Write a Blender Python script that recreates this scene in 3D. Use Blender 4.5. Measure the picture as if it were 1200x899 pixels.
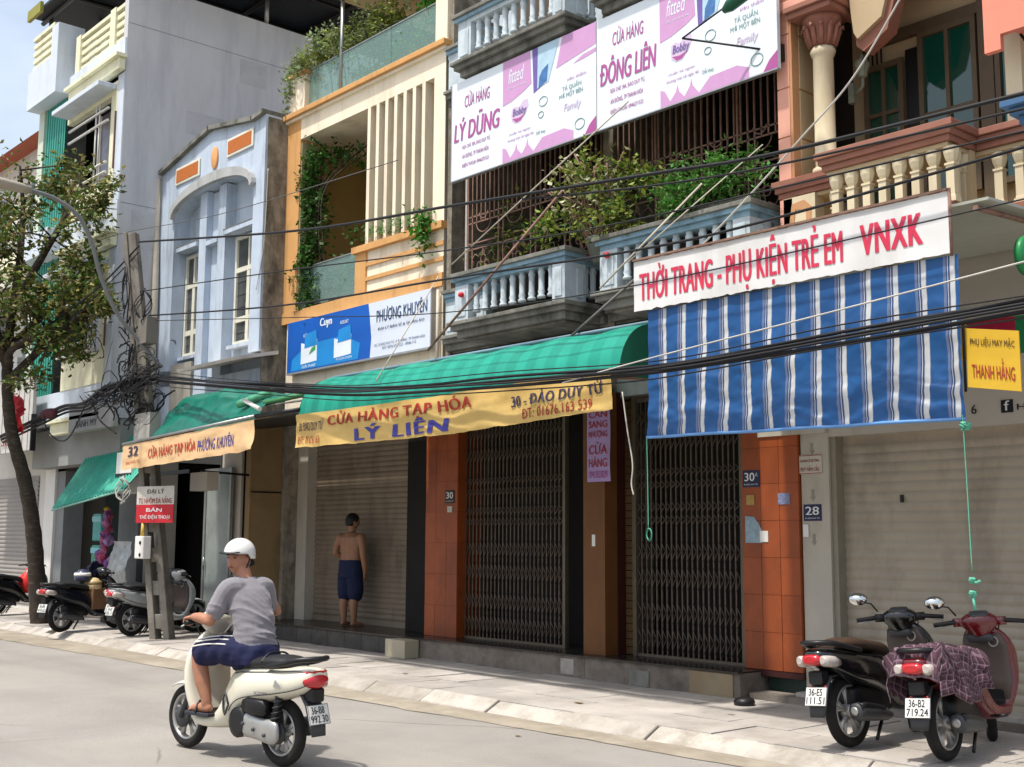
import bpy, bmesh, math, random
from mathutils import Vector, Matrix, noise
random.seed(7)
R = math.radians
D = bpy.data
scene = bpy.context.scene
col = scene.collection
for _o in list(D.objects): D.objects.remove(_o)

# ---------------------------------------------------------------- camera
cam_d = D.cameras.new('camera'); cam = D.objects.new('camera', cam_d); col.objects.link(cam)
yaw, pit, rol = R(48.55), R(7.44), R(.325)
fw = Vector((-math.sin(yaw)*math.cos(pit), math.cos(yaw)*math.cos(pit), math.sin(pit)))
rt = Vector((math.cos(yaw), math.sin(yaw), 0)); up = rt.cross(fw)
rt, up = rt*math.cos(rol)+up*math.sin(rol), up*math.cos(rol)-rt*math.sin(rol)
cam.matrix_world = Matrix(((rt.x, up.x, -fw.x, 0), (rt.y, up.y, -fw.y, 0), (rt.z, up.z, -fw.z, 1.62), (0, 0, 0, 1)))
cam_d.sensor_width = 36; cam_d.lens = 42.0; cam_d.clip_end = 3000; cam_d.clip_start = .05
scene.camera = cam
# ---------------------------------------------------------------- sky and sun
SUN = Vector((-.03, -.42, 1)).normalized()
w = D.worlds.new('World'); scene.world = w; w.use_nodes = True
nt = w.node_tree; nt.nodes.clear()
sky = nt.nodes.new('ShaderNodeTexSky'); sky.sky_type = 'NISHITA'; sky.sun_disc = False
sky.sun_elevation = math.asin(SUN.z); sky.sun_rotation = math.atan2(SUN.x, SUN.y)
sky.air_density = 1.0; sky.dust_density = 5.0; sky.ozone_density = 1.0
bg = nt.nodes.new('ShaderNodeBackground'); bg.inputs[1].default_value = .148
wo = nt.nodes.new('ShaderNodeOutputWorld')
# thin bright cloud veil over the whole sky
tc = nt.nodes.new('ShaderNodeTexCoord'); mp_ = nt.nodes.new('ShaderNodeMapping'); mp_.inputs['Scale'].default_value = (1, 1, 2.2)
cn = nt.nodes.new('ShaderNodeTexNoise'); cn.inputs['Scale'].default_value = 2.6; cn.inputs['Detail'].default_value = 7; cn.inputs['Roughness'].default_value = .55
cm = nt.nodes.new('ShaderNodeMapRange'); cm.inputs[1].default_value = .36; cm.inputs[2].default_value = .72; cm.inputs[3].default_value = .18; cm.inputs[4].default_value = .62; cm.interpolation_type = 'SMOOTHSTEP'
cx = nt.nodes.new('ShaderNodeMix'); cx.data_type = 'RGBA'; cx.inputs[7].default_value = (5.0, 5.6, 6.4, 1)
nt.links.new(tc.outputs['Generated'], mp_.inputs[0]); nt.links.new(mp_.outputs[0], cn.inputs['Vector']); nt.links.new(cn.outputs[0], cm.inputs[0]); nt.links.new(cm.outputs[0], cx.inputs[0])
nt.links.new(sky.outputs[0], cx.inputs[6]); nt.links.new(cx.outputs[2], bg.inputs[0]); nt.links.new(bg.outputs[0], wo.inputs[0])
sun_d = D.lights.new('sun', 'SUN'); sun_d.energy = 3.4; sun_d.angle = R(2.0); sun_d.color = (1, .955, .88)
sun = D.objects.new('sun', sun_d); col.objects.link(sun); sun.location = (0, -10, 40)
sun.rotation_euler = SUN.to_track_quat('Z', 'Y').to_euler()
vs = scene.view_settings; vs.view_transform = 'Standard'; vs.look = 'None'; vs.gamma = 1; vs.exposure = 0.50
vs.use_curve_mapping = False
scene.render.engine = 'CYCLES'

# ---------------------------------------------------------------- materials
def lin(h):
    h = h.lstrip('#'); o = []
    for i in (0, 2, 4):
        c = int(h[i:i+2], 16)/255
        o.append(c/12.92 if c <= .04045 else ((c+.055)/1.055)**2.4)
    return (*o, 1)
MC = {}
def pm(name, c, rough=.7, var=.12, scale=6, bump=.0, bscale=40, dirt=None, dirt_amt=.5, dscale=1.5, streak=0, metal=0, spec=.35, coat=0, alpha=1, trans=0, isl=0, sheen=0, speck=0, objr=0):
    """procedural surface: base colour with mottling, optional stains / rain streaks of another colour, fine relief"""
    if name in MC: return MC[name]
    m = D.materials.new(name); MC[name] = m; m.use_nodes = True
    t = m.node_tree; N = t.nodes; K = t.links; b = N['Principled BSDF']
    c = lin(c) if isinstance(c, str) else (*c, 1) if len(c) == 3 else c
    b.inputs['Roughness'].default_value = rough; b.inputs['Metallic'].default_value = metal
    b.inputs['Specular IOR Level'].default_value = spec
    if coat: b.inputs['Coat Weight'].default_value = coat; b.inputs['Coat Roughness'].default_value = .06
    if trans: b.inputs['Transmission Weight'].default_value = trans
    if sheen: b.inputs['Sheen Weight'].default_value = sheen
    geo = N.new('ShaderNodeNewGeometry')
    cur = None
    def noise_n(sc, det=5, vec=None, rough_=.6):
        n = N.new('ShaderNodeTexNoise'); n.inputs['Scale'].default_value = sc; n.inputs['Detail'].default_value = det
        n.inputs['Roughness'].default_value = rough_
        K.new(vec or geo.outputs['Position'], n.inputs['Vector']); return n
    n1 = noise_n(scale)
    mr = N.new('ShaderNodeMapRange'); mr.inputs[1].default_value = .3; mr.inputs[2].default_value = .7
    mr.inputs[3].default_value = 1-var; mr.inputs[4].default_value = 1+var*.6
    K.new(n1.outputs[0], mr.inputs[0])
    hs = N.new('ShaderNodeHueSaturation'); hs.inputs['Color'].default_value = c
    if isl:
        mi = N.new('ShaderNodeMapRange'); mi.inputs[3].default_value = 1-isl; mi.inputs[4].default_value = 1+isl
        K.new(geo.outputs['Random Per Island'], mi.inputs[0])
        mm = N.new('ShaderNodeMath'); mm.operation = 'MULTIPLY'
        K.new(mr.outputs[0], mm.inputs[0]); K.new(mi.outputs[0], mm.inputs[1]); K.new(mm.outputs[0], hs.inputs['Value'])
        mh = N.new('ShaderNodeMapRange'); mh.inputs[3].default_value = .47; mh.inputs[4].default_value = .52
        K.new(geo.outputs['Random Per Island'], mh.inputs[0]); K.new(mh.outputs[0], hs.inputs['Hue'])
    else: K.new(mr.outputs[0], hs.inputs['Value'])
    cur = hs.outputs[0]
    if objr:                                        # each slab or tile a slightly different tone
        oi = N.new('ShaderNodeObjectInfo'); mo = N.new('ShaderNodeMapRange'); mo.inputs[3].default_value = 1-objr; mo.inputs[4].default_value = 1+objr
        K.new(oi.outputs['Random'], mo.inputs[0]); h3 = N.new('ShaderNodeHueSaturation'); K.new(cur, h3.inputs['Color']); K.new(mo.outputs[0], h3.inputs['Value']); cur = h3.outputs[0]
    if speck:
        ns = noise_n(140, 3); ms = N.new('ShaderNodeMapRange'); ms.inputs[1].default_value = .3; ms.inputs[2].default_value = .7; ms.inputs[3].default_value = 1-speck; ms.inputs[4].default_value = 1+speck
        K.new(ns.outputs[0], ms.inputs[0]); h2 = N.new('ShaderNodeHueSaturation'); K.new(cur, h2.inputs['Color']); K.new(ms.outputs[0], h2.inputs['Value']); cur = h2.outputs[0]
    if dirt:
        mp = N.new('ShaderNodeMapping'); K.new(geo.outputs['Position'], mp.inputs[0])
        if streak: mp.inputs['Scale'].default_value = (1, 1, 1/streak)
        n2 = noise_n(dscale, 7, mp.outputs[0], .68)
        cr = N.new('ShaderNodeMapRange'); cr.inputs[1].default_value = .62-.28*dirt_amt; cr.inputs[2].default_value = .80-.22*dirt_amt
        cr.inputs[4].default_value = min(1, .35+dirt_amt*.6); K.new(n2.outputs[0], cr.inputs[0])
        mx = N.new('ShaderNodeMix'); mx.data_type = 'RGBA'; K.new(cr.outputs[0], mx.inputs[0])
        K.new(cur, mx.inputs[6]); mx.inputs[7].default_value = lin(dirt); cur = mx.outputs[2]
    K.new(cur, b.inputs['Base Color'])
    if bump:
        n3 = noise_n(bscale, 4); bp = N.new('ShaderNodeBump'); bp.inputs['Strength'].default_value = bump
        bp.inputs['Distance'].default_value = .01; K.new(n3.outputs[0], bp.inputs['Height']); K.new(bp.outputs[0], b.inputs['Normal'])
    if alpha < 1: b.inputs['Alpha'].default_value = alpha
    return m

def leaf_mat(name, c, isl=.45):
    m = pm(name, c, .55, .1, 8, isl=isl, spec=.3)
    b = m.node_tree.nodes['Principled BSDF']; out = m.node_tree.nodes['Material Output']
    tr = m.node_tree.nodes.new('ShaderNodeBsdfTranslucent'); mx = m.node_tree.nodes.new('ShaderNodeMixShader')
    src = b.inputs['Base Color'].links[0].from_socket
    m.node_tree.links.new(src, tr.inputs[0]); mx.inputs[0].default_value = .28
    m.node_tree.links.new(b.outputs[0], mx.inputs[1]); m.node_tree.links.new(tr.outputs[0], mx.inputs[2])
    m.node_tree.links.new(mx.outputs[0], out.inputs[0]); return m

def stripe_mat(name, bands, period, axis='X', rough=.6, spec=.3, trans=.25, phase=0):
    """woven / corrugated stripes: bands = [(start 0..1, hex)] repeated along a world axis"""
    m = D.materials.new(name); MC[name] = m; m.use_nodes = True
    t = m.node_tree; N = t.nodes; K = t.links; b = N['Principled BSDF']; b.inputs['Roughness'].default_value = rough
    b.inputs['Specular IOR Level'].default_value = spec
    geo = N.new('ShaderNodeNewGeometry'); sx = N.new('ShaderNodeSeparateXYZ'); K.new(geo.outputs['Position'], sx.inputs[0])
    ma = N.new('ShaderNodeMath'); ma.operation = 'MULTIPLY_ADD'; ma.inputs[1].default_value = 1/period; ma.inputs[2].default_value = phase
    K.new(sx.outputs[axis], ma.inputs[0]); fr = N.new('ShaderNodeMath'); fr.operation = 'FRACT'; K.new(ma.outputs[0], fr.inputs[0])
    cr = N.new('ShaderNodeValToRGB'); cr.color_ramp.interpolation = 'CONSTANT'; K.new(fr.outputs[0], cr.inputs[0])
    e = cr.color_ramp.elements
    while len(e) < len(bands): e.new(.5)
    for i, (p, h) in enumerate(bands): e[i].position = p; e[i].color = lin(h)
    n = N.new('ShaderNodeTexNoise'); n.inputs['Scale'].default_value = 3; n.inputs['Detail'].default_value = 6; K.new(geo.outputs['Position'], n.inputs['Vector'])
    mr = N.new('ShaderNodeMapRange'); mr.inputs[1].default_value = .3; mr.inputs[2].default_value = .7; mr.inputs[3].default_value = .82; mr.inputs[4].default_value = 1.05
    K.new(n.outputs[0], mr.inputs[0]); hs = N.new('ShaderNodeHueSaturation'); K.new(cr.outputs[0], hs.inputs['Color']); K.new(mr.outputs[0], hs.inputs['Value'])
    K.new(hs.outputs[0], b.inputs['Base Color'])
    if trans:
        tr = N.new('ShaderNodeBsdfTranslucent'); mx = N.new('ShaderNodeMixShader'); mx.inputs[0].default_value = trans
        K.new(hs.outputs[0], tr.inputs[0]); K.new(b.outputs[0], mx.inputs[1]); K.new(tr.outputs[0], mx.inputs[2]); K.new(mx.outputs[0], N['Material Output'].inputs[0])
    return m

# ---------------------------------------------------------------- mesh helpers
class MB:
    def __init__(s): s.v = []; s.f = []; s.sm = set()
    def add(s, vs, fs, smooth=False):
        n = len(s.v); s.v += [tuple(p) for p in vs]
        for f in fs:
            if smooth: s.sm.add(len(s.f))
            s.f.append(tuple(i+n for i in f))
        return s
    def box(s, x0, x1, y0, y1, z0, z1):
        if x0 > x1: x0, x1 = x1, x0
        if y0 > y1: y0, y1 = y1, y0
        if z0 > z1: z0, z1 = z1, z0
        v = [(x0,y0,z0),(x1,y0,z0),(x1,y1,z0),(x0,y1,z0),(x0,y0,z1),(x1,y0,z1),(x1,y1,z1),(x0,y1,z1)]
        return s.add(v, [(3,2,1,0),(4,5,6,7),(0,1,5,4),(1,2,6,5),(2,3,7,6),(3,0,4,7)])
    def prism(s, pts, axis, a, b):
        """polygon (2D) extruded along an axis from a to b; pts in the two other axes' order"""
        n = len(pts)
        def mk(p, t): return {'y': (p[0], t, p[1]), 'x': (t, p[0], p[1]), 'z': (p[0], p[1], t)}[axis]
        v = [mk(p, a) for p in pts]+[mk(p, b) for p in pts]
        area = sum(pts[i][0]*pts[(i+1) % n][1]-pts[(i+1) % n][0]*pts[i][1] for i in range(n))
        fl = (area > 0) ^ (a > b) ^ (axis == 'y')
        f = [tuple(range(n))[::-1], tuple(range(n, 2*n))]+[(i, (i+1) % n, n+(i+1) % n, n+i) for i in range(n)]
        if not fl: f = [q[::-1] for q in f]
        return s.add(v, f)
    def tube(s, pts, r, n=8, caps=True, smooth=True):
        pts = [Vector(p) for p in pts]; m = len(pts); rs = r if isinstance(r, (list, tuple)) else [r]*m
        v = []; up_ = None
        for i, p in enumerate(pts):
            d = (pts[min(i+1, m-1)]-pts[max(i-1, 0)])
            d = d.normalized() if d.length > 1e-9 else Vector((0, 0, 1))
            if up_ is None: up_ = Vector((0, 0, 1)) if abs(d.z) < .9 else Vector((1, 0, 0))
            a = d.cross(up_); a = a.normalized() if a.length > 1e-6 else d.orthogonal().normalized()
            up_ = a.cross(d)
            for k in range(n):
                t = 2*math.pi*k/n; v.append(p+(a*math.cos(t)+up_*math.sin(t))*rs[i])
        f = [(i*n+k, i*n+(k+1) % n, (i+1)*n+(k+1) % n, (i+1)*n+k) for i in range(m-1) for k in range(n)]
        s.add(v, f, smooth)
        if caps:
            o = len(s.v)-len(v); s.f.append(tuple(o+k for k in range(n))[::-1]); s.f.append(tuple(o+(m-1)*n+k for k in range(n)))
        return s
    def lathe(s, prof, c=(0, 0, 0), n=16, axis='z', smooth=True):
        """prof: (radius, height) pairs"""
        v = []
        for r, h in prof:
            for k in range(n):
                t = 2*math.pi*k/n; a, b = r*math.cos(t), r*math.sin(t)
                v.append({'z': (c[0]+a, c[1]+b, c[2]+h), 'y': (c[0]+b, c[1]+h, c[2]+a), 'x': (c[0]+h, c[1]+a, c[2]+b)}[axis])
        m = len(prof)
        f = [(i*n+k, i*n+(k+1) % n, (i+1)*n+(k+1) % n, (i+1)*n+k) for i in range(m-1) for k in range(n)]
        s.add(v, f, smooth); o = len(s.v)-len(v)
        if prof[0][0] > 1e-4: s.f.append(tuple(o+k for k in range(n))[::-1])
        if prof[-1][0] > 1e-4: s.f.append(tuple(o+(m-1)*n+k for k in range(n)))
        return s
    def loft(s, rings, smooth=True, caps=True, closed=True):
        n = len(rings[0]); v = [p for r in rings for p in r]; m = len(rings); e = n if closed else n-1
        f = [(i*n+k, i*n+(k+1) % n, (i+1)*n+(k+1) % n, (i+1)*n+k) for i in range(m-1) for k in range(e)]
        s.add(v, f, smooth); o = len(s.v)-len(v)
        if caps and closed: s.f.append(tuple(o+k for k in range(n))[::-1]); s.f.append(tuple(o+(m-1)*n+k for k in range(n)))
        return s
    def grid(s, fn, nu, nv, smooth=True, thick=0):
        """surface fn(u,v)->point; thick adds a back side"""
        v = [Vector(fn(i/nu, j/nv)) for j in range(nv+1) for i in range(nu+1)]
        f = [(j*(nu+1)+i, j*(nu+1)+i+1, (j+1)*(nu+1)+i+1, (j+1)*(nu+1)+i) for j in range(nv) for i in range(nu)]
        s.add(v, f, smooth); return s
    def build(s, name, mat=None, parent=None, bevel=0, local=False, solid=0, sub=0):
        me = D.meshes.new(name); me.from_pydata(s.v, [], s.f); me.update()
        if s.sm:
            fl = [False]*len(me.polygons)
            for i in s.sm: fl[i] = True
            me.polygons.foreach_set('use_smooth', fl)
        return obj(name, me, mat, parent, bevel, local, solid, sub)
def obj(name, me, mat=None, parent=None, bevel=0, local=False, solid=0, sub=0):
    o = D.objects.new(name, me); col.objects.link(o)
    if mat and (not me.materials or me.materials[0] != mat): me.materials.clear(); me.materials.append(mat)
    if parent:
        o.parent = parent
        if parent.type == 'EMPTY' and not local: o.matrix_parent_inverse = Matrix.Translation(-Vector(parent.location))
    if solid:
        q = o.modifiers.new('solid', 'SOLIDIFY'); q.thickness = solid; q.offset = 0
    if sub:
        q = o.modifiers.new('sub', 'SUBSURF'); q.levels = q.render_levels = sub
    if bevel:
        q = o.modifiers.new('bevel', 'BEVEL'); q.width = bevel; q.segments = 2; q.limit_method = 'ANGLE'; q.angle_limit = R(40)
    return o
def tag(o, label, cat, group=None):
    o['label'] = label; o['category'] = cat
    if group: o['group'] = group
    return o
def thing(name, label, cat, loc=(0, 0, 0), rz=0, group=None):
    o = D.objects.new(name, None); col.objects.link(o); o.empty_display_size = .2
    o.location = loc; o.rotation_euler = (0, 0, rz); return tag(o, label, cat, group)
def struct(o, kind='structure'): o['kind'] = kind; return o
def bx(name, mat, parent, *a, bevel=0):
    return MB().box(*a).build(name, mat, parent, bevel)
def fbm(x, y, z=0, o=4): return noise.fractal(Vector((x, y, z)), 1.0, 2.0, o)

def text_mesh(s, bold=0, shear=0, res=3, sp=1):
    c = D.curves.new('t', 'FONT'); c.body = s; c.resolution_u = res; c.offset = 0; c.shear = shear; c.align_x = 'LEFT'; c.space_character = sp
    o = D.objects.new('t', c); me = D.meshes.new_from_object(o); D.objects.remove(o); D.curves.remove(c)
    return me
def text_x(s, sp=1):
    me = text_mesh(s, sp=sp); x = max((v.co.x for v in me.vertices), default=0); D.meshes.remove(me); return x
def lettering(parent, s, org, ru, uu, a, b, wd, ht, mat, bold=.012, off=.004, warp=None, shear=0, name='lettering', local=False, sp=1):
    """text fitted into the box (a,b,wd,ht) of the plane org + a*ru + b*uu, standing `off` proud of it"""
    s2 = s.translate(str.maketrans('ĐƠỜỢ', 'DOÒỌ')); me = text_mesh(s2, bold, shear, sp=sp)
    vs = [(v.co.x, v.co.y, 0.) for v in me.vertices]; fs = [tuple(q.vertices) for q in me.polygons]; D.meshes.remove(me)
    if not vs: return None
    for i, ch in enumerate(s):                      # crossbar of the Vietnamese D
        if ch == 'Đ':
            x = text_x(s2[:i]+'|', sp)-text_x('|', sp) if i else 0; k = len(vs); sh = shear*.37
            vs += [(x-.01+sh, .33, .0007), (x+.36+sh, .33, .0007), (x+.36+sh, .42, .0007), (x-.01+sh, .42, .0007)]; fs.append((k, k+1, k+2, k+3))
        elif ch in 'ƠỜỢ':                            # horn
            x = text_x(s2[:i]+'|', sp)-text_x('|', sp) if i else 0; k = len(vs); sh = shear*.6
            vs += [(x+a_+sh, b_, .0007) for a_, b_ in ((.60, .58), (.70, .62), (.77, .70), (.77, .80), (.69, .80), (.69, .73), (.63, .68))]; fs.append(tuple(range(k, k+7)))
    if bold > .004:                                  # heavy weight: stroke thickened sideways
        n = len(vs); base = list(vs); bf = list(fs)
        for j, dx in enumerate((-bold*.5, bold*.5, -bold, bold) if bold > .03 else (-bold*.5, bold*.5)):
            vs += [(x+dx, y, z+.0006*(j+1)) for x, y, z in base]; fs += [tuple(q+n*(j+1) for q in f) for f in bf]
    xs = [v[0] for v in vs]; ys = [v[1] for v in vs]; x0, x1, y0, y1 = min(xs), max(xs), min(ys), max(ys)
    org, ru, uu = Vector(org), Vector(ru), Vector(uu); nn = ru.cross(uu).normalized(); out = []
    for x, y, z in vs:
        p = a+(x-x0)/(x1-x0)*wd; q = b+(y-y0)/(y1-y0)*ht
        out.append((Vector(warp(p, q))+nn*(off+z)) if warp else org+ru*p+uu*q+nn*(off+z))
    me = D.meshes.new(name); me.from_pydata([tuple(v) for v in out], [], fs); me.update()
    return obj(name, me, mat, parent, local=local)

def leaves(name, n, place, size, mat, parent=None, droop=.3, seed=1, kind=None, aspect=.5):
    """n leaf faces; place(rng) -> (point, outward) """
    rg = random.Random(seed); v = []; f = []
    for i in range(n):
        p, out = place(rg); p = Vector(p)
        d = Vector((rg.gauss(0, 1), rg.gauss(0, 1), rg.gauss(0, .7)-droop))+Vector(out)*.8; d.normalize()
        s_ = d.cross(Vector((rg.gauss(0, .5), rg.gauss(0, .5), 1))); s_ = s_.normalized() if s_.length > 1e-3 else d.orthogonal().normalized()
        nn = d.cross(s_); L = size*rg.uniform(.6, 1.35); W = L*aspect*rg.uniform(.8, 1.2)
        k = len(v)
        v += [p, p+d*L*.45+s_*W*.5+nn*L*.06, p+d*L-nn*L*.08, p+d*L*.45-s_*W*.5+nn*L*.06]
        f += [(k, k+1, k+2), (k, k+2, k+3)]
    me = D.meshes.new(name); me.from_pydata([tuple(q) for q in v], [], f); me.update()
    o = obj(name, me, mat, parent)
    if kind: o['kind'] = kind
    return o
# ================================================================ materials of the place
M_road = pm('dusty asphalt', '8e8a84', .9, .12, .9, .6, 110, dirt='9d968c', dirt_amt=.45, dscale=.35, speck=.30)
def wear(m):
    t = m.node_tree; N = t.nodes; K = t.links; b = N['Principled BSDF']; src = b.inputs['Base Color'].links[0].from_socket; geo = N.new('ShaderNodeNewGeometry')
    vo = N.new('ShaderNodeTexVoronoi'); vo.feature = 'DISTANCE_TO_EDGE'; vo.inputs['Scale'].default_value = .45
    nz = N.new('ShaderNodeTexNoise'); nz.inputs['Scale'].default_value = 1.6; nz.inputs['Detail'].default_value = 6; K.new(geo.outputs['Position'], nz.inputs['Vector'])
    ad = N.new('ShaderNodeMix'); ad.data_type = 'VECTOR'; ad.inputs[0].default_value = .12; K.new(geo.outputs['Position'], ad.inputs[4]); K.new(nz.outputs['Color'], ad.inputs[5]); K.new(ad.outputs[1], vo.inputs['Vector'])
    lt = N.new('ShaderNodeMapRange'); lt.inputs[1].default_value = .0; lt.inputs[2].default_value = .007; lt.inputs[3].default_value = .55; lt.inputs[4].default_value = 0; K.new(vo.outputs['Distance'], lt.inputs[0])
    mk = N.new('ShaderNodeTexNoise'); mk.inputs['Scale'].default_value = .5; K.new(geo.outputs['Position'], mk.inputs['Vector']); mr = N.new('ShaderNodeMapRange'); mr.inputs[1].default_value = .52; mr.inputs[2].default_value = .6; K.new(mk.outputs[0], mr.inputs[0])
    mu = N.new('ShaderNodeMath'); mu.operation = 'MULTIPLY'; K.new(lt.outputs[0], mu.inputs[0]); K.new(mr.outputs[0], mu.inputs[1])
    m1 = N.new('ShaderNodeMix'); m1.data_type = 'RGBA'; K.new(mu.outputs[0], m1.inputs[0]); K.new(src, m1.inputs[6]); m1.inputs[7].default_value = lin('4a4641')
    mp = N.new('ShaderNodeMapping'); mp.inputs['Scale'].default_value = (.12, 1, 1); K.new(geo.outputs['Position'], mp.inputs[0])      # wheel tracks and oil stains along the street
    ns = N.new('ShaderNodeTexNoise'); ns.inputs['Scale'].default_value = 1.1; ns.inputs['Detail'].default_value = 7; K.new(mp.outputs[0], ns.inputs['Vector']); r2 = N.new('ShaderNodeMapRange'); r2.inputs[1].default_value = .5; r2.inputs[2].default_value = .72; r2.inputs[4].default_value = .5; K.new(ns.outputs[0], r2.inputs[0])
    m2 = N.new('ShaderNodeMix'); m2.data_type = 'RGBA'; K.new(r2.outputs[0], m2.inputs[0]); K.new(m1.outputs[2], m2.inputs[6]); m2.inputs[7].default_value = lin('6b6761'); K.new(m2.outputs[2], b.inputs['Base Color'])
wear(M_road)
M_pave = pm('paving slab stone', 'a8a29b', .85, .22, 1.7, .35, 60, speck=.14, objr=.13, dirt='7f776d', dirt_amt=.42, dscale=1.3)
M_joint = pm('paving bed', '6d675f', .95, .15, 8)
M_kerb = pm('kerb concrete', 'a8a299', .85, .18, 4, .5, 50, objr=.12, speck=.12, dirt='7b7264', dirt_amt=.55, dscale=3)
M_gutter = pm('gutter sand', '8d8475', .95, .2, 3, .6, 60, dirt='a89f90', dirt_amt=.6, dscale=1.2)
M_cream = pm('cream plaster', 'e8dcc4', .8, .06, 3, .12, 60, dirt='a8967a', dirt_amt=.36, dscale=2.4, streak=7)
M_orange = pm('ochre plaster', 'c9985f', .8, .10, 3, .12, 60, dirt='8a6238', dirt_amt=.38, dscale=2.6, streak=6)
M_yellow = pm('yellow ochre plaster', 'a58a55', .85, .08, 3)
M_weather = pm('weathered side plaster', '8d8576', .95, .35, 6, .8, 25, dirt='322d27', dirt_amt=.62, dscale=4.5, streak=2.5)
M_grey = pm('grey cement wall', 'bebfc1', .9, .08, .9, .2, 40, dirt='9ea1a7', dirt_amt=.55, dscale=2.0, streak=7)
M_pblue = pm('pale blue plaster', 'b3c0cf', .85, .08, 3, .15, 60, dirt='6d7680', dirt_amt=.46, dscale=3.2, streak=6)
M_ewhite = pm('bluish white plaster', 'c6cfda', .85, .06, 3, .1, dirt='98a2ac', dirt_amt=.36, dscale=2.4, streak=7)
M_ecream = pm('pale cream trim', 'dcdabc', .8, .06, 3, .1, dirt='a8a484', dirt_amt=.36, dscale=3, streak=6)
M_bblue = pm('blue weathered balcony paint', '86a5b6', .8, .2, 3, .3, 50, dirt='3c474a', dirt_amt=.5, dscale=2.6, streak=3)
M_bpale = pm('faded pale blue paint', 'bcc8ce', .8, .18, 4, .3, 50, dirt='4d5552', dirt_amt=.45, dscale=4, streak=3)
M_bgrey = pm('mossy grey concrete', '7c7c74', .95, .25, 4, .5, 40, dirt='2f302a', dirt_amt=.6, dscale=3, streak=2)
M_conc = pm('rough concrete step', '7d746a', .95, .25, 5, .8, 35, dirt='4b443c', dirt_amt=.6, dscale=3)
M_dtile = pm('dark polished floor tile', '2f2b28', .25, .2, 5, dirt='4a443c', dirt_amt=.3, dscale=3)
M_otile = pm('orange glazed wall tile', '8f451f', .42, .14, objr=.10, scale=5, bump=.05, bscale=30, dirt='5f2f1a', dirt_amt=.4, dscale=2.0, streak=2)
M_ogrout = pm('tile grout', '6a3519', .9, .1)
M_brown = pm('brown painted pillar', '6a421e', .6, .15, 5, dirt='56321a', dirt_amt=.3, streak=4)
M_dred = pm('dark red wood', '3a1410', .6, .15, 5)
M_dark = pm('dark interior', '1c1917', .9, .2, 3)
M_black = pm('black metal', '0d0d0e', .5, .2, 8, spec=.4)
M_gate = pm('old gate steel', '5d5046', .5, .2, 10, metal=.35, dirt='33281f', dirt_amt=.4, dscale=8)
M_gframe = pm('gate frame steel', '665c4e', .5, .2, 8, metal=.3)
M_shut = pm('brown roller shutter', '7c6f5f', .55, .10, 3, dirt='4d4338', dirt_amt=.45, streak=3, dscale=3)
M_shut2 = pm('grey roller shutter', 'a89d8b', .5, .08, 3, dirt='7a7163', dirt_amt=.45, streak=2, dscale=2.0)
M_pier = pm('off white wall paint', 'b3ac9f', .8, .06, 3, .1, dirt='857e70', dirt_amt=.3, streak=4)
M_white = pm('white paint', 'd8d6d0', .6, .06, 4)
M_wframe = pm('white window paint', 'd4d2c2', .55, .08, 5, dirt='9b968a', dirt_amt=.25)
M_salmon = pm('salmon plaster', 'd59c88', .8, .08, 3, .12, 60, dirt='a5624a', dirt_amt=.28, dscale=1.6, streak=5)
M_salmond = pm('terracotta moulding paint', '8e6050', .75, .12, 4, .1, 50, dirt='6b3424', dirt_amt=.3)
M_abeige = pm('warm beige plaster', 'b29e7e', .8, .08, 3, .12, dirt='8a7148', dirt_amt=.35, dscale=1.5, streak=3)
M_acol = pm('ivory column paint', 'cabda0', .75, .08, 3, dirt='9a8c6c', dirt_amt=.25, streak=4)
M_wood = pm('window timber', '574a38', .55, .15, 8, dirt='4a3822', dirt_amt=.3)
M_glass = pm('dark window glass', '16211d', .06, .1, 2, spec=.8)
M_gglass = pm('green window glass', '0c4236', .05, .15, 2, spec=.9)
M_pane = pm('grey dusty pane', '4a4d4c', .12, .35, 5, spec=.7)
M_teal = pm('teal corrugated steel', '3f9c8c', .5, .1, 4, dirt='2b6b60', dirt_amt=.3, streak=5)
M_rust = pm('rust brown steel', '86685a', .75, .25, 12, dirt='3a2620', dirt_amt=.4, dscale=9)
M_panelo = pm('orange tiled panel', 'b4662c', .8, .3, 30, .5, 60)
M_steel = pm('galvanised steel', '9a9c9a', .4, .15, 8, metal=.7)
M_pvc = pm('pvc pipe', 'b9b0a0', .5, .1, 5)
M_roof = pm('dark steel roofing', '26282b', .6, .15, 3)
def glass_mat():
    m = D.materials.new('clear balustrade glass'); m.use_nodes = True; N = m.node_tree.nodes; K = m.node_tree.links
    b = N['Principled BSDF']; tr = N.new('ShaderNodeBsdfTransparent'); tr.inputs[0].default_value = (.80, .93, .90, 1)
    b.inputs['Base Color'].default_value = lin('9db9b4'); b.inputs['Roughness'].default_value = .05; b.inputs['Specular IOR Level'].default_value = .8
    mx = N.new('ShaderNodeMixShader'); mx.inputs[0].default_value = .27
    K.new(tr.outputs[0], mx.inputs[1]); K.new(b.outputs[0], mx.inputs[2]); K.new(mx.outputs[0], N['Material Output'].inputs[0]); return m
M_cglass = glass_mat()

# ================================================================ ground
SW = .10
struct(MB().add([(-600, -600, -.03), (600, -600, -.03), (600, 600, -.03), (-600, 600, -.03)], [(0, 1, 2, 3)]).build('ground', M_gutter))
mb = MB(); mb.grid(lambda u, v: (-70+u*110, -14+v*21.47, .02*fbm((-70+u*110)*.3, v*5, 3)*.25), 160, 40)
struct(mb.build('road', M_road))
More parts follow.
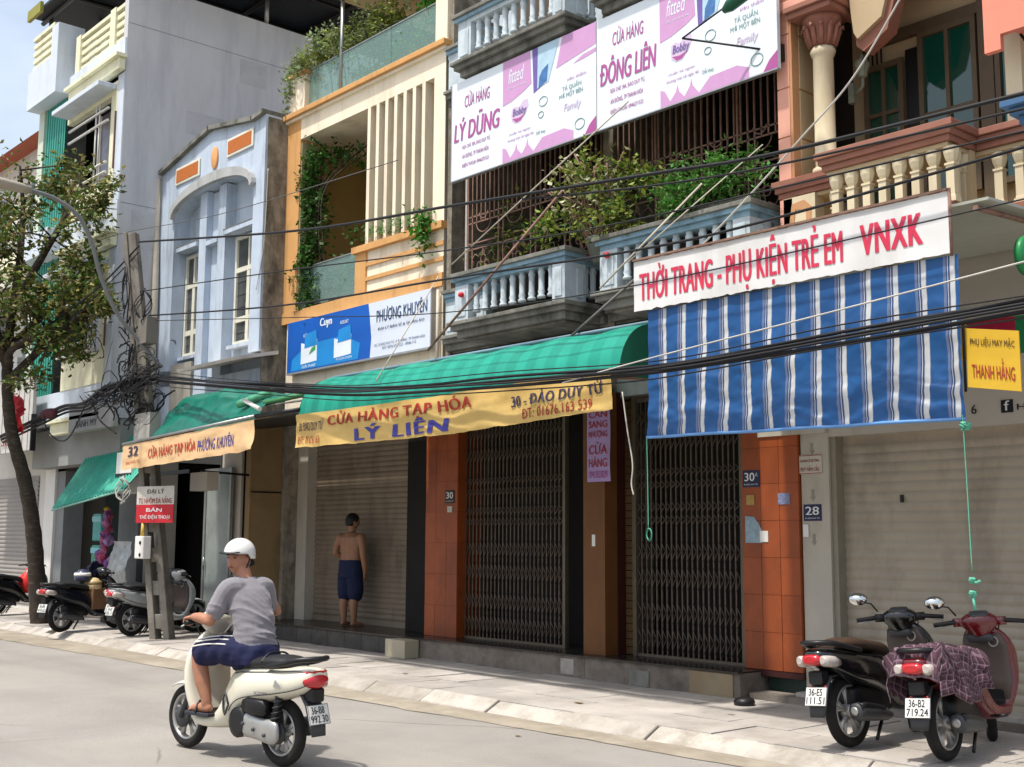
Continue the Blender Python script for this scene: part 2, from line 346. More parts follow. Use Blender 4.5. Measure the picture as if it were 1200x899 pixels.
# sandy gutter strip between kerb and road
mb = MB()
def gut(u, v):
    x = -40+u*50; y1 = 7.47; y0 = 6.72+(x+20)*.03 if x > -20 else 6.72
    y0 = min(y0, 7.15)+.06*fbm(x*.9, 2)+.03*fbm(x*4, 5)
    return (x, y0+(y1-y0)*v, .006+.012*math.sin(math.pi*min(1, v*1.1))+.004*fbm(x*3, v*3, 1))
mb.grid(gut, 260, 5)
struct(mb.build('gutter', M_gutter))
walk = struct(MB().box(-40, 8, 7.66, 14, -.02, SW-.012).build('sidewalk', M_joint))
# paving slabs, laid in broken bond
slabs = []
for k in range(4):
    m_ = MB().box(-.298, .298, -.298, .298, -.03, 0)
    me = D.meshes.new('paving_slab'); me.from_pydata(m_.v, [], m_.f); me.materials.append(M_pave); slabs.append(me)
rg = random.Random(3)
for j in range(4):
    for i in range(49):
        x = -26.5+i*.604+(j % 2)*.3; y = 7.965+j*.604
        o = D.objects.new('paving_slab', slabs[rg.randrange(4)]); col.objects.link(o); o.parent = walk
        o.location = (x, y, SW+rg.uniform(-.004, .004)); o.rotation_euler = (rg.gauss(0, .004), rg.gauss(0, .004), rg.gauss(0, .003))
# kerb stones with a sloping face
prof = [(0, -.03), (.01, .012), (.165, SW-.008), (.20, SW+.004), (.205, -.03)]
m_ = MB().prism(prof, 'x', -.497, .497)
kme = D.meshes.new('kerb_stone'); kme.from_pydata(m_.v, [], m_.f); kme.materials.append(M_kerb)
for i in range(36):
    o = D.objects.new('kerb_stone', kme); col.objects.link(o); o.parent = walk
    o.location = (-31.4+i*1.004, 7.455+rg.gauss(0, .006), rg.gauss(0, .004)); o.rotation_euler = (0, 0, rg.gauss(0, .005))
    q = o.modifiers.new('bevel', 'BEVEL'); q.width = .012; q.segments = 2

# ================================================================ reusable builders
def corrugated(name, mat, parent, x0, x1, z0, z1, y, pitch=.085, depth=.012, axis='h'):
    """roller shutter curtain: horizontal slats with a curved face"""
    mb = MB(); pr = []; n = int((z1-z0)/pitch)
    for i in range(n):
        za = z0+i*pitch
        pr += [(za, y+depth*.6), (za+pitch*.12, y), (za+pitch*.5, y-depth), (za+pitch*.86, y), (za+pitch*.97, y+depth*.6)]
    pr.append((z1, y))
    v = []; f = []
    for z, yy in pr: v += [(x0, yy, z), (x1, yy, z)]
    for i in range(len(pr)-1): f.append((2*i, 2*i+1, 2*i+3, 2*i+2))
    mb.add(v, f, True); return mb.build(name, mat, parent)
def tiled_pillar(name, parent, x0, x1, y0, y1, z0, z1, nx, nz):
    o = bx(name, M_ogrout, parent, x0+.004, x1-.004, y0+.006, y1, z0, z1)
    wv = (x1-x0)/nx; hv = (z1-z0)/nz
    me = D.meshes.new('tile'); m_ = MB().box(-wv/2+.002, wv/2-.002, -.0, .008, -hv/2+.002, hv/2-.002); me.from_pydata(m_.v, [], m_.f); me.materials.append(M_otile)
    rg = random.Random(int(x0*10))
    for i in range(nx):
        for k in range(nz):
            t = D.objects.new('tile', me); col.objects.link(t); t.parent = o
            t.location = (x0+wv*(i+.5), y0+rg.uniform(-.0015, .0015), z0+hv*(k+.5)); t.rotation_euler = (rg.gauss(0, .004), 0, rg.gauss(0, .006))
    # side face tiles
    d = y1-y0
    ms = D.meshes.new('tile'); m_ = MB().box(-.008, 0, -d/2+.004, d/2-.004, -hv/2+.002, hv/2-.002); ms.from_pydata(m_.v, [], m_.f); ms.materials.append(M_otile)
    for k in range(nz):
        t = D.objects.new('tile', ms); col.objects.link(t); t.parent = o; t.location = (x1+.003, (y0+y1)/2+.004, z0+hv*(k+.5))
    return o
BALP = [(.052, 0), (.052, .03), (.034, .05), (.046, .085), (.036, .12), (.037, .30), (.046, .34), (.034, .37), (.048, .41), (.036, .46), (.052, .47), (.052, .50)]
def baluster_mesh(h, r=1):
    m_ = MB().lathe([(a*r, b/.5*h) for a, b in BALP], n=10); me = D.meshes.new('baluster'); me.from_pydata(m_.v, [], m_.f); me.update()
    me.polygons.foreach_set('use_smooth', [True]*len(me.polygons)); return me
def scissor_gate(parent, x0, x1, y, z0, z1, n):
    g = bx('gate_frame', M_gframe, parent, x1-.045, x1, y-.03, y+.03, z0, z1)
    bx('gate_rail', M_gframe, parent, x0, x1-.046, y-.025, y+.025, z1-.05, z1); bx('gate_rail', M_gframe, parent, x0, x1-.046, y-.02, y+.02, z0, z0+.03)
    st = (x1-x0-.05)/n; mb = MB()
    for i in range(n+1):
        x = x0+i*st
        mb.box(x-.009, x+.009, y-.012, y+.004, z0+.03, z1-.05)
    struct(mb.build('gate_bars', M_gate, parent), 'stuff')
    mb = MB(); rows = []
    H = z1-z0
    for c, hh in ((.07, .1), (.17, .1), (.30, .1), (.40, .09), (.52, .055), (.57, .055), (.655, .05), (.705, .05), (.82, .09), (.92, .08)):
        zc = z0+H*(c); d = H*hh*.5
        for i in range(n):
            xa = x0+i*st; xb = xa+st
            mb.tube([(xa, y-.016, zc+d*.8), ((xa+xb)/2+.006, y-.020, zc+d*.3), (xb-.004, y-.020, zc), ((xa+xb)/2+.006, y-.020, zc-d*.3), (xa, y-.016, zc-d*.8)], .0065, 4, caps=False)
    struct(mb.build('gate_lattice', M_gate, parent), 'stuff')

# ================================================================ house with blue balustrades (two narrow houses)
def blue_balcony(H, x0, x1, yf, yr, xa, xb, zs, zr, lo, col_rail):
    """bay x0..x1 standing out to yf, recessed runs xa..x0 and x1..xb at yr; slab top zs, rail top zr"""
    # slab: stepped moulding
    for i, (d, za, zb) in enumerate(((.08, zs-.05, zs), (.04, zs-.11, zs-.05), (-.02, zs-.2, zs-.11), (-.09, lo, zs-.2))):
        m_ = MB().box(x0-d, x1+d, yf-d, yr+.5, za, zb)
        m_.box(xa, x0-d-.002, yr-d, yr+.5, za, zb)
        if xb > x1+d: m_.box(x1+d+.002, xb, yr-d, yr+.5, za, zb)
        m_.build('balcony_slab', M_bgrey, H, .008)
    # handrail
    for (d, za, zb, mt) in ((.07, zr-.05, zr, M_bgrey), (.04, zr-.10, zr-.05, M_bblue), (.0, zr-.16, zr-.10, col_rail)):
        m_ = MB().box(x0-d, x1+d, yf-d, yf+.16+d*.3, za, zb).box(x1-.16, x1+d, yf+.16+d*.3+.001, yr+.1, za, zb).box(x0-d, x0+.16, yf+.16+d*.3+.001, yr+.1, za, zb)
        m_.box(xa, x0-d-.003, yr-d, yr+.14, za, zb)
        if xb > x1+d: m_.box(x1+d+.003, xb, yr-d, yr+.14, za, zb)
        m_.build('handrail', mt, H, .006)
    h = zr-.16-zs; pw = .26
    def panel(a, b, c, d):
        o = bx('pedestal', M_bpale, H, a, b, c, d, zs+.002, zr-.161)
        if b-a > d-c: MB().box(a+.045, b-.045, c-.012, c, zs+.06, zr-.22).build('raised_panel', M_bpale, o, .01)
        else: MB().box(b, b+.012, c+.045, d-.045, zs+.06, zr-.22).build('raised_panel', M_bpale, o, .01)
    panel(x0, x0+pw, yf, yf+.14); panel(x1-pw*.8, x1, yf, yf+.14)
    panel(x1-.14, x1, yf+.142, yf+.34)
    panel(xa+.02, x0-.05, yr, yr+.12)
    if xb > x1+.15: panel(x1+.05, xb-.02, yr, yr+.12)
    me = baluster_mesh(h); me.materials.append(M_bpale)
    n = 9; a, b = x0+pw, x1-pw*.8
    for i in range(n):
        o = D.objects.new('baluster', me); col.objects.link(o); o.parent = H; o.location = (a+(b-a)*(i+.5)/n-H.location.x, yf+.07-H.location.y, zs)
    for i in range(2):
        o = D.objects.new('baluster', me); col.objects.link(o); o.parent = H; o.location = (x1-.07-H.location.x, yf+.40+i*.13-H.location.y, zs)

def window_grille(H, x0, x1, y, z0, z1, post_white=False):
    mb = MB(); n = int((x1-x0)/.088); st = (x1-x0)/n; zm = z0+.88; r = .0088
    def bar(x, a, b, rr=r): mb.box(x-rr, x+rr, y-rr, y+rr, a, b)
    def hbar(a, b, z): mb.box(a, b, y-r, y+r, z-r, z+r)
    hbar(x0, x1, z0+.02); hbar(x0, x1, z1-.03)
    ng = max(1, round(n/7)); gw = (x1-x0)/ng
    for i in range(n+1):
        x = x0+i*st; bar(x, zm if i % 7 not in (0, 1) else z0+.02, z1-.03)
    for g in range(ng):
        a = x0+g*gw; b = a+gw; cx = (a+b)/2
        bar(a, z0, z1, .011)
        hbar(a, b, zm); hbar(a, b, zm+.09); hbar(a, b, z0+.52); hbar(a, b, z0+.60)
        for rad, zc in ((.15, zm), (.085, zm+.12)):
            mb.tube([(cx+rad*math.cos(t), y, zc+rad*math.sin(t)) for t in [math.pi+math.pi*k/10 for k in range(11)]], r, 5)
        for rad, zc in ((.032, z1-.55), (.028, z0+.45)):
            mb.tube([(cx+rad*math.cos(t), y, zc+rad*math.sin(t)) for t in [2*math.pi*k/10 for k in range(11)]], r*.9, 5)
        for k in range(4):                       # quatrefoil
            t = math.pi/2*k; ox, oz = cx+.075*math.cos(t), z0+.28+.085*math.sin(t)
            mb.tube([(ox+.05*math.cos(q), y, oz+.055*math.sin(q)) for q in [2*math.pi*j/10 for j in range(11)]], r*.9, 5)
        bar(cx, z0, z0+.14); bar(cx, z0+.42, z0+.52)
        for s_ in (-1, 1):
            for e_ in (-1, 1):
                mb.tube([(cx+s_*.09, y, z0+.28+e_*.12), (cx+s_*.17, y, z0+.28+e_*.17), (cx+s_*.23, y, z0+.28+e_*.1), (cx+s_*.19, y, z0+.28+e_*.04)], r*.9, 5)
    struct(mb.build('window_grille', M_rust, H), 'stuff')
    if post_white: bx('post', pm('pinkish white steel', 'a89f9a', .6), H, x0-.05, x0-.012, y-.02, y+.02, z0, z1)

def house_b(label, x0, x1, bay0, bay1, pair):
    H = thing('blue_balcony_house', label, 'house', ((x0+x1)/2, 9.9, SW), group=None)
    bx('party_wall', M_weather, H, x0, x0+.1, 9.92, 15, SW, 11.5); bx('party_wall', M_weather, H, x1-.1, x1-.003, 9.97, 15, SW, 11.5)
    # storeys: slabs, dark rooms behind
    for z in (4.08, 7.45, 10.7): bx('floor_slab', M_bgrey, H, x0+.1, x1-.1, 9.93, 15, z-.12, z)
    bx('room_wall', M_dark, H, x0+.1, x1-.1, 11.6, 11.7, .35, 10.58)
    # fascia above the gates
    bx('fascia_wall', M_bpale, H, x0+.1, x1-.1, 9.96, 10.1, 3.25, 3.96)
    for k in range(3):
        xx = x0+.25+k*(x1-x0-.7)/2; bx('fascia_panel', M_bpale, H, xx, xx+.28, 9.93, 9.957, 3.45, 3.9)
    blue_balcony(H, bay0, bay1, 9.30, 9.86, x0+.05, x1-.02, 4.33, 4.95, 4.10, M_bblue)
    blue_balcony(H, bay0, bay1, 9.30, 9.86, x0+.05, x1-.02, 7.76, 8.40, 7.50, M_bpale)
    window_grille(H, x0+.42 if pair == 0 else x0+.15, x1-.12, 9.96, 4.95, 7.3, pair == 0)
    # upper storey wall with door
    bx('wall', M_bpale, H, x0+.1, x1-.1, 10.4, 10.5, 7.46, 10.57)
    bx('door', M_wood, H, x0+.9, x1-.8, 10.36, 10.395, 7.8, 10.1)
    return H
HB1 = house_b('narrow left house of the blue balustrade pair, mossy grey slabs and scissor gate', -12.60, -9.56, -11.63, -9.63, 0)
HB2 = house_b('narrow right house of the blue balustrade pair, beside the salmon house', -9.55, -6.95, -9.07, -7.02, 1)
# ground floor left half
bx('step', M_conc, HB1, -13.05, -9.56, 9.53, 12.0, SW-.05, .335)
for a, b, z in ((-9.93, -9.72, .30), ): bx('patch_tile', M_kerb, HB1, a, b, 9.522, 9.55, SW+.03, z)
MB().box(-13.05, -9.56, 9.50, 11.6, .337, .352).build('step_top', M_dtile, HB1)
tiled_pillar('tiled_pillar', HB1, -12.92, -12.24, 9.87, 10.3, .353, 3.6, 3, 8)
scissor_gate(HB1, -12.23, -10.34, 10.02, .353, 3.22, 25)
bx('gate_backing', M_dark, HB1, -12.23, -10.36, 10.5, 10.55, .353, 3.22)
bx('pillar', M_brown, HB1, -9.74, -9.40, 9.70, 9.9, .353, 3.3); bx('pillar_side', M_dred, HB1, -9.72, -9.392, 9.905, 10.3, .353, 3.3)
bx('plaster_chip', M_white, HB1, -9.60, -9.55, 9.696, 9.70, 1.55, 1.68)
# ground floor right half
bx('step', M_conc, HB2, -9.555, -7.42, 9.53, 12.0, SW-.05, .335)
bx('step_block', pm('tan stone block', '8f8168', .9, .2, 6, .5, dirt='6d5238', dirt_amt=.5), HB2, -8.05, -7.50, 9.515, 9.6, SW, .325)
bx('step_patch', M_bgrey, HB2, -8.88, -8.6, 9.52, 9.6, SW, .26)
MB().box(-9.555, -7.42, 9.50, 11.6, .337, .352).build('step_top', M_dtile, HB2)
scissor_gate(HB2, -9.20, -7.70, 10.02, .353, 3.22, 20)
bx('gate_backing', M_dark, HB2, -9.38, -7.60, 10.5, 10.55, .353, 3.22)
mb = MB()
for k in range(34): mb.box(-9.40, -9.24, 10.03, 10.06, .36+k*.084, .36+k*.084+.076)
mb.build('plank_door', pm('brown plank', '5a4326', .6, .2, 8), HB2)
bx('gate_post', M_gframe, HB2, -9.245, -9.19, 9.98, 10.06, .353, 3.25)
tiled_pillar('tiled_pillar', HB2, -7.62, -6.93, 9.87, 10.35, .36, 2.92, 3, 7)
bx('plinth', M_dred, HB2, -7.64, -6.92, 9.86, 10.3, .30, .355)
bx('speckled_base', pm('green terrazzo', '1d3029', .4, .5, 60), HB2, -7.36, -6.9, 9.93, 10.3, SW, .298)
bx('lintel', M_gframe, HB2, -9.38, -7.0, 9.95, 10.1, 3.225, 3.245)
# notices and number plates on the tiled pillars
def plate(H, x0, x1, z0, z1, y, txt, mat, tm, sub=None, sup=None):
    p = bx('number_plate', mat, H, x0, x1, y-.006, y, z0, z1, bevel=.003)
    lettering(p, txt, (x0, y-.006, z0), (1, 0, 0), (0, 0, 1), (x1-x0)*.12, (z1-z0)*.36, (x1-x0)*(.76 if not sup else .60), (z1-z0)*.5, tm, .03, .002)
    if sup: lettering(p, sup, (x0, y-.006, z0), (1, 0, 0), (0, 0, 1), (x1-x0)*.76, (z1-z0)*.62, (x1-x0)*.14, (z1-z0)*.24, tm, .02, .002)
    if sub: lettering(p, sub, (x0, y-.006, z0), (1, 0, 0), (0, 0, 1), (x1-x0)*.1, (z1-z0)*.12, (x1-x0)*.8, (z1-z0)*.11, tm, .01, .002)
M_navy = pm('navy enamel', '1b2147', .4, .05); M_wtxt = pm('white lettering', 'd5d5d5', .5, .03)
plate(HB1, -12.49, -12.30, 2.09, 2.26, 9.868, '30', pm('black enamel', '1c1b1d', .4), M_wtxt, 'Đ. ĐÀO DUY TỪ')
bx('notice', M_pier, HB1, -12.44, -12.34, 9.858, 9.868, 1.97, 2.05)
plate(HB2, -7.60, -7.39, 2.16, 2.33, 9.868, '30', M_navy, M_wtxt, 'Đ. ĐÀO DUY TỪ', 'A')
p = bx('sticker', pm('yellow sticker', 'a8884a', .6, .3, 60), HB2, -7.56, -7.46, 9.862, 9.868, 1.98, 2.08)
p = bx('sticker', pm('blue white sticker', '7d84a5', .6, .5, 70), HB2, -7.17, -7.03, 9.862, 9.868, 1.98, 2.09)
m_ = MB().prism([(-7.58, 1.60), (-7.37, 1.60), (-7.37, 1.72), (-7.42, 1.80), (-7.47, 1.86), (-7.58, 1.87)], 'y', 9.864, 9.868)
m_.build('torn_poster', pm('torn pale blue poster', '8fa3b0', .8, .25, 25), HB2); bx('torn_paper', M_white, HB2, -7.40, -7.30, 9.862, 9.868, 1.61, 1.72)

# ================================================================ beige house
HC = thing('beige_house', 'beige and ochre house with vertical fins and glass balustrade', 'house', (-14.7, 9.9, SW))
bx('side_wall', M_weather, HC, -12.74, -12.63, 9.93, 15, SW, 10.6); bx('side_wall', M_weather, HC, -16.85, -16.75, 9.96, 15, SW, 8.45)
for z, x_ in ((3.95, -12.75), (8.45, -12.75)): bx('floor_slab', M_cream, HC, -16.74, x_, 9.95, 15, z-.35, z)
bx('wall', M_cream, HC, -16.72, -12.63, 9.90, 10.02, 3.62, 5.05)
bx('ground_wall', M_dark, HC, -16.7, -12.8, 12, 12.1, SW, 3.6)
bx('band', M_orange, HC, -16.85, -12.62, 9.86, 10.05, 5.052, 5.24)
bx('column', M_orange, HC, -16.85, -16.44, 9.88, 10.25, 5.242, 8.46)
bx('column_side', pm('sage beige plaster', 'a09b78', .85, .1), HC, -16.438, -16.42, 9.90, 10.25, 5.242, 8.04)
bx('post', M_orange, HC, -14.76, -14.48, 9.87, 10.1, 5.242, 5.90)
bx('panel', M_cream, HC, -14.478, -12.62, 9.90, 10.05, 5.242, 5.86)
for z in (5.44, 5.66): bx('band', M_orange, HC, -14.478, -12.618, 9.872, 9.898, z-.028, z+.028)
bx('ledge', M_orange, HC, -14.80, -12.60, 9.82, 10.2, 5.862, 5.96)
bx('pier', M_cream, HC, -12.88, -12.62, 9.88, 10.2, 5.962, 8.09)
for i in range(7):
    x = -14.52+i*.2265; bx('fin', M_cream, HC, x, x+.075, 9.88, 10.16, 5.962, 8.09)
bx('beam', M_cream, HC, -16.438, -12.62, 9.88, 10.2, 8.092, 8.47)
bx('cornice', M_orange, HC, -16.97, -12.55, 9.78, 10.3, 8.472, 8.56, bevel=.01); bx('cornice_step', M_cream, HC, -16.93, -12.58, 9.83, 10.3, 8.43, 8.471)
bx('parapet_post', M_cream, HC, -16.82, -16.36, 9.88, 10.2, 8.562, 9.20); bx('post_cap', M_orange, HC, -16.86, -16.32, 9.84, 10.24, 9.202, 9.26)
bx('upper_pier', M_cream, HC, -12.87, -12.60, 9.88, 10.2, 8.562, 11.2)
bx('room_wall', M_yellow, HC, -16.74, -12.76, 11.5, 11.6, 3.96, 8.1); bx('left_room_wall', M_yellow, HC, -16.748, -16.73, 10.26, 11.49, 3.96, 8.09)
bx('back_wall', M_abeige, HC, -15.6, -12.7, 12.2, 12.3, 8.47, 11); bx('top_slab', M_abeige, HC, -15.5, -12.6, 9.86, 13, 10.18, 10.45); MB().tube([(-15.4, 9.95, 8.56), (-15.4, 9.95, 10.17)], .03, 8).build('post', M_steel, HC)
bx('return_strip', pm('grey cement strip', '8d8578', .9, .15, 4), HC, -12.619, -12.612, 9.88, 10.1, SW, 8.4)
# glass balustrades, each pane a part
def glass(H, x0, x1, y, z0, z1): bx('glass_pane', M_cglass, H, x0, x1, y, y+.012, z0, z1); bx('rail', M_steel, H, x0, x1, y-.008, y+.02, z1+.001, z1+.02)
for a, b in ((-16.33, -15.2), (-15.19, -14.05), (-14.04, -12.89)): glass(HC, a, b, 9.95, 8.62, 9.24)
for k in range(9): bx('glass_clamp', M_black if k % 2 else M_white, HC, -16.2+k*.4, -16.1+k*.4, 9.93, 9.98, 8.562, 8.63)
glass(HC, -16.415, -14.765, 9.96, 5.29, 5.93)
for k in range(5): bx('glass_clamp', M_black, HC, -16.3+k*.36, -16.18+k*.36, 9.94, 9.99, 5.242, 5.29)
MB().tube([(-12.69, 9.85, 3.7), (-12.69, 9.85, 5.0)], .025, 8).build('drain_pipe', M_pvc, HC)
# ground floor
bx('step', M_conc, HC, -16.84, -13.06, 9.55, 12, SW-.05, .325)
for i in range(9): bx('step_tile', pm('dark grey riser tile', '3f3d3a', .5, .25, 6, dirt='5c574f', dirt_amt=.4), HC, -16.83+i*.42, -16.83+i*.42+.412, 9.535, 9.55, SW+.005, .32)
MB().box(-16.84, -13.06, 9.51, 12, .327, .350).build('step_top', M_dtile, HC)
bx('pier', M_pier, HC, -16.84, -16.46, 10.20, 10.6, .351, 3.6)
bx('pier', M_dark, HC, -13.72, -12.93, 10.15, 10.6, .351, 3.6)
corrugated('roller_shutter', M_shut, HC, -16.58, -13.7, .44, 3.3, 10.37, .078)
bx('shutter_rail', M_shut, HC, -16.58, -13.7, 10.34, 10.39, .352, .44); bx('shutter_guide', M_black, HC, -13.78, -13.72, 10.28, 10.42, .352, 3.3)
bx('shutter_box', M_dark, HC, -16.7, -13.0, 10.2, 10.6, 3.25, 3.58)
bx('switch_plate', M_white, HC, -16.848, -16.84, 9.98, 10.02, 1.9, 2.05)

# ================================================================ pale blue arched house
HD = thing('arched_house', 'old pale blue house with arched pediment and orange panels', 'house', (-18.8, 9.47, SW))
X0, X1, YD = -20.66, -16.86, 9.47
bx('side_wall', M_weather, HD, X1, X1+.012, YD+.04, 14, 3.6, 8.5)
bx('body_wall', M_weather, HD, X0, X1-.002, 9.98, 14, 4.0, 8.3)
# recessed facade plane with arch spandrel in front
zsp, xc, ra = 7.38, -18.64, 1.44            # arch springing
bx('wall', M_pblue, HD, X0, X1, YD+.30, YD+.40, 3.6, 8.25)
pts = [(X0, 8.33), (X0-.04, 8.28)]
roof = [(X0, 8.36), (-18.74, 8.74), (-17.2, 8.50), (-16.86, 8.54)]
arch = [(xc-ra*math.cos(t), zsp+.37*math.sin(t)**.85) for t in [math.pi*k/24 for k in range(25)]]
# spandrel wall: strips between arch and roofline
def roofz(x):
    for (a, za), (b, zb) in zip(roof, roof[1:]):
        if a <= x <= b+1e-6: return za+(zb-za)*(x-a)/(b-a)
    return roof[-1][1]
mb = MB()
for (xa, za), (xb, zb) in zip(arch, arch[1:]):
    mb.prism([(xa, za), (xb, zb), (xb, roofz(xb)), (xa, roofz(xa))], 'y', YD, YD+.299)
mb.prism([(X0, 4.6), (arch[0][0], 4.6), (arch[0][0], roofz(arch[0][0])), (X0, roofz(X0))], 'y', YD, YD+.299)
mb.prism([(arch[-1][0], 4.6), (X1, 4.6), (X1, roofz(X1)), (arch[-1][0], roofz(arch[-1][0]))], 'y', YD, YD+.299)
mb.build('pediment_wall', M_pblue, HD)
mb = MB()
for (xa, za), (xb, zb) in zip(roof, roof[1:]):
    mb.prism([(xa-.03, za), (xb+.001, zb), (xb+.001, zb+.075), (xa-.03, za+.075)], 'y', YD-.09, YD+.36)
mb.build('coping', M_bgrey, HD)
mb = MB()
for k in range(24):
    (xa, za), (xb, zb) = arch[k], arch[k+1]
    s = 1.055
    oa = (xc+(xa-xc)*s, za+.05+.12*math.sin(math.pi*k/24)); ob = (xc+(xb-xc)*s, zb+.05+.12*math.sin(math.pi*(k+1)/24))
    mb.prism([(xa, za), (xb, zb), ob, oa], 'y', YD-.09, YD-.001)
mb.build('arch_moulding', pm('stained white moulding', 'a9abaa', .85, .15, 4, .2, dirt='55544c', dirt_amt=.35, streak=4, dscale=4), HD)
def rpanel(x0, x1, z0, z1):
    o = MB().box(x0-.05, x1+.05, YD-.03, YD-.001, z0-.05, z1+.05).build('panel_frame', M_wframe, HD, .02); MB().box(x0, x1, YD-.036, YD-.0301, z0, z1).build('panel', M_panelo, o)
rpanel(-20.02, -19.18, 8.06, 8.29); rpanel(-18.08, -17.28, 8.13, 8.36)
mb = MB().lathe([(.0, -.034), (.12, -.034), (.125, -.03), (.125, 0)], (0, 0, 0), 20, 'y'); mb.v = [(-18.58+x*.9, YD+y, 8.2+z*1.6) for x, y, z in mb.v]; mb.build('oval_panel', pm('peach panel', 'd29a66', .8, .1), HD)
for a in (-19.28, -18.58): bx('pilaster', M_pblue, HD, a, a+.26, YD+.10, YD+.299, 4.35, 7.72)
bx('pilaster_web', M_pblue, HD, -19.018, -18.582, YD+.22, YD+.299, 4.35, 7.7)
bx('ledge', M_pblue, HD, -19.018, -18.582, YD+.08, YD+.3, 6.72, 6.8)
for a, b in ((-20.12, -19.30), (-18.30, -17.20)): bx('lintel', M_pblue, HD, a, b, YD+.05, YD+.299, 6.78, 6.86); bx('lintel_stain', M_bgrey, HD, a, b, YD+.045, YD+.299, 6.861, 6.875)
def fr_window(H, x0, x1, y, z0, z1, zt):
    """casement window: frame, transom lights above, two leaves"""
    f = MB().box(x0, x0+.055, y-.05, y, z0, z1).box(x1-.055, x1, y-.05, y, z0, z1).box(x0+.055, x1-.055, y-.05, y, z1-.055, z1).box(x0+.055, x1-.055, y-.05, y, zt-.04, zt+.04).box(x0+.055, x1-.055, y-.05, y, z0, z0+.07)
    c = (x0+x1)/2; f.box(c-.05, c+.05, y-.045, y, z0+.07, zt-.04).box(c-.025, c+.025, y-.045, y, zt+.04, z1-.055)
    zm = z0+(zt-z0)*.34; f.box(x0+.055, c-.05, y-.04, y, zm-.045, zm+.045).box(c+.05, x1-.055, y-.04, y, zm-.045, zm+.045)
    wd = f.build('window', M_wframe, H)
    for a, b in ((x0+.055, c-.05), (c+.05, x1-.055)):
        for za, zb in ((z0+.07, zm-.045), (zm+.045, zt-.04), (zt+.04, z1-.055)): bx('pane', M_pane, wd, a, b, y-.012, y-.004, za, zb)
        g = MB()
        for k in range(6): g.box(a, b, y+.001-.016, y-.012, z0+.2+k*.22, z0+.212+k*.22)
        g.build('security_bar', M_black, wd)
    bx('sill', M_pblue, H, x0-.06, x1+.06, y-.14, y-.002, z0-.06, z0-.002)
fr_window(HD, -20.06, -19.40, YD+.298, 4.85, 6.72, 6.15); fr_window(HD, -18.20, -17.28, YD+.298, 4.85, 6.74, 6.15)
MB().prism([(YD+.3, 4.62), (YD+.3, 4.56), (YD-.42, 4.40), (YD-.44, 4.45)], 'x', -18.85, -16.75).build('window_canopy', pm('white concrete canopy', 'cfc8bd', .8, .1, 4, dirt='9a8f80', dirt_amt=.3), HD)
bx('lower_wall', M_pblue, HD, X0, X1-.001, YD+.1, YD+.299, 3.45, 4.349)
bx('base_panel', pm('grey beige render', '9a958b', .9, .12, 4), HD, -20.1, -19.3, YD+.05, YD+.099, 3.6, 4.7)
MB().tube([(-20.72, YD-.06, 8.3), (-20.70, YD-.06, 7.3), (-20.6, YD-.08, 6.2), (-20.55, YD-.08, 3.6)], .06, 8).build('drain_pipe', M_pvc, HD)
# ground floor: doorway, glazed door, side wall
bx('ground_side_wall', pm('brown beige plaster', '8a7350', .85, .15, 3, dirt='6b573a', dirt_amt=.4, streak=4), HD, -17.0, -16.855, 9.40, 9.96, SW, 3.62)
bx('side_wall_trim', M_black, HD, -16.857, -16.845, 9.42, 9.95, 2.33, 2.355)
bx('doorway_shade_block', M_dark, HD, -17.0, -16.87, 9.961, 10.19, SW, 3.62)  # solid block; the darkness of the opening is put into its colour
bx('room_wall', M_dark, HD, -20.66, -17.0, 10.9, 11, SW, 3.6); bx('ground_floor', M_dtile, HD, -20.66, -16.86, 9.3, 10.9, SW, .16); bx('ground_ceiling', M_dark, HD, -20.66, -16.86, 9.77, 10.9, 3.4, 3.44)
bx('pier', M_pier, HD, -20.66, -20.2, 9.42, 9.8, .161, 3.44)
gd = MB().box(-18.3, -18.24, 9.36, 9.41, .17, 2.75).box(-17.46, -17.4, 9.36, 9.41, .17, 2.75).box(-18.24, -17.46, 9.36, 9.41, 2.68, 2.75).box(-18.24, -17.46, 9.36, 9.41, .17, .26).build('glazed_door', M_steel, HD)
bx('pane', pm('frosted door glass', '8c9490', .2, .2, 3), gd, -18.24, -17.46, 9.38, 9.39, .26, 2.68); MB().tube([(-18.2, 9.34, 1.1), (-18.2, 9.34, 1.3)], .015, 8).build('handle', M_steel, gd)
bx('inner_pier', M_pier, HD, -17.9, -17.25, 9.46, 9.5, .161, 3.4)
bx('shop_shelf', pm('shelf goods mix', '3d4048', .7, .6, 14), HD, -20.1, -18.5, 10.5, 10.85, .17, 1.6)

# ================================================================ tall grey building
HE = thing('tall_grey_building', 'tall building with bare grey side wall and teal corrugated shutters', 'building', (-22.8, 9.4, SW))
bx('side_wall', M_grey, HE, -20.85, -20.68, 8.66, 18, 3.75, 12.0)
bx('side_wall', M_grey, HE, -25.0, -24.85, 8.7, 18, 3.75, 11.6)
M_gpatch = pm('repaired cement patch', 'b3b4b6', .92, .1, 2, .3, 40, dirt='9b9da2', dirt_amt=.4, dscale=3)
for ya, yb_, za, zb_ in ((8.9, 9.35, 6.9, 7.62), (9.9, 10.7, 9.3, 9.75), (8.75, 9.1, 5.2, 6.0), (11.0, 11.6, 10.6, 11.1)): bx('wall_patch', M_gpatch, HE, -20.681, -20.677, ya, yb_, za, zb_)
for z_ in (7.70, 11.15): bx('pour_joint', pm('cement joint', '8f9196', .95), HE, -20.681, -20.676, 8.68, 17.9, z_, z_+.012)
bx('recess_wall', M_dark, HE, -24.84, -20.86, 9.6, 9.7, 3.75, 11.0); bx('roof_slab', M_ewhite, HE, -24.85, -20.86, 8.8, 17.9, 10.5, 10.7)
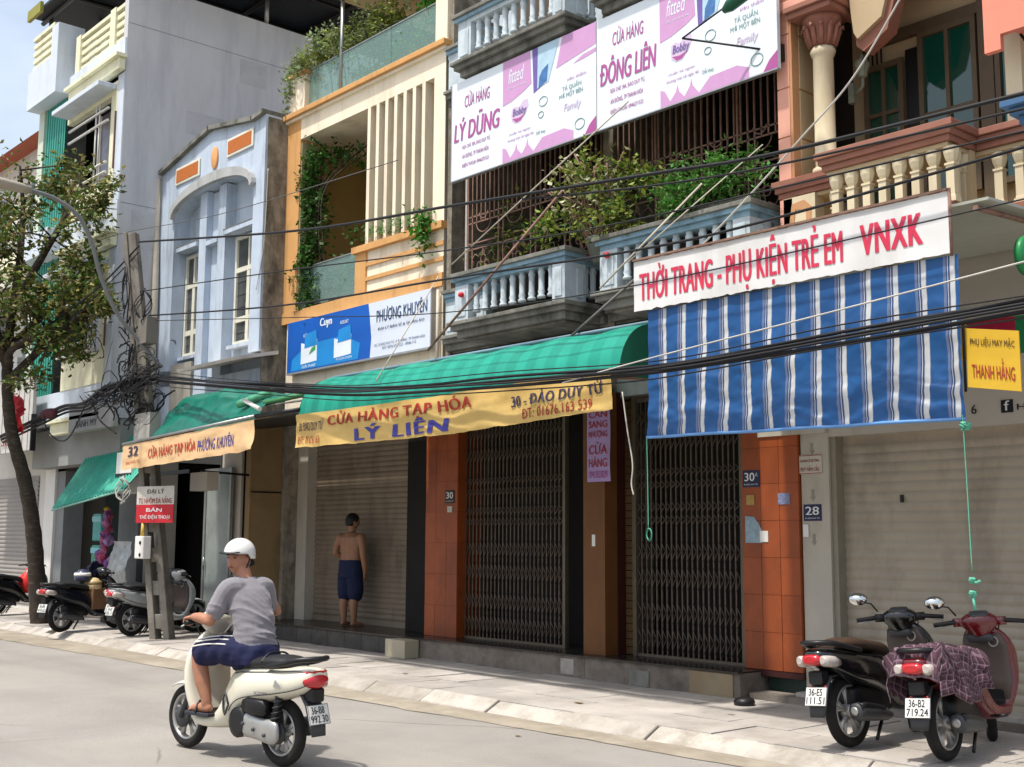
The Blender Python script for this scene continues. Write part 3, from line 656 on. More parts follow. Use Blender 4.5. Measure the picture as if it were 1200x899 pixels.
bx('slab', M_ewhite, HE, -23.38, -20.69, 8.63, 9.2, 10.49, 10.86); bx('cornice', M_ecream, HE, -23.05, -20.62, 8.50, 8.629, 10.20, 10.42, bevel=.015); bx('cornice_top', M_ecream, HE, -23.1, -20.56, 8.42, 8.629, 10.422, 10.485)
bx('lintel_wall', M_ecream, HE, -23.38, -20.95, 8.64, 8.75, 10.10, 10.199)
for wz in (8.30, 4.97):
    bx('slab', M_ewhite, HE, -25.0, -20.69, 8.63, 9.2, wz-1.14, wz-.57); bx('corner_strip', M_ewhite, HE, -20.95, -20.69, 8.645, 9.2, wz-.568, wz+1.89)
    bx('cornice', M_ecream, HE, -23.05, -20.62, 8.50, 8.629, wz-1.43, wz-1.21, bevel=.015); bx('cornice_top', M_ecream, HE, -23.1, -20.56, 8.42, 8.629, wz-1.208, wz-1.145)
    bx('apron', M_ecream, HE, -22.95, -20.951, 8.62, 8.72, wz-.568, wz+.02); bx('jamb', M_ecream, HE, -21.22, -20.951, 8.64, 8.74, wz+.021, wz+1.55); bx('reveal', pm('maroon reveal', '6a4a48', .7), HE, -20.99, -20.952, 8.615, 8.638, wz+.1, wz+1.2)
    bx('lintel', M_ecream, HE, -23.38, -20.951, 8.64, 8.76, wz+1.551, wz+1.89); bx('canopy', M_ewhite, HE, -23.3, -21.0, 8.28, 8.639, wz+1.64, wz+1.73, bevel=.01)
    bx('window', pm('violet grey pane', '7d7882', .25, .25, 4, spec=.6), HE, -22.4, -21.221, 8.95, 8.97, wz+.021, wz+1.55); bx('window_frame', M_white, HE, -22.44, -22.38, 8.93, 8.949, wz+.021, wz+1.55); bx('window_dark', M_dark, HE, -23.38, -22.4, 9.3, 9.35, wz-.5, wz+1.9)
    for za in (.08, .27, 1.08, 1.32): MB().tube([(-23.1, 8.58, wz+za), (-21.2, 8.58, wz+za)], .026, 8).build('grille_bar', M_white, HE)
    for xx in (-21.80, -21.64): MB().tube([(xx, 8.6, wz-.05), (xx, 8.6, wz+1.5)], .020, 8).build('grille_bar', M_white, HE)
    n = 9; w_ = 1.15/n; v = []; pr = []
    for i in range(n): pr += [(-24.68+i*w_, 8.72), (-24.68+i*w_+w_*.35, 8.72), (-24.68+i*w_+w_*.5, 8.66), (-24.68+i*w_+w_*.85, 8.66)]
    for x, y in pr: v += [(x, y, wz-.56), (x, y, wz+2.2)]
    MB().add(v, [(2*i, 2*i+2, 2*i+3, 2*i+1) for i in range(len(pr)-1)]).build('corrugated_shutter', M_teal, HE)
    bx('pillar', pm('pale green white plaster', 'bfcab9', .85, .05), HE, -25.0, -24.70, 8.64, 8.9, wz-.568, wz+2.25)
bx('bay_block', M_ewhite, HE, -25.0, -23.40, 8.36, 9.2, 10.52, 11.35); bx('bay_block', M_ewhite, HE, -25.0, -23.40, 8.36, 9.2, 7.2, 7.72, bevel=.01); bx('bay_post', M_ewhite, HE, -23.75, -23.40, 8.36, 8.9, 11.352, 11.98)
# roof parapet: cream slatted panels between posts
for a, b, y_ in ((-24.95, -23.76, 8.42), (-22.98, -21.52, 8.70), (-21.28, -20.72, 8.70)):
    z_ = 11.38 if y_ < 8.5 else 10.90
    for k in range(4): bx('parapet_slat', M_ecream, HE, a, b, y_, y_+.06, z_+k*.165, z_+.085+k*.165)
    bx('parapet_cap', M_ecream, HE, a, b, y_-.02, y_+.10, z_+.66, z_+.73)
for a, b in ((-23.2, -22.981), (-21.519, -21.281)): bx('parapet_post', M_ecream, HE, a, b, 8.66, 8.82, 10.862, 11.66)
# steel canopy over the roof terrace
rf = MB().box(-25.3, -19.2, 8.45, 18.5, 12.72, 12.78).build('terrace_roof', M_roof, HE)
for k in range(7): MB().tube([(-25.3, 8.7+k*1.5, 12.66), (-19.2, 8.7+k*1.5, 12.66)], .05, 6).build('purlin', M_black, rf)
for x in (-20.4, -22.0, -23.6): MB().tube([(x, 8.5, 12.68), (x, 18.4, 12.68)], .05, 6).build('rafter', M_black, rf)
bx('roof_fascia', pm('mustard fascia', '8d8a3a', .6), HE, -25.35, -24.6, 8.38, 8.449, 12.62, 12.85)
for x, y in ((-24.95, 8.75), (-24.4, 9.6), (-20.77, 11.6)): MB().tube([(x, y, 12.0 if x > -21 else 10.7), (x, y, 12.7)], .045, 8).build('roof_post', M_steel, HE)
# ground floor shop front
bx('fascia', pm('grey shop fascia', '8f918f', .7, .1, 3), HE, -25.0, -20.7, 8.9, 9.3, 3.0, 3.74)
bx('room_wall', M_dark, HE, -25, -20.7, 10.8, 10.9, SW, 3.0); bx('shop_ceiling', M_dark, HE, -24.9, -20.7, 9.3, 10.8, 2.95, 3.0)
bx('pier', M_white, HE, -25.15, -24.62, 9.25, 9.6, SW, 3.0); bx('pier', pm('grey pier', '7d8081', .7, .1), HE, -24.61, -24.2, 9.3, 9.7, SW, 3.0)
bx('shop_glass', M_glass, HE, -23.6, -21.9, 9.9, 9.92, .2, 2.9); bx('pier', pm('grey pier', '7d8081', .7, .1), HE, -21.75, -20.9, 9.4, 9.6, SW, 3.0)
MB().box(-25, -20.67, 9.3, 10.8, SW, .13).build('shop_floor', M_conc, HE)

# ================================================================ white shop house at the far left
HF = thing('white_shop_house', 'white two storey shop house behind the street tree', 'house', (-28, 9.2, SW))
M_fw = pm('white house plaster', 'c9c6bd', .8, .06, 3, dirt='a5a093', dirt_amt=.25, streak=5)
bx('wall', M_fw, HF, -33, -25.05, 9.3, 16, SW, 7.9)
bx('balcony_slab', M_fw, HF, -33, -25.06, 8.5, 9.299, 4.3, 4.5); bx('balcony_parapet', pm('grey ribbed parapet', '8f9092', .7, .1, 4), HF, -33, -25.06, 8.5, 8.6, 4.501, 5.3)
corrugated('roller_shutter', pm('pale grey shutter', '8e8983', .6, .05), HF, -31.5, -25.6, .2, 2.9, 9.28, .09)
bx('cornice', M_ecream, HF, -33, -25.06, 8.9, 9.299, 7.6, 7.9); bx('canopy', M_fw, HF, -33, -25.06, 8.4, 9.299, 6.85, 7.0)
for x in (-31.5, -29.2, -27): bx('window', M_pane, HF, x, x+1.2, 9.26, 9.298, 5.0, 6.7)
MB().prism([(8.9, 7.9), (16.2, 7.9), (16.2, 8.1), (8.9, 8.05)], 'x', -33.2, -25.05).build('roof', pm('grey roof slab', '77746e', .9, .15, 4), HF)
HG = thing('red_roof_house', 'distant house with a red roof above the tree', 'house', (-40, 14, SW))
bx('wall', M_fw, HG, -46, -34, 13, 22, SW, 13.9); MB().prism([(12.4, 13.9), (22.6, 13.9), (17.5, 16.4)], 'x', -46.5, -33.6).build('roof', pm('red metal roof', 'a3563f', .7, .1, 3), HG)
for x in (-44, -41, -38): bx('window', M_pane, HG, x, x+1.1, 12.96, 12.998, 11, 12.8)
# ================================================================ salmon house at the right
HA = thing('salmon_house', 'salmon and beige house with ornate column and terracotta balcony rail', 'house', (-4.5, 9.6, SW))
YA = 9.50
# ground floor: roller shutter shop
bx('wall', M_pier, HA, -6.60, -1.0, 9.90, 10.1, 2.62, 4.30)
bx('pier', M_pier, HA, -6.915, -6.60, 9.90, 10.3, SW, 4.30); bx('pier_return', pm('grey jamb', '8b8473', .8), HA, -6.599, -6.54, 9.93, 10.3, SW, 2.619)
bx('band', M_pier, HA, -7.40, -6.601, 9.855, 9.899, 2.66, 2.90)
bx('step', M_conc, HA, -7.38, -1, 9.62, 9.9, SW-.02, .16); bx('step', M_kerb, HA, -6.9, -1, 9.7, 10.4, .161, .20)
corrugated('roller_shutter', M_shut2, HA, -6.54, -1.5, .25, 2.62, 10.06, .092, .010); bx('shutter_rail', M_shut2, HA, -6.54, -1.5, 10.03, 10.08, .20, .25)
bx('lock', M_black, HA, -5.93, -5.90, 10.03, 10.045, 1.98, 2.05)
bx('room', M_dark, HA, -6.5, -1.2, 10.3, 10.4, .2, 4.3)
plate(HA, -6.895, -6.69, 1.815, 1.975, 9.898, '28', M_navy, M_wtxt, 'Đ. ĐÀO DUY TỪ')
p = bx('notice', pm('notice white', 'bdb6a8', .6), HA, -6.935, -6.67, 9.888, 9.898, 2.27, 2.455)
M_redtxt = pm('dull red lettering', '8a2a22', .6, .05); M_blktxt = pm('black lettering', '17161a', .6, .05)
bx('notice_border', M_redtxt, p, -6.93, -6.675, 9.886, 9.8879, 2.446, 2.452); bx('notice_border', M_redtxt, p, -6.93, -6.675, 9.886, 9.8879, 2.273, 2.279)
lettering(p, 'KHOAN CẮT BÊ TÔNG', (-6.92, 9.888, 2.27), (1, 0, 0), (0, 0, 1), .012, .115, .21, .04, M_redtxt, .01, .002)
lettering(p, 'RÚT HẦM CẦU', (-6.92, 9.888, 2.27), (1, 0, 0), (0, 0, 1), .012, .025, .21, .06, M_redtxt, .02, .002)
bx('switch_box', M_white, HA, -6.90, -6.84, 9.885, 9.899, 1.66, 1.78)
for z in (2.5, 2.05, 1.62): MB().prism([(-6.80, z+.07), (-6.77, z+.07), (-6.77, z), (-6.755, z), (-6.785, z-.045), (-6.815, z), (-6.80, z)], 'y', 9.896, 9.8995).build('arrow_mark', pm('faded grey stencil', '8d887c', .8), HA)
o = lettering(HA, 'f', (-4.86, 9.898, 2.73), (1, 0, 0), (0, 0, 1), .028, .008, .05, .085, M_wtxt, .02, .008)
bx('logo_square', M_blktxt, HA, -4.86, -4.755, 9.893, 9.899, 2.72, 2.83)
lettering(HA, 'HUYỀN TRANG', (-4.72, 9.898, 2.73), (1, 0, 0), (0, 0, 1), 0, .005, .85, .085, M_blktxt, .02)
lettering(HA, '6', (-5.13, 9.898, 2.73), (1, 0, 0), (0, 0, 1), 0, 0, .05, .08, M_blktxt, .02)
# first floor slab and mouldings under the balcony
M_sal2 = pm('orange beige moulding', 'b98a62', .8, .12, 3, .1, dirt='7d5536', dirt_amt=.3)
bay0, bay1, yb = -6.02, -4.78, 9.05
def run(name, mat, d, za, zb, bev=.006):
    mb = MB().box(bay0-d, bay1+d, yb-d, YA+.2, za, zb).box(-6.82-(d if d < .05 else .05), bay0-d-.002, YA-d, YA+.2, za, zb).box(bay1+d+.002, -1.0, YA-d, YA+.2, za, zb)
    return mb.build(name, mat, HA, bev)
bx('floor_slab', M_abeige, HA, -6.8, -1, YA+.02, 12, 4.22, 4.36)
for d, a, b, m_ in ((-.06, 4.16, 4.24, M_abeige), (.0, 4.242, 4.31, M_salmond), (.04, 4.312, 4.36, M_salmond), (.0, 4.362, 4.42, M_salmond)): run('balcony_moulding', m_, d, a, b)
for d, a, b, m_ in ((.05, 5.05, 5.11, M_salmond), (.025, 4.995, 5.048, M_salmond), (.0, 4.94, 4.993, M_salmond)): run('handrail', m_, d, a, b)
run('rail_soffit', M_abeige, -.03, 4.90, 4.938)
# square balusters with bowl capitals
h = 4.90-4.425
m_ = MB()
def sq(mb, r0, r1, z0, z1):
    mb.add([(-r0,-r0,z0),(r0,-r0,z0),(r0,r0,z0),(-r0,r0,z0),(-r1,-r1,z1),(r1,-r1,z1),(r1,r1,z1),(-r1,r1,z1)], [(3,2,1,0),(4,5,6,7),(0,1,5,4),(1,2,6,5),(2,3,7,6),(3,0,4,7)])
sq(m_, .05, .05, 0, .04); sq(m_, .04, .036, .041, .07); sq(m_, .036, .036, .071, h-.16); sq(m_, .044, .044, h-.159, h-.14); m_.lathe([(.034, h-.139), (.05, h-.11), (.066, h-.06), (.068, h-.02), (.066, h-.001)], n=8, smooth=False)
me = D.meshes.new('baluster'); me.from_pydata(m_.v, [], m_.f); me.materials.append(M_acol)
bl = [(bay0+.10+i*.158, yb+.09) for i in range(8)]+[(bay1-.09, yb+.09+.14*(i+1)) for i in range(2)]+[(-6.22, YA+.09), (-4.62, YA+.09), (-4.44, YA+.09), (-4.05, YA+.09), (-3.87, YA+.09)]
for x, y in bl:
    o = D.objects.new('baluster', me); col.objects.link(o); o.parent = HA; o.location = (x+4.5, y-9.6, 4.424-SW)
bx('pedestal', M_acol, HA, -6.76, -6.40, YA, YA+.15, 4.422, 4.93); MB().prism([(-6.72, 4.5), (-6.66, 4.86), (-6.52, 4.88), (-6.44, 4.80), (-6.46, 4.5), (-6.50, 4.5), (-6.50, 4.78), (-6.62, 4.8), (-6.67, 4.5)], 'y', YA-.008, YA-.0005).build('worn_motif', M_sal2, HA)
bx('pedestal', M_abeige, HA, bay1-.16, bay1-.002, yb+.36, YA-.01, 4.422, 4.93); bx('pedestal', M_acol, HA, -4.30, -4.16, YA, YA+.16, 4.422, 4.93)
# left pilaster with rusticated joints, return wall, column and arch
for k, (za, zb) in enumerate(((4.36, 4.93), (5.12, 5.55), (5.56, 6.05), (6.06, 6.6), (6.61, 7.2), (7.21, 8.2))):
    bx('pilaster_block', M_salmon, HA, -6.80, -6.66, YA, YA+.12, za, zb-.005); bx('return_block', M_abeige, HA, -6.70, -6.62, YA+.125, 10.1, za, zb-.012)
bx('pilaster_core', M_sal2, HA, -6.79, -6.63, YA+.01, 10.2, 4.36, 8.2)
bx('gap_shade_box', M_black, HA, -6.76, -6.60, 10.21, 10.55, 5.11, 7.0)  # solid box, painted black for the shade of the gap behind the grille
mb = MB()
for k in range(5): mb.box(-6.45+k*.05, -6.44+k*.05, 10.50, 10.52, 5.0, 6.7)
mb.build('iron_grille', M_black, HA)
cx_, cy_ = -6.37, 9.66
MB().lathe([(.13, 5.11), (.13, 5.18), (.10, 5.2), (.098, 6.3), (.11, 6.32), (.125, 6.36), (.11, 6.40)], (cx_, cy_, 0), 20).build('column', M_acol, HA)
cp = MB().lathe([(.10, 6.40), (.13, 6.45), (.135, 6.52), (.15, 6.60), (.19, 6.66), (.20, 6.70)], (cx_, cy_, 0), 16).build('capital', M_salmond, HA)
for k in range(12):
    t = 2*math.pi*k/12; c_, s_ = math.cos(t), math.sin(t)
    MB().tube([(cx_+.115*c_, cy_+.115*s_, 6.41), (cx_+.145*c_, cy_+.145*s_, 6.50), (cx_+.165*c_, cy_+.165*s_, 6.58), (cx_+.20*c_, cy_+.20*s_, 6.60), (cx_+.20*c_, cy_+.20*s_, 6.57)], [.022, .026, .024, .018, .01], 6).build('acanthus_leaf', M_salmond, cp)
MB().box(cx_-.24, cx_+.24, cy_-.24, cy_+.24, 6.70, 6.76).box(cx_-.27, cx_+.27, cy_-.27, cy_+.27, 6.762, 6.82).build('abacus', M_salmond, cp, .008)
bx('entablature', M_salmon, HA, -6.84, -6.08, YA-.05, YA+.3, 6.83, 6.92, bevel=.01); bx('entablature_block', M_abeige, HA, -6.62, -6.10, YA-.02, YA+.3, 6.921, 7.4)
bx('ceiling', M_abeige, HA, -6.62, -1, YA+.01, 12, 7.42, 7.6); bx('upper_band', M_salmon, HA, -6.8, -1, YA-.04, YA, 7.43, 7.75)
# cusped arch trim between the column and the next bay
ap = [(-6.09, 6.83), (-6.05, 6.35), (-5.98, 6.28), (-5.72, 6.42), (-5.62, 6.75), (-5.45, 7.05), (-5.2, 7.25), (-5.2, 7.42), (-6.09, 7.42)]
MB().prism(ap, 'y', YA+.25, YA+.42).build('arch_trim', M_salmond, HA); MB().prism([(x-.03 if x > -6 else x, z+.12 if i > 0 and i < 7 else z) for i, (x, z) in enumerate(ap)], 'y', YA+.20, YA+.249).build('arch_face', M_abeige, HA)
# window wall with timber casements
yw = 10.55
bx('window_wall', M_abeige, HA, -6.75, -1, yw, yw+.1, 4.36, 7.42)
for z in (5.25, 5.8): bx('wall_joint', M_wood, HA, -6.75, -6.42, yw-.004, yw, z, z+.02)
def casement(x0, x1, z0, z1, nz, y):
    f = MB().box(x0, x0+.05, y-.05, y, z0, z1).box(x1-.05, x1, y-.05, y, z0, z1).box(x0+.05, x1-.05, y-.05, y, z1-.06, z1).box(x0+.05, x1-.05, y-.05, y, z0, z0+.06)
    c = (x0+x1)/2; f.box(c-.02, c+.02, y-.045, y, z0+.06, z1-.06)
    hs = [z0+.06+(z1-z0-.12)*k/nz for k in range(nz+1)]
    for k in range(1, nz): f.box(x0+.05, c-.02, y-.04, y, hs[k]-.02, hs[k]+.02).box(c+.02, x1-.05, y-.04, y, hs[k]-.02, hs[k]+.02)
    wd = f.build('window', M_wood, HA)
    for k in range(nz):
        for a, b in ((x0+.05, c-.02), (c+.02, x1-.05)): bx('pane', M_gglass, wd, a, b, y-.015, y-.008, hs[k]+(.02 if k else 0), hs[k+1]-(.02 if k < nz-1 else 0))
casement(-6.42, -5.98, 4.9, 6.42, 3, yw-.06); casement(-5.82, -5.22, 4.9, 6.62, 2, yw-.04)
bx('window_shade_slab', M_black, HA, -5.975, -5.825, yw-.05, yw-.001, 4.9, 6.5)  # black slab on the wall, its colour standing in for shade between casements
bx('mullion', M_wood, HA, -5.20, -5.06, yw-.08, yw-.001, 4.6, 6.8); bx('transom', M_wood, HA, -6.45, -5.05, yw-.07, yw-.001, 6.63, 6.74)
casement(-5.04, -4.3, 4.9, 6.5, 2, yw-.05)
bx('front_pier', M_acol, HA, -4.50, -4.36, YA+.02, YA+.25, 5.12, 6.6)
# lantern by the column
ln = MB().lathe([(.015, .0), (.045, .02), (.05, .06), (.075, .14), (.06, .18), (.03, .20), (.012, .25)], (-6.12, 9.95, 6.10), 8, smooth=False).build('wall_lantern', pm('verdigris iron', '6f7364', .7, .2, 12), HA)
MB().tube([(-6.25, 10.0, 6.0), (-6.2, 9.97, 5.98), (-6.12, 9.95, 6.02), (-6.12, 9.95, 6.11)], .016, 6).build('lantern_arm', pm('verdigris iron', '6f7364'), ln)
bx('lantern_rose', pm('verdigris iron', '6f7364'), ln, -6.30, -6.24, 9.97, 10.03, 5.9, 6.1)
# neighbour at the right edge: salmon fascia, blue rail end, green sign
HN = thing('salmon_fascia', 'bright salmon hanging fascia at the top right corner', 'fascia', (-3.4, 9.3, 5.6))
M_sfas = pm('bright salmon paint', 'db8670', .6, .05)
MB().prism([(-4.54, 5.66), (-4.40, 5.66), (-4.40, 5.79), (-3.2, 5.79), (-3.2, 6.9), (-4.54, 6.9)], 'y', 9.25, 9.31).build('panel', M_sfas, HN)
MB().tube([(-4.3, 9.4, 5.8), (-4.2, 9.45, 5.6), (-4.15, 9.5, 5.2)], .012, 6).build('bracket', M_black, HN); bx('panel_back', M_sfas, HN, -4.36, -3.2, 9.312, 9.6, 5.85, 6.9)
HN2 = thing('blue_balcony_end', 'blue moulded balcony corner cut by the right edge', 'balcony', (-3.6, 8.9, 4.4))
for d, a, b in ((.10, 4.93, 4.99), (.05, 4.87, 4.928), (.0, 4.80, 4.868), (-.05, 4.74, 4.798)): bx('cornice', pm('deep blue paint', '3f6288', .7, .15), HN2, -4.05-d, -2.5, 8.75-d, 9.4, a, b, bevel=.006)
bx('pedestal', pm('light blue paint', '8fa6bd', .7, .1), HN2, -3.95, -2.5, 8.80, 9.39, 4.2, 4.738)
def side_sign(name, label, mat, x0, x1, y, z0, z1): return tag(MB().box(x0, x1, y, y+.05, z0, z1).build(name, mat, None, .01), label, 'sign')
tg = MB().lathe([(.0, -.03), (.14, -.03), (.15, 0), (.14, .03), (0, .03)], (0, 0, 0), 24, 'x'); tg.v = [(x-3.88, 8.4+y*1.0, 3.68+z) for x, y, z in tg.v]
tag(tg.build('round_sign', pm('green sign paint', '1f7d45', .4, .05)), 'green round sign cut by the right edge above yellow banner', 'sign')
# ================================================================ shop signs
UX, UZ = (1, 0, 0), (0, 0, 1)
M_board = pm('white sign vinyl', 'd9e2e9', .45, .04, 2, spec=.4)
M_pink = pm('lilac pink print', 'c193be', .5, .05); M_mag = pm('magenta lettering', 'a5528f', .5, .04); M_lil = pm('pale lilac print', 'c9b6cf', .5, .04)
M_pgreen = pm('grey green print', '7d9a97', .5, .05); M_bluep = pm('blue print', '4470a6', .5, .3, 14); M_lblue = pm('pale blue print', 'a9c6d8', .5, .12, 9); M_violet = pm('violet print', '6e5c9e', .5, .1)
M_alum = pm('aluminium frame', 'a7a9aa', .4, .1, metal=.6)
def poly(parent, pts, y, mat, name='print', t=.002):
    return MB().prism(pts, 'y', y-t, y).build(name, mat, parent)
def shop_board(name, label, x0, x1, y, z0, z1, who, l1):
    S = thing(name, label, 'sign', ((x0+x1)/2, y, z0))
    bx('board', M_board, S, x0, x1, y, y+.05, z0, z1); MB().box(x0, x1, y-.004, y+.055, z0-.015, z0-.001).box(x0-.012, x0-.001, y-.004, y+.055, z0-.015, z1).build('frame', M_alum, S)
    W, H = x1-x0, z1-z0
    P = lambda u, v: (x0+u*W, z0+v*H)
    q = lambda pts, m, k=1, nm='print': poly(S, [P(*p) for p in pts], y-.001*k, m, nm)
    q([(.385, .56), (.45, .58), (.53, .63), (.585, .68), (.575, 1), (.385, 1)], M_pink)
    q([(.60, .57), (.64, .60), (.745, 1), (.59, 1)], M_violet); q([(.625, .60), (.70, .63), (.77, 1), (.63, 1)], M_lblue, 3); q([(.635, .60), (.69, .64), (.70, .80), (.66, .76), (.64, .70)], M_bluep, 5)
    q([(.75, .72), (1, .80), (1, 1), (.79, 1)], M_pink); q([(.86, .70), (.92, .75), (1, .765), (1, .73), (.93, .71)], M_pink)
    q([(.385, 0), (.86, 0), (.86, .08), (.80, .13), (.66, .12), (.60, .02), (.565, .10), (.56, .16), (.55, .10), (.52, .03), (.49, .09), (.482, .15), (.472, .09), (.44, .03), (.41, .13), (.385, .15)], M_pink)
    q([(.93, .0), (1, .0), (1, .14), (.96, .08)], M_mag, 2)
    # heart shaped logo
    hp = [(.445, .44), (.45, .50), (.475, .515), (.50, .495), (.53, .545), (.56, .545), (.565, .48), (.545, .41), (.51, .35), (.475, .345), (.45, .38)]
    q(hp, M_lil, 1, 'heart_logo'); q([(.455, .40), (.48, .355), (.51, .36), (.54, .41), (.50, .39), (.475, .395)], M_mag, 3, 'heart_swoosh')
    L = lambda s, u, v, w_, h_, m, b=.012, sh=0, off=.004: lettering(S, s, (x0, y, z0), UX, UZ, u*W, v*H, w_*W, h_*H, m, b, off, shear=sh)
    L('Bobby', .458, .40, .095, .09, M_violet, .03, .2, .007)
    L('CỬA HÀNG', .10, .71, .19, .16, M_mag, .03, .15); L(who, .02, .38, .345, .25, M_mag, .035, .15)
    L(l1, .085, .28, .21, .06, M_mag, .015); L('AN ĐÔNG, TP THANH HÓA', .085, .185, .2, .06, M_mag, .015); L('ĐIỆN THOẠI: 0946271533', .085, .09, .2, .06, M_mag, .015)
    L('fitted', .425, .76, .11, .14, M_board, .01, .3); L('mềm mại cho bé yêu', .42, .70, .13, .03, M_board, .01)
    L('TẢ QUẦN', .79, .47, .12, .07, M_pgreen, .02); L('MỞ MỘT BÊN', .77, .40, .15, .065, M_pgreen, .02); L('siêu thấm', .82, .56, .12, .04, M_pink, .01)
    L('Family', .80, .26, .11, .09, M_lil, .02, .2); L('chuẩn bé ngoan', .43, .24, .15, .035, M_pink, .01); L('thoáng mát cả ngày dài', .42, .18, .18, .035, M_pink, .01); L('Dễ thay', .62, .15, .06, .05, M_pgreen, .01)
    for c, r in (((.665, .46), .028), ((.65, .34), .018), ((.90, .12), .03)):
        mb = MB().tube([(x0+(c[0]+r*math.cos(t))*W, y-.002, z0+(c[1]+r*1.6*math.sin(t))*H) for t in [2*math.pi*k/18 for k in range(19)]], .006, 4); mb.build('line_drawing', M_pgreen, S)
    return S
shop_board('shop_signboard', 'white and pink signboard reading LÝ DŨNG under the upper left balcony', -11.80, -9.168, 9.35, 6.22, 7.52, 'LÝ DŨNG', 'ĐỊA CHỈ: 30A, ĐÀO DUY TỪ,')
shop_board('shop_signboard', 'white and pink signboard reading ĐÔNG LIÊN beside the salmon pilaster', -9.152, -6.68, 9.35, 6.22, 7.52, 'ĐÔNG LIÊN', 'ĐỊA CHỈ: 30A, ĐÀO DUY TỪ,')

S = thing('shop_signboard', 'blue and white signboard reading PHƯƠNG KHUYÊN on the beige house', 'sign', (-14.6, 9.8, 4.2))
x0, x1, y, z0, z1 = -16.52, -12.78, 9.80, 4.22, 5.03
bx('board', pm('white blue sign vinyl', 'c9d2de', .4, .03), S, x0, x1, y, y+.06, z0, z1)
M_skb = pm('cobalt print', '0c56ae', .4, .12, 1.5); M_skb2 = pm('azure print', '1f86cc', .4, .15, 3); M_navt = pm('navy lettering', '27416b', .5)
poly(S, [(x0, z0), (x0+2.30, z0), (x0+2.33, z0+.3), (x0+2.28, z0+.62), (x0+2.24, z1), (x0, z1)], y-.001, M_skb)
poly(S, [(x0+.12, z0+.02), (x0+2.0, z0+.02), (x0+2.05, z0+.25), (x0+1.6, z0+.42), (x0+.6, z0+.40), (x0+.15, z0+.2)], y-.0032, M_skb2)
for ox, hh in ((.42, .34), (1.36, .30)):
    poly(S, [(x0+ox, z0+.10), (x0+ox+.46, z0+.12), (x0+ox+.46, z0+.12+hh), (x0+ox+.23, z0+.05+hh), (x0+ox, z0+.10+hh)], y-.006, M_board, 'product_box'); poly(S, [(x0+ox+.10, z0+.16+hh*.55), (x0+ox+.46, z0+.16+hh*.6), (x0+ox+.44, z0+.14+hh+.12), (x0+ox+.12, z0+.12+hh+.10)], y-.009, M_skb2, 'product_box')
poly(S, [(x0+.66, z0+.24), (x0+.84, z0+.30), (x0+.84, z0+.36), (x0+.74, z0+.33)], y-.012, pm('leaf green print', '3f9b52', .5), 'print')
L = lambda s, u, v, w_, h_, m, b=.01, sh=0: lettering(S, s, (x0, y, z0), UX, UZ, u, v, w_, h_, m, b, .006, shear=sh)
L('PHƯƠNG KHUYÊN', 2.46, .50, 1.20, .22, M_navt, .025); L('ĐẠI LÝ BÁN SỈ & QUẦN ÁO', 2.5, .37, 1.1, .07, M_navt, .005); L('ĐC: 32 ĐÀO DUY TỪ - P. BA ĐÌNH - TP THANH HÓA', 2.42, .15, 1.2, .05, M_navt, .003); L('ĐT: 0376.555.123 - 0946.112', 2.62, .09, .8, .04, M_navt, .003)
L('Cuyn', .95, .60, .34, .16, M_board, .04); L('HÂN', .48, .52, .14, .07, M_board, .02); L('RESORT', 1.52, .60, .22, .05, M_board, .02); L('GIẢI PHÁP', .45, .035, .4, .06, M_board, .02); L('SỰ LỰA CHỌN', 1.42, .05, .42, .05, M_board, .01)
MB().box(x0, x1+.02, y-.01, y+.07, z0-.03, z0-.001).box(x1+.001, x1+.02, y-.01, y+.07, z0-.001, z1+.01).build('frame', M_alum, S)

# ---- white fascia sign THỜI TRANG over the striped tarpaulin
S = thing('fascia_sign', 'long white fascia sign with red THỜI TRANG lettering above striped tarpaulin', 'sign', (-5.67, 7.85, 3.66))
x0, x1, y, z0, z1 = -7.20, -4.16, 7.82, 3.655, 4.11
rg = random.Random(5)
def fs(u, v):
    x = x0+u*(x1-x0); z = z0+v*(z1-z0)
    e = .013*fbm(u*40, 3 if v > .5 else 8)*((v-.5)*2)**3
    return (x, y-.006*math.sin(u*70)*.4*(1-v)-.004*fbm(u*8, v*3, 2), z+e)
MB().grid(fs, 90, 8).build('vinyl', pm('white tarpaulin vinyl', 'd6d6d4', .5, .05, 3, dirt='b0aaa2', dirt_amt=.2, streak=4), S)
MB().box(x0+.02, x1-.02, y+.02, y+.05, z0+.03, z1-.03).build('backing_frame', M_steel, S)
M_redl = pm('red pink lettering', 'c8324f', .5, .08, 12)
fw_ = lambda p_, q_: fs(p_/(x1-x0), q_/(z1-z0))
lettering(S, 'THỜI TRANG - PHỤ KIỆN TRẺ EM', (x0, y, z0), UX, UZ, .07, .015, 2.10, .41, M_redl, .045, .003, warp=fw_, sp=1.05); lettering(S, 'VNXK', (x0, y, z0), UX, UZ, 2.32, .105, .52, .235, M_redl, .05, .003, warp=fw_, sp=1.1)
bx('hem_rod', M_rust, S, x0, x1, y-.02, y+.02, z1+.005, z1+.022); MB().tube([(x1+.012, y, z0-.02), (x1+.012, y, z1+.02)], .012, 6).build('lace_rod', M_rust, S)
aw = thing('awning_roof', 'pale sheet roof running back from the white fascia sign to the wall', 'awning', (-5.5, 8.8, 3.9))
MB().add([(-7.15, 7.9, 4.02), (-3.9, 7.9, 4.02), (-3.9, 9.88, 4.13), (-7.15, 9.88, 4.13)], [(0, 1, 2, 3)]).build('sheet', pm('pale green grey sheet', 'a9aca0', .6, .08), aw, solid=.02)
for x in (-7.1, -5.6, -4.0): MB().tube([(x, 7.9, 3.97), (x, 9.88, 4.08)], .02, 6).build('rafter', M_rust, aw)

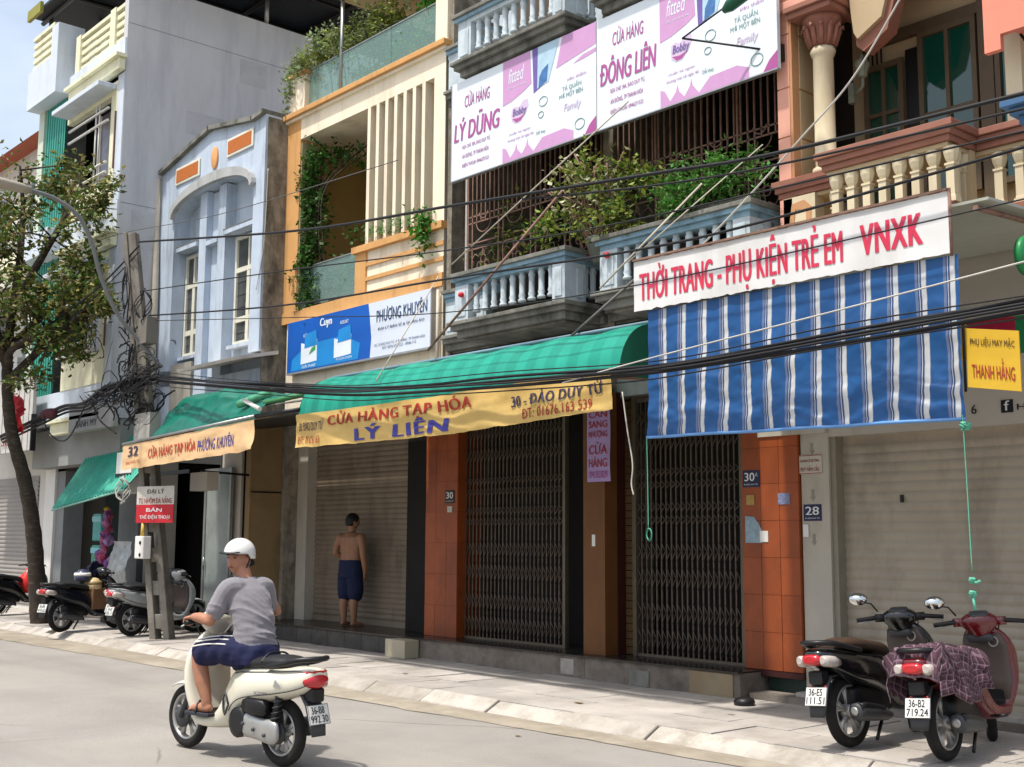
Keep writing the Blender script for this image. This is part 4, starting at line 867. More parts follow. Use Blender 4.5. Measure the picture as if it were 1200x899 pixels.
# ---- striped tarpaulin
TS = stripe_mat('blue white tarpaulin stripes', [(0, '28609f'), (.50, '7484ab'), (.60, '274c80'), (.64, 'c9ced6'), (.67, '274c80'), (.715, '8f98aa'), (.735, 'dde0e3'), (.895, '8f98aa'), (.915, '28609f')], .2255, 'X', .38, .45, .35, .30)
def tarp(u, v):
    x = -7.07+u*2.95; z = 2.48+.045*(1-u)+v*(1.17-.045*(1-u)); b = 1-v
    yy = 7.86-.03*b+.030*b*math.sin(u*21+v*2)+.03*b*fbm(u*5+v*2, v*4, 7)+.016*fbm(u*16-v*5, v*9+u*4, 1)*b**.5
    return (x+.012*b*math.sin(v*7+u*9), yy, z)
T = thing('striped_tarpaulin', 'blue and white striped tarpaulin hanging below the white fascia sign', 'tarpaulin', (-5.6, 7.86, 2.48))
MB().grid(tarp, 160, 60).build('cloth', TS, T)
MB().tube([Vector(tarp(u/40, 0))+Vector((0, 0, -.008)) for u in range(41)], .014, 6).build('hem', pm('pale blue hem', '5f8fc4', .5), T)

# ---- green barrel awning and its yellow banner
GS = stripe_mat('green awning stripes', [(0, '1a9780'), (.45, '1e9c85'), (.5, '25a48c'), (.95, '1e9c85')], .30, 'X', .4, .4, .22, .1)
A_ = thing('barrel_awning', 'green striped barrel awning over the yellow LÝ LIÊN banner', 'awning', (-10.2, 8.2, 3.1))
def barrel(u, v):
    x = -12.92+u*5.50; t = v*1.42
    if v < 1.01:
        a = v*math.pi/2; yy = 8.30-.45*math.cos(a); zz = 3.13+.50*math.sin(a)
    else: k = (v-.72)/.28; yy = 8.30+1.655*k; zz = 3.63-.05*k*1.0
    return (x+.004*math.sin(v*9+u*30), yy+.003*math.sin(u*52+v), zz+.010*math.sin(u*41)*(.4+v)+.018*fbm(u*9, v*3))
MB().grid(barrel, 120, 24).build('cloth', GS, A_)
MB().add([(-12.9, 8.3, 3.615), (-7.42, 8.3, 3.615), (-7.42, 9.925, 3.57), (-12.9, 9.925, 3.57)], [(0, 1, 2, 3)]).build('unseen_back_sheet', pm('neutral grey sheet', '7d7c78', .6, .15, 3), A_, solid=.012)  # unseen awning back, added in grey to keep green bounce off the balconies
cap = [(7.85, 3.11)]+[(8.30-.45*math.cos(k*math.pi/20), 3.13+.50*math.sin(k*math.pi/20)) for k in range(11)]+[(8.62, 3.60), (8.62, 3.11)]
dg = pm('dark green end cloth', '15664f', .6, .15, 5)
for x in (-12.925, -7.415): MB().prism(cap, 'x', x-.003, x+.003).build('end_panel', dg, A_)
MB().tube([(-12.9, 8.30, 3.655), (-7.42, 8.30, 3.655)], .02, 6).build('ridge_pipe', pm('blue grey pipe', '6d8796', .5), A_); MB().tube([(-12.9, 7.86, 3.12), (-7.42, 7.86, 3.12)], .018, 6).build('front_pipe', M_rust, A_)
for x in (-12.8, -10.2, -7.5): MB().tube([(x, 7.9, 3.10), (x, 9.9, 3.25)], .02, 6).build('rafter', M_rust, A_)
YB = thing('yellow_banner', 'yellow cloth banner reading CỬA HÀNG TẠP HÓA LÝ LIÊN', 'banner', (-10.2, 7.82, 2.75))
M_ban = pm('yellow banner cloth', 'c7a864', .75, .07, 3, .1, 30, dirt='a28246', dirt_amt=.25, dscale=3)
def ban(u, v):
    x = -12.90+u*5.44; zb = 2.735+.02*u+.09*max(0, u-.55)**1.0*1.2*.9-.03*math.sin(u*math.pi)+.012*fbm(u*18, 1); zt = 3.145-.02*math.sin(u*math.pi)+.03*u
    z = zb+(zt-zb)*v
    return (x, 7.80+.012*math.sin(u*34+v*3)+.018*fbm(u*11, v*3, 4)+.03*(1-v)*fbm(u*4, 9), z)
MB().grid(ban, 150, 14).build('cloth', M_ban, YB)
M_pur = pm('violet blue lettering', '3b3a8c', .6, .06); M_rd = pm('brick red lettering', 'a02c22', .6, .06); M_ink = pm('dark violet lettering', '3a3350', .6)
def bw(p, q): return ban(p/5.44, q)
BL = lambda s, a, b, w_, h_, m, bo=.03, sp=1.08: lettering(YB, s, (0, 0, 0), UX, UZ, a, b, w_, h_, m, bo, .008, warp=bw, sp=sp)
BL('CỬA HÀNG TẠP HÓA', .72, .50, 2.75, .46, M_rd, .035); BL('LÝ LIÊN', 1.30, .08, 1.75, .42, M_pur, .05, 1.22); BL('30. ĐÀO DUY TỪ', .08, .48, .56, .34, M_ink, .02); BL('ĐT: 01676.163', .05, .10, .52, .22, M_rd, .01)
BL('30 - ĐÀO DUY TỪ', 4.05, .42, 1.28, .36, M_ink, .035); BL('ĐT: 01676.163 539', 4.22, .10, .95, .24, M_rd, .02)

# ---- banner 32 with its lean-to roof and green tarpaulin heap
B3 = thing('faded_banner', 'faded cream banner numbered 32 in front of the utility pole', 'banner', (-15.8, 7.72, 2.65))
M_ban2 = pm('faded cream banner cloth', 'd4b083', .75, .08, 3, .1, 30, dirt='a9814d', dirt_amt=.28, dscale=2.5)
def b32(u, v):
    x = -17.84+u*4.04; zb = 2.645+.105*u+.014*fbm(u*15, 2)+(.05*max(0, u-.9)*10*.3); zt = 3.02+.13*u
    return (x, 7.72+.012*fbm(u*9, v*3, 4)+.05*max(0, u-.88)*6*(1-v)*math.sin(v*5+u*30), zb+(zt-zb)*v)
MB().grid(b32, 110, 12).build('cloth', M_ban2, B3)
def w32(p, q): return b32(p/4.04, q)
L3 = lambda s, a, b, w_, h_, m, bo=.03: lettering(B3, s, (0, 0, 0), UX, UZ, a, b, w_, h_, m, bo, .007, warp=w32, sp=1.1)
M_or = pm('orange red lettering', 'bb4a33', .6, .06); L3('32', .22, .50, .36, .40, M_ink, .05); L3('ĐÀO DUY TỪ', .14, .20, .50, .17, M_or, .02); L3('CỬA HÀNG TẠP HÓA', .92, .22, 1.52, .58, M_or, .04); L3('PHƯƠNG KHUYÊN', 2.50, .24, 1.02, .50, M_pur, .03)
LT = thing('lean_to_roof', 'dark sheet lean-to roof behind the numbered cream banner', 'awning', (-15.8, 8.5, 3.1))
MB().add([(-17.85, 7.74, 3.05), (-16.86, 7.74, 3.08), (-13.0, 7.95, 3.19), (-13.0, 9.96, 3.46), (-16.84, 9.96, 3.41), (-16.86, 9.39, 3.33), (-17.85, 9.39, 3.32)], [(0, 1, 5, 6), (1, 2, 3, 4, 5)]).build('sheet', M_black, LT, solid=.02)  # back part added over the beige house to keep sun off its shutter
MB().tube([(-17.85, 7.72, 3.05), (-13.78, 7.72, 3.19)], .022, 6).build('front_pipe', M_steel, LT); MB().tube([(-13.8, 7.74, 3.19), (-12.9, 7.86, 3.22)], .03, 6).build('side_beam', M_black, LT)
M_gtarp = pm('dark green tarpaulin', '0d6a58', .35, .18, 3, .15, 20, spec=.5)
GT = thing('green_tarpaulin', 'crumpled dark green tarpaulin heaped on the lean-to roof', 'tarpaulin', (-15.6, 8.0, 3.2))
def heap(u, v):
    x = -17.2+u*3.3; top = 3.74-.14*u+.10*math.sin(u*4)+.05*fbm(u*4, 1); e = min(1, u*9)
    yy = 7.80+v*.75-.10*math.sin(v*math.pi)*(1+.5*fbm(u*5, v*2, 3)); z0_ = 3.05+.03*u*3.9
    z = z0_+(top-z0_)*math.sin(min(1, v*1.15)*math.pi/2)*e+.03*fbm(u*5+v*3, v*4-u*4, 5)*math.sin(v*math.pi)
    return (x, yy+.05*fbm(u*6-v*5, v*4+u*3, 2), z+.045*math.sin(9*u-6*v+2.5*fbm(u*2, v*2))*math.sin(v*math.pi))
MB().grid(heap, 70, 36).build('cloth', M_gtarp, GT)
MB().tube([(-14.55+.65*k/8, 7.9+.02*k, 3.42+.055*k/2*.6) for k in range(9)], [.055+.006*math.sin(k*3) for k in range(9)], 10).build('rolled_end', pm('sage green roll', '4f9a78', .5, .3, 14), GT)
MB().tube([(-14.05, 7.7, 3.42), (-13.55, 7.66, 3.26)], .03, 8).build('pole_end', M_white, GT)
LS = thing('white_side_awning', 'short white slatted awning with green edge left of the barrel awning', 'awning', (-13.4, 8.2, 3.3))
for k in range(5): MB().add([(-14.0+k*.24, 8.0, 3.36), (-14.0+k*.24+.225, 8.0, 3.37), (-14.0+k*.24+.225, 9.3, 3.62), (-14.0+k*.24, 9.3, 3.62)], [(0, 1, 2, 3)]).build('slat', M_white, LS, solid=.012)
MB().tube([(-14.0, 7.98, 3.40), (-12.95, 7.98, 3.43)], .035, 8).build('green_edge', pm('green edge', '3c7d4d', .6), LS)

# ---- small signs
CS = thing('vertical_banner', 'narrow lilac banner CẦN SANG NHƯỢNG on the brown pillar', 'banner', (-9.45, 9.64, 2.27))
def cs(u, v): return (-9.63+u*.36-.012*v*(1-v)+.02*u*(1-v)*.5, 9.655-.012*math.sin(u*3)-.02*math.sin(v*7)*u*.4, 2.27+v*.86)
MB().grid(cs, 8, 20).build('cloth', pm('lilac cloth', 'a78fc2', .8, .06), CS)
for s_, b_, h_, m_ in (('CẦN', .84, .14, M_rd), ('SANG', .71, .09, M_rd), ('NHƯỢNG', .56, .12, M_rd), ('CỬA', .36, .16, M_rd), ('HÀNG', .19, .14, M_rd), ('094.92.829', .05, .09, M_mag)):
    lettering(CS, s_, (0, 0, 0), UX, UZ, .1, b_, .8, h_, m_, .03, .006, warp=cs)
TH = thing('yellow_sign', 'small yellow hanging sign reading PHỤ LIỆU MAY MẶC THANH HẰNG', 'sign', (-4.0, 7.9, 2.7))
o_, r_ = Vector((-4.12, 7.92, 2.70)), Vector((.365, .035, -.06)); u_ = Vector((0, 0, .42))
v_ = [o_, o_+r_, o_+r_+u_, o_+u_]; MB().add(v_, [(0, 1, 2, 3)]).build('board', pm('yellow sign cloth', 'cfa72c', .6, .08, 6), TH, solid=.012)
ru, uu = r_.normalized(), u_.normalized()
lettering(TH, 'PHỤ LIỆU MAY MẶC', o_, ru, uu, .03, .29, .31, .075, pm('brown ink', '4a3420', .6), .01, .010); lettering(TH, 'THANH HẰNG', o_, ru, uu, .035, .07, .30, .15, M_rd, .03, .010)
MB().tube([o_+Vector((-.02, 0, -.03)), o_+u_+Vector((-.02, 0, .03))], .010, 6).build('rod', M_black, TH)
RS = thing('red_yellow_sign', 'crimson and yellow sign board behind the small yellow sign', 'sign', (-4.0, 9.6, 3.1))
bx('red_half', pm('crimson paint', '9c1432', .5), RS, -4.62, -4.23, 8.9, 8.93, 3.06, 3.35); bx('yellow_half', pm('chrome yellow paint', 'd0a020', .5), RS, -4.85, -4.621, 8.9, 8.93, 3.06, 3.35); bx('green_half', pm('green paint', '1c6b3c', .5), RS, -4.229, -3.9, 8.9, 8.93, 3.06, 3.35)

# ---- folding arm lamp at the salmon pilaster
FA = thing('wall_lamp', 'green shaded lamp on a folding arm in front of the pink signboard', 'lamp', (-6.7, 9.4, 6.3))
MB().tube([(-6.72, 9.46, 6.42), (-7.55, 8.95, 6.68)], .011, 6).build('arm', M_black, FA); MB().tube([(-7.55, 8.95, 6.68), (-6.95, 8.9, 6.80)], .009, 6).build('arm', M_black, FA)
sh = MB().tube([(-6.98, 8.9, 6.76), (-6.9, 8.9, 6.79), (-6.6, 8.9, 6.88), (-6.35, 8.9, 6.95)], [.03, .065, .07, .04], 10); sh.build('shade', pm('dark green enamel', '12503a', .35), FA)
MB().box(-6.76, -6.70, 9.44, 9.5, 6.33, 6.5).build('bracket', M_black, FA)
# ================================================================ utility pole, lamp, cables
def smooth_path(pts, n=10):
    pts = [Vector(p) for p in pts]; out = []
    for i in range(len(pts)-1):
        p0, p1, p2, p3 = pts[max(0, i-1)], pts[i], pts[i+1], pts[min(len(pts)-1, i+2)]
        for k in range(n):
            t = k/n; out.append(.5*((2*p1)+(-p0+p2)*t+(2*p0-5*p1+4*p2-p3)*t*t+(-p0+3*p1-3*p2+p3)*t**3))
    out.append(pts[-1]); return out
M_pole = pm('weathered pole concrete', '7e7970', .95, .25, 5, .6, 40, dirt='3f3b36', dirt_amt=.5, dscale=3, streak=3)
M_cable = pm('black cable rubber', '17171a', .6, .2, 10); M_gcable = pm('grey cable', '5d5c5a', .6, .2, 8); M_wcable = pm('white cable', 'b5b2aa', .5, .1)
PO = thing('utility_pole', 'weathered concrete lattice utility pole wrapped in cables', 'pole', (-17.3, 8.25, SW))
pb, pt = Vector((-17.3, 8.25, SW)), Vector((-17.92, 7.72, 6.42)); ax = (pt-pb)
def pole_pt(z, s=0, d=0):
    k = (z-SW)/(6.42-SW); c = pb+ax*k; wv = .165*(1-k)+.11*k
    dirx = Vector((.80, .60, 0)); diry = Vector((.60, -.80, 0)); return c+dirx*s*wv+diry*d*wv*.62
def pbox(name, s0, s1, z0, z1, d0=-1, d1=1):
    v = [pole_pt(z0, s0, d0), pole_pt(z0, s1, d0), pole_pt(z0, s1, d1), pole_pt(z0, s0, d1), pole_pt(z1, s0, d0), pole_pt(z1, s1, d0), pole_pt(z1, s1, d1), pole_pt(z1, s0, d1)]
    return MB().add(v, [(3,2,1,0),(4,5,6,7),(0,1,5,4),(1,2,6,5),(2,3,7,6),(3,0,4,7)]).build(name, M_pole, PO, .012)
pbox('flange', -1, -.36, SW-.05, 6.42); pbox('flange', .36, 1, SW-.05, 6.42)
zz = [.35, .85, 1.35, 1.8, 2.25, 2.7, 3.2]
for z in zz: pbox('rung', -.358, .358, z-.1, z+.12, -.8, .8)
pbox('web', -.358, .358, 3.5, 6.41, -.62, .62)
# boxes and the red and white board on the pole
bx('meter_box', pm('grey meter box', '6f6a62', .6, .1), PO, -17.35, -17.05, 7.66, 7.85, 4.55, 4.95); bx('junction_box', pm('pale steel box', '9b9890', .6, .1), PO, -17.6, -17.05, 7.78, 7.95, 3.05, 3.5)
PS = thing('pole_sign', 'small white and red board with ĐẠI LÝ lettering on the pole', 'sign', (-17.2, 7.95, 1.85))
def psq(u, v): return Vector((-17.55+u*.80, 7.86+.22*u, 1.84+v*.53))
o_ = psq(0, 0); ru = (psq(1, 0)-o_); uu = Vector((0, 0, 1)); wl = ru.length; ru = ru.normalized()
def psb(name, v0, v1, mat, off):
    n_ = ru.cross(uu)*off; q = [o_+uu*v0*.55+n_, o_+ru*wl+uu*v0*.55+n_, o_+ru*wl+uu*v1*.55+n_, o_+uu*v1*.55+n_]
    return MB().add(q, [(0, 1, 2, 3)]).build(name, mat, PS, solid=.012)
psb('white_half', .50, 1, pm('dirty white board', 'bdb8ae', .6, .1), 0); psb('red_half', 0, .498, pm('red board', 'b3202a', .6, .08), 0)
for s_, a, b, w_, h_, m_ in (('ĐẠI LÝ', .28, .42, .46, .10, M_blktxt), ('TỦ NHÔM ĐA NĂNG', .06, .29, .90, .11, M_redtxt), ('BÁN', .28, .165, .42, .07, M_wtxt), ('THẺ ĐIỆN THOẠI', .10, .045, .82, .085, M_wtxt)):
    lettering(PS, s_, o_, ru, uu, a*wl, b, w_*wl, h_, m_, .03, .009)
MX = thing('electric_box', 'small white electric box hung on the pole below the red board', 'box', (-17.35, 7.95, 1.3))
MB().box(-17.52, -17.22, 7.84, 7.97, 1.30, 1.64).build('case', M_white, MX, .015)
for z in (1.36, 1.54): MB().lathe([(.0, -.012), (.025, -.012), (.03, 0)], (-17.32, 7.84, z), 10, 'y').build('socket', M_black, MX)
MB().tube([(-17.4, 7.9, 1.64), (-17.42, 7.92, 1.84)], .03, 8).build('conduit', pm('yellow conduit', 'c0a045', .5), MX)
WB = thing('white_shop_box', 'white shop sign box with black band behind the pole', 'sign', (-17.6, 8.6, 2.3))
bx('box', M_white, WB, -19.75, -19.15, 8.45, 8.75, 2.36, 3.05); bx('band', M_black, WB, -19.76, -19.14, 8.44, 8.449, 2.62, 2.69); bx('box', M_pier, WB, -17.3, -16.75, 8.6, 8.8, 2.34, 2.62)
bx('arm', M_black, WB, -19.14, -17.31, 8.58, 8.62, 2.62, 2.68); MB().tube([(-17.0, 8.62, 2.64), (-16.9, 9.5, 2.60)], .02, 6).build('rail', M_black, WB)
SL = thing('street_lamp', 'curved grey street lamp arm reaching out from the pole over the road', 'street lamp', (-17.3, 7.9, 4.5))
MB().tube(smooth_path([(-17.1, 7.95, 4.2), (-17.3, 7.69, 4.57), (-17.3, 7.30, 4.98), (-17.3, 7.02, 5.5), (-17.3, 6.85, 6.0), (-17.3, 6.62, 6.38), (-17.3, 6.25, 6.57), (-17.3, 5.9, 6.62)], 5), .032, 8).build('arm', pm('grey lamp paint', '6f7272', .5, .1), SL)
hd = MB(); rings = []
for t, wv, hv in ((0, .06, .05), (.15, .11, .07), (.45, .14, .08), (.75, .12, .06), (.95, .05, .02)):
    rings.append([(-17.3+wv*math.cos(k*math.pi/6), 5.92-t, 6.62+hv*math.sin(k*math.pi/6)+.04*t) for k in range(12)])
hd.loft(rings).build('lamp_head', pm('lamp head paint', '9b9385', .5, .1), SL)
# long cables: one object each
def cable(label, pts, r, mat=M_cable, n=12, group=None): return tag(MB().tube(smooth_path(pts, n), r, 6).build('overhead_cable', mat), label, 'cable', group)
cable('thickest black cable from the pole top across all the signs', [(-17.62, 7.72, 6.22), (-12.8, 7.70, 5.47), (-9.70, 7.7, 5.14), (-6.90, 7.7, 4.84), (-5.54, 7.7, 4.70), (-3.4, 7.7, 4.62)], .016)
cable('black cable strung just below the thickest one at the right', [(-8.6, 7.72, 4.98), (-6.91, 7.72, 4.74), (-5.54, 7.72, 4.61), (-3.4, 7.72, 4.52)], .010)
cable('thin cable from the middle of the pole to the salmon balcony', [(-17.45, 7.75, 5.41), (-13.19, 7.7, 5.01), (-9.69, 7.7, 4.66), (-7.32, 7.7, 4.47), (-3.4, 7.7, 4.36)], .008)
cable('black cable crossing the beige house windows below the pole top', [(-17.3, 7.8, 5.01), (-13.05, 7.7, 4.55), (-9.83, 7.7, 4.36), (-7.07, 7.7, 4.18), (-5.55, 7.7, 4.17), (-3.4, 7.7, 4.26)], .012)
cable('thin cable crossing the blue PHƯƠNG KHUYÊN board', [(-17.2, 7.82, 4.92), (-12.84, 7.7, 4.36), (-9.82, 7.7, 4.0), (-7.0, 7.7, 3.86), (-3.4, 7.7, 3.9)], .006)
bun = [(-16.95, 7.85, 4.02), (-16.2, 7.75, 3.90), (-14.67, 7.62, 3.69), (-13.10, 7.62, 3.49), (-11.38, 7.62, 3.29), (-10.10, 7.62, 3.22), (-8.72, 7.62, 3.15), (-7.13, 7.62, 3.09), (-6.26, 7.62, 3.08), (-4.89, 7.62, 3.12), (-3.4, 7.62, 3.17)]
rg = random.Random(11)
names_b = ['thick lowest', 'upper thick', 'middle', 'loose front', 'tight rear', 'sagging thin', 'thin upper']
for i, nm in enumerate(names_b):
    oz = (-.035, .03, 0, -.015, .015, -.07, .065)[i]; oy = (0, .015, -.03, -.045, .03, -.02, 0)[i]
    cable(nm+' black cable of the heavy bundle across the awnings', [(x, y+oy+rg.gauss(0, .012), z+oz*(1+.5*rg.random())+rg.gauss(0, .008)) for x, y, z in bun], (.018, .015, .012, .011, .014, .007, .006)[i], n=8, group='cables of the heavy bundle across the awnings')
for i, nm in enumerate(('upper', 'lower', 'front')):
    cable(nm+' cable of the bundle running from the pole to the street tree', [(x, y+.03*i, z-.05*i) for x, y, z in ((-17.0, 7.8, 4.05), (-18.35, 7.65, 4.0), (-19.2, 7.62, 3.80), (-20.2, 7.65, 3.82), (-21.04, 7.6, 3.70), (-22.8, 7.5, 3.45))], (.03, .025, .02)[i], group='cables of the bundle between pole and tree')
cable('upper cable rising from the pole towards the tree crown', [(-17.6, 7.72, 6.15), (-19.0, 7.6, 5.62), (-21.13, 7.5, 5.2), (-24, 7.4, 4.7)], .014)
cable('second cable descending from the pole top to the lamp arm', [(-17.6, 7.72, 6.05), (-18.3, 7.65, 5.75), (-19.6, 7.55, 5.3), (-22, 7.4, 4.6)], .010)
cable('cable loop hanging from the left bundle', [(-19.0, 7.6, 3.85), (-19.5, 7.55, 3.3), (-20.0, 7.55, 3.22), (-20.6, 7.55, 3.45), (-20.8, 7.55, 3.75)], .012); cable('short cable dropping from the left bundle to the teal awning', [(-18.9, 7.6, 3.88), (-18.75, 7.7, 3.5), (-18.3, 7.8, 3.25)], .014)
cable('white cable stretched across the striped tarpaulin', [(-7.9, 7.6, 3.06), (-6.8, 7.6, 3.17), (-4.88, 7.6, 3.33), (-3.4, 7.6, 3.46)], .007, M_wcable)
cable('pale wire running diagonally past the salmon balcony', [(-4.62, 8.2, 5.95), (-5.13, 8.2, 5.35), (-5.63, 8.2, 4.98), (-6.2, 8.15, 4.54), (-6.9, 8.1, 4.05)], .008, M_wcable)
cable('grey wire sloping over the grey and arched house fronts', [(-23.5, 8.2, 6.6), (-20.5, 8.3, 6.9), (-17.0, 8.8, 6.75), (-12.5, 9.0, 6.6)], .006, M_gcable)
cable('thin wire hanging along the weathered wall of the arched house', [(-16.8, 9.5, 7.6), (-16.82, 9.48, 6.4), (-16.95, 9.44, 5.6)], .008, M_wcable)
# tangle at the pole
mb = MB(); rg = random.Random(21)
for i in range(85):
    c = pole_pt(3.4+rg.random()**1.3*1.25)+Vector((rg.gauss(-.05, .30), rg.gauss(-.1, .14), rg.gauss(0, .14)))
    a = rg.uniform(.10, .34); b = rg.uniform(.06, .26); th = rg.uniform(0, 6.28); n_ = rg.randint(14, 20); tw = rg.uniform(1.5, 6)
    e1 = Vector((math.cos(th), .4*math.sin(th), .25*rg.gauss(0, 1))); e2 = Vector((.2*rg.gauss(0, 1), .3*rg.gauss(0, 1), 1))
    mb.tube([c+e1*a*math.cos(tw*k/n_)+e2*b*math.sin(tw*k/n_)+Vector((rg.gauss(0, .006), rg.gauss(0, .006), rg.gauss(0, .006))) for k in range(n_+1)], rg.choice((.006, .008, .011, .014)), 5)
ct = struct(mb.build('cable_tangle', M_cable), 'stuff'); tag(ct, 'dense tangle of black cables knotted round the utility pole', 'cables')
mb = MB()
for i in range(44):
    k = rg.random(); c = Vector((-17.0-k*2.0, 7.72-.1*k, 4.02-.2*k))+Vector((rg.gauss(0, .12), rg.gauss(0, .06), rg.gauss(-.03, .07)))
    mb.tube(smooth_path([c+Vector((-.35-.3*rg.random(), rg.gauss(0, .04), rg.gauss(-.06, .06))), c+Vector((0, rg.gauss(0, .05), rg.gauss(-.04, .08))), c+Vector((.35+.3*rg.random(), rg.gauss(0, .04), rg.gauss(.06, .06)))], 4), rg.choice((.006, .009, .012)), 5)
for i in range(16):
    z = rg.uniform(4.3, 6.2); p = pole_pt(z); mb.tube(smooth_path([p+Vector((rg.gauss(0, .05), -.14, rg.gauss(0, .05))), p+Vector((rg.choice((-1, 1))*rg.uniform(.06, .17), -.14, rg.gauss(-.2, .12))), p+Vector((rg.gauss(0, .08), -.15, rg.uniform(-.8, -.3)))], 5), rg.choice((.006, .009, .012)), 5)
ct = struct(mb.build('cable_tangle', M_cable), 'stuff'); tag(ct, 'loose cable ends fraying out left of the pole', 'cables')
mb = MB()
for i in range(7):
    c = pole_pt(rg.uniform(3.5, 4.9))+Vector((rg.gauss(.2, .3), -.2, 0)); mb.tube(smooth_path([c, c+Vector((rg.gauss(0, .25), rg.gauss(0, .05), rg.gauss(-.2, .12))), c+Vector((rg.gauss(.1, .4), rg.gauss(0, .05), rg.gauss(-.35, .25)))], 5), rg.choice((.005, .007)), 5)
ct = struct(mb.build('cable_tangle', M_gcable), 'stuff'); tag(ct, 'pale cable offcuts among the black tangle on the pole', 'cables')
# coiled cables
for lab, c, rr, m_ in (('coil of black cable on the right side of the pole top', (-17.25, 7.68, 5.15), .20, M_cable), ('white coil of cable beside the white and red pole board', (-17.95, 7.8, 2.35), .16, M_wcable)):
    mb = MB()
    for k in range(3): mb.tube([(c[0]+(rr+.02*k)*math.cos(t)*.9, c[1]+.05*math.sin(3*t+k), c[2]+(rr+.02*k)*math.sin(t)*1.1) for t in [6.283*j/20 for j in range(21)]], .009, 5)
    tag(mb.build('cable_coil', m_), lab, 'cable coil')
# support rods of the awnings
def rod(label, a, b, r, m_): return tag(MB().tube([a, b], r, 6).build('support_rod', m_), label, 'rod', None)
rod('pale rod rising from the barrel awning to the beige house corner', (-11.25, 7.85, 3.42), (-11.85, 9.2, 4.95), .008, M_pvc)
rod('rust brown rod rising past the left blue balcony', (-10.75, 8.2, 3.75), (-9.25, 8.9, 5.45), .015, M_rust)
rod('dark grey rod by the right end of the barrel awning', (-8.42, 8.2, 3.62), (-7.98, 8.9, 4.38), .016, M_gcable)
rod('pale rod leaning on the right blue balcony rail', (-8.0, 8.2, 4.05), (-7.2, 8.8, 5.05), .010, M_pvc); rod('long pale rod from left balcony up to ĐÔNG LIÊN board', (-11.2, 8.9, 4.95), (-8.25, 8.9, 6.2), .008, M_pvc)
rod('long thin rod over the white fascia sign to the balcony plants', (-7.35, 7.9, 4.15), (-6.55, 8.9, 5.3), .006, M_pvc)
# hanging cords
def cord(label, pts, r, m_): return tag(MB().tube(smooth_path(pts, 6), r, 6).build('white_rope', m_), label, 'cord')
M_gcord = pm('green nylon cord', '5fae93', .6, .1)
RC = thing('knotted_rope', 'green cord with knots hanging before the grey roller shutter', 'cord', (-4.12, 7.85, 1.4))
MB().tube(smooth_path([(-4.13, 7.84, 2.50), (-4.125, 7.85, 2.0), (-4.115, 7.85, 1.42)], 6), .004, 5).build('cord', M_gcord, RC)
for z, s_ in ((2.42, .03), (1.36, .018), (1.27, .02)):
    mb = MB()
    for k in range(5): mb.tube([(-4.118+s_*math.cos(t*2+k), 7.85+s_*math.sin(t+k), z+s_*.9*math.sin(t*1.5+k*2)) for t in [j*.9 for j in range(8)]], .007, 5)
    mb.build('knot', M_gcord, RC)
MB().tube(smooth_path([(-4.118, 7.85, 1.36), (-4.09, 7.85, 1.345), (-4.06, 7.85, 1.36)], 5), .009, 6).build('loose_end', M_gcord, RC); MB().tube([(-4.115, 7.85, 1.25), (-4.105, 7.85, 1.16)], .010, 6).build('loose_end', M_gcord, RC)
RC = thing('knotted_rope', 'green cord knot hanging below the left corner of the striped tarpaulin', 'cord', (-7.08, 7.85, 1.7))
MB().tube(smooth_path([(-7.08, 7.84, 2.52), (-7.082, 7.85, 2.1), (-7.08, 7.85, 1.72)], 6), .004, 5).build('cord', M_gcord, RC)
mb = MB(); 
for k in range(3): mb.tube([(-7.075+.03*math.cos(t+k), 7.85, 1.67+.05*math.sin(t*1.0+k)) for t in [j*.7 for j in range(9)]], .009, 5)
mb.build('knot', M_gcord, RC)
cord('white cord hanging at the right end of the yellow banner', [(-7.38, 7.85, 2.95), (-7.33, 7.86, 2.6), (-7.27, 7.86, 2.3), (-7.285, 7.86, 2.12), (-7.26, 7.86, 2.02)], .007, M_wcable)
for lab, p in (('small red lantern tied on the left blue balcony', (-11.45, 9.25, 4.66)), ('small red lantern tied on the right blue balcony', (-8.92, 9.25, 4.72))):
    tag(MB().lathe([(0, -.04), (.035, -.02), (.04, 0), (.03, .025), (0, .035)], p, 10).build('paper_lantern', pm('red paper', 'c22a34', .6)), lab, 'lantern')

# ---- teal corrugated awning and shop goods of the left shop
TA = thing('corrugated_awning', 'teal corrugated sheet awning sloping over the left shop', 'awning', (-20.5, 8.4, 2.3))
n = 26; v = []; f = []
for i in range(n*4+1):
    u = i/(n*4); d = .022*math.sin(u*n*2*math.pi)
    xa, xb = -22.55+u*3.5, -21.95+u*3.1
    v += [(xb, 8.22-d*.5, 2.12+.29*u+d), (xa+.2, 9.2-d*.5, 3.50+.06*u+d)]
for i in range(n*4): f.append((2*i, 2*i+2, 2*i+3, 2*i+1))
MB().add(v, f, True).build('sheet', pm('teal awning sheet', '2f9a83', .45, .12, 5, dirt='1d6a5c', dirt_amt=.35, dscale=3), TA)
MB().tube([(-21.95, 8.22, 2.10), (-18.85, 8.22, 2.39)], .018, 6).build('edge_pipe', pm('pale green pipe', '7fb5a4', .5), TA)
SB = thing('grey_name_board', 'grey name board with dark letters above the teal awning', 'sign', (-21.7, 8.55, 3.5))
bx('board', pm('grey name board', '8d8d8b', .6, .1), SB, -21.9, -19.9, 8.42, 8.5, 3.52, 3.95); lettering(SB, 'BÁNH MỲ', (-21.9, 8.42, 3.52), UX, UZ, .35, .07, .95, .17, M_blktxt, .03)
BG = thing('white_balcony_sign', 'white ribbed sign panel with red figures left of the tree bundle', 'sign', (-25.6, 8.0, 3.5))
bx('panel', pm('white ribbed panel', 'b9b7b2', .6, .1), BG, -27.5, -23.6, 8.35, 8.42, 3.30, 4.75)
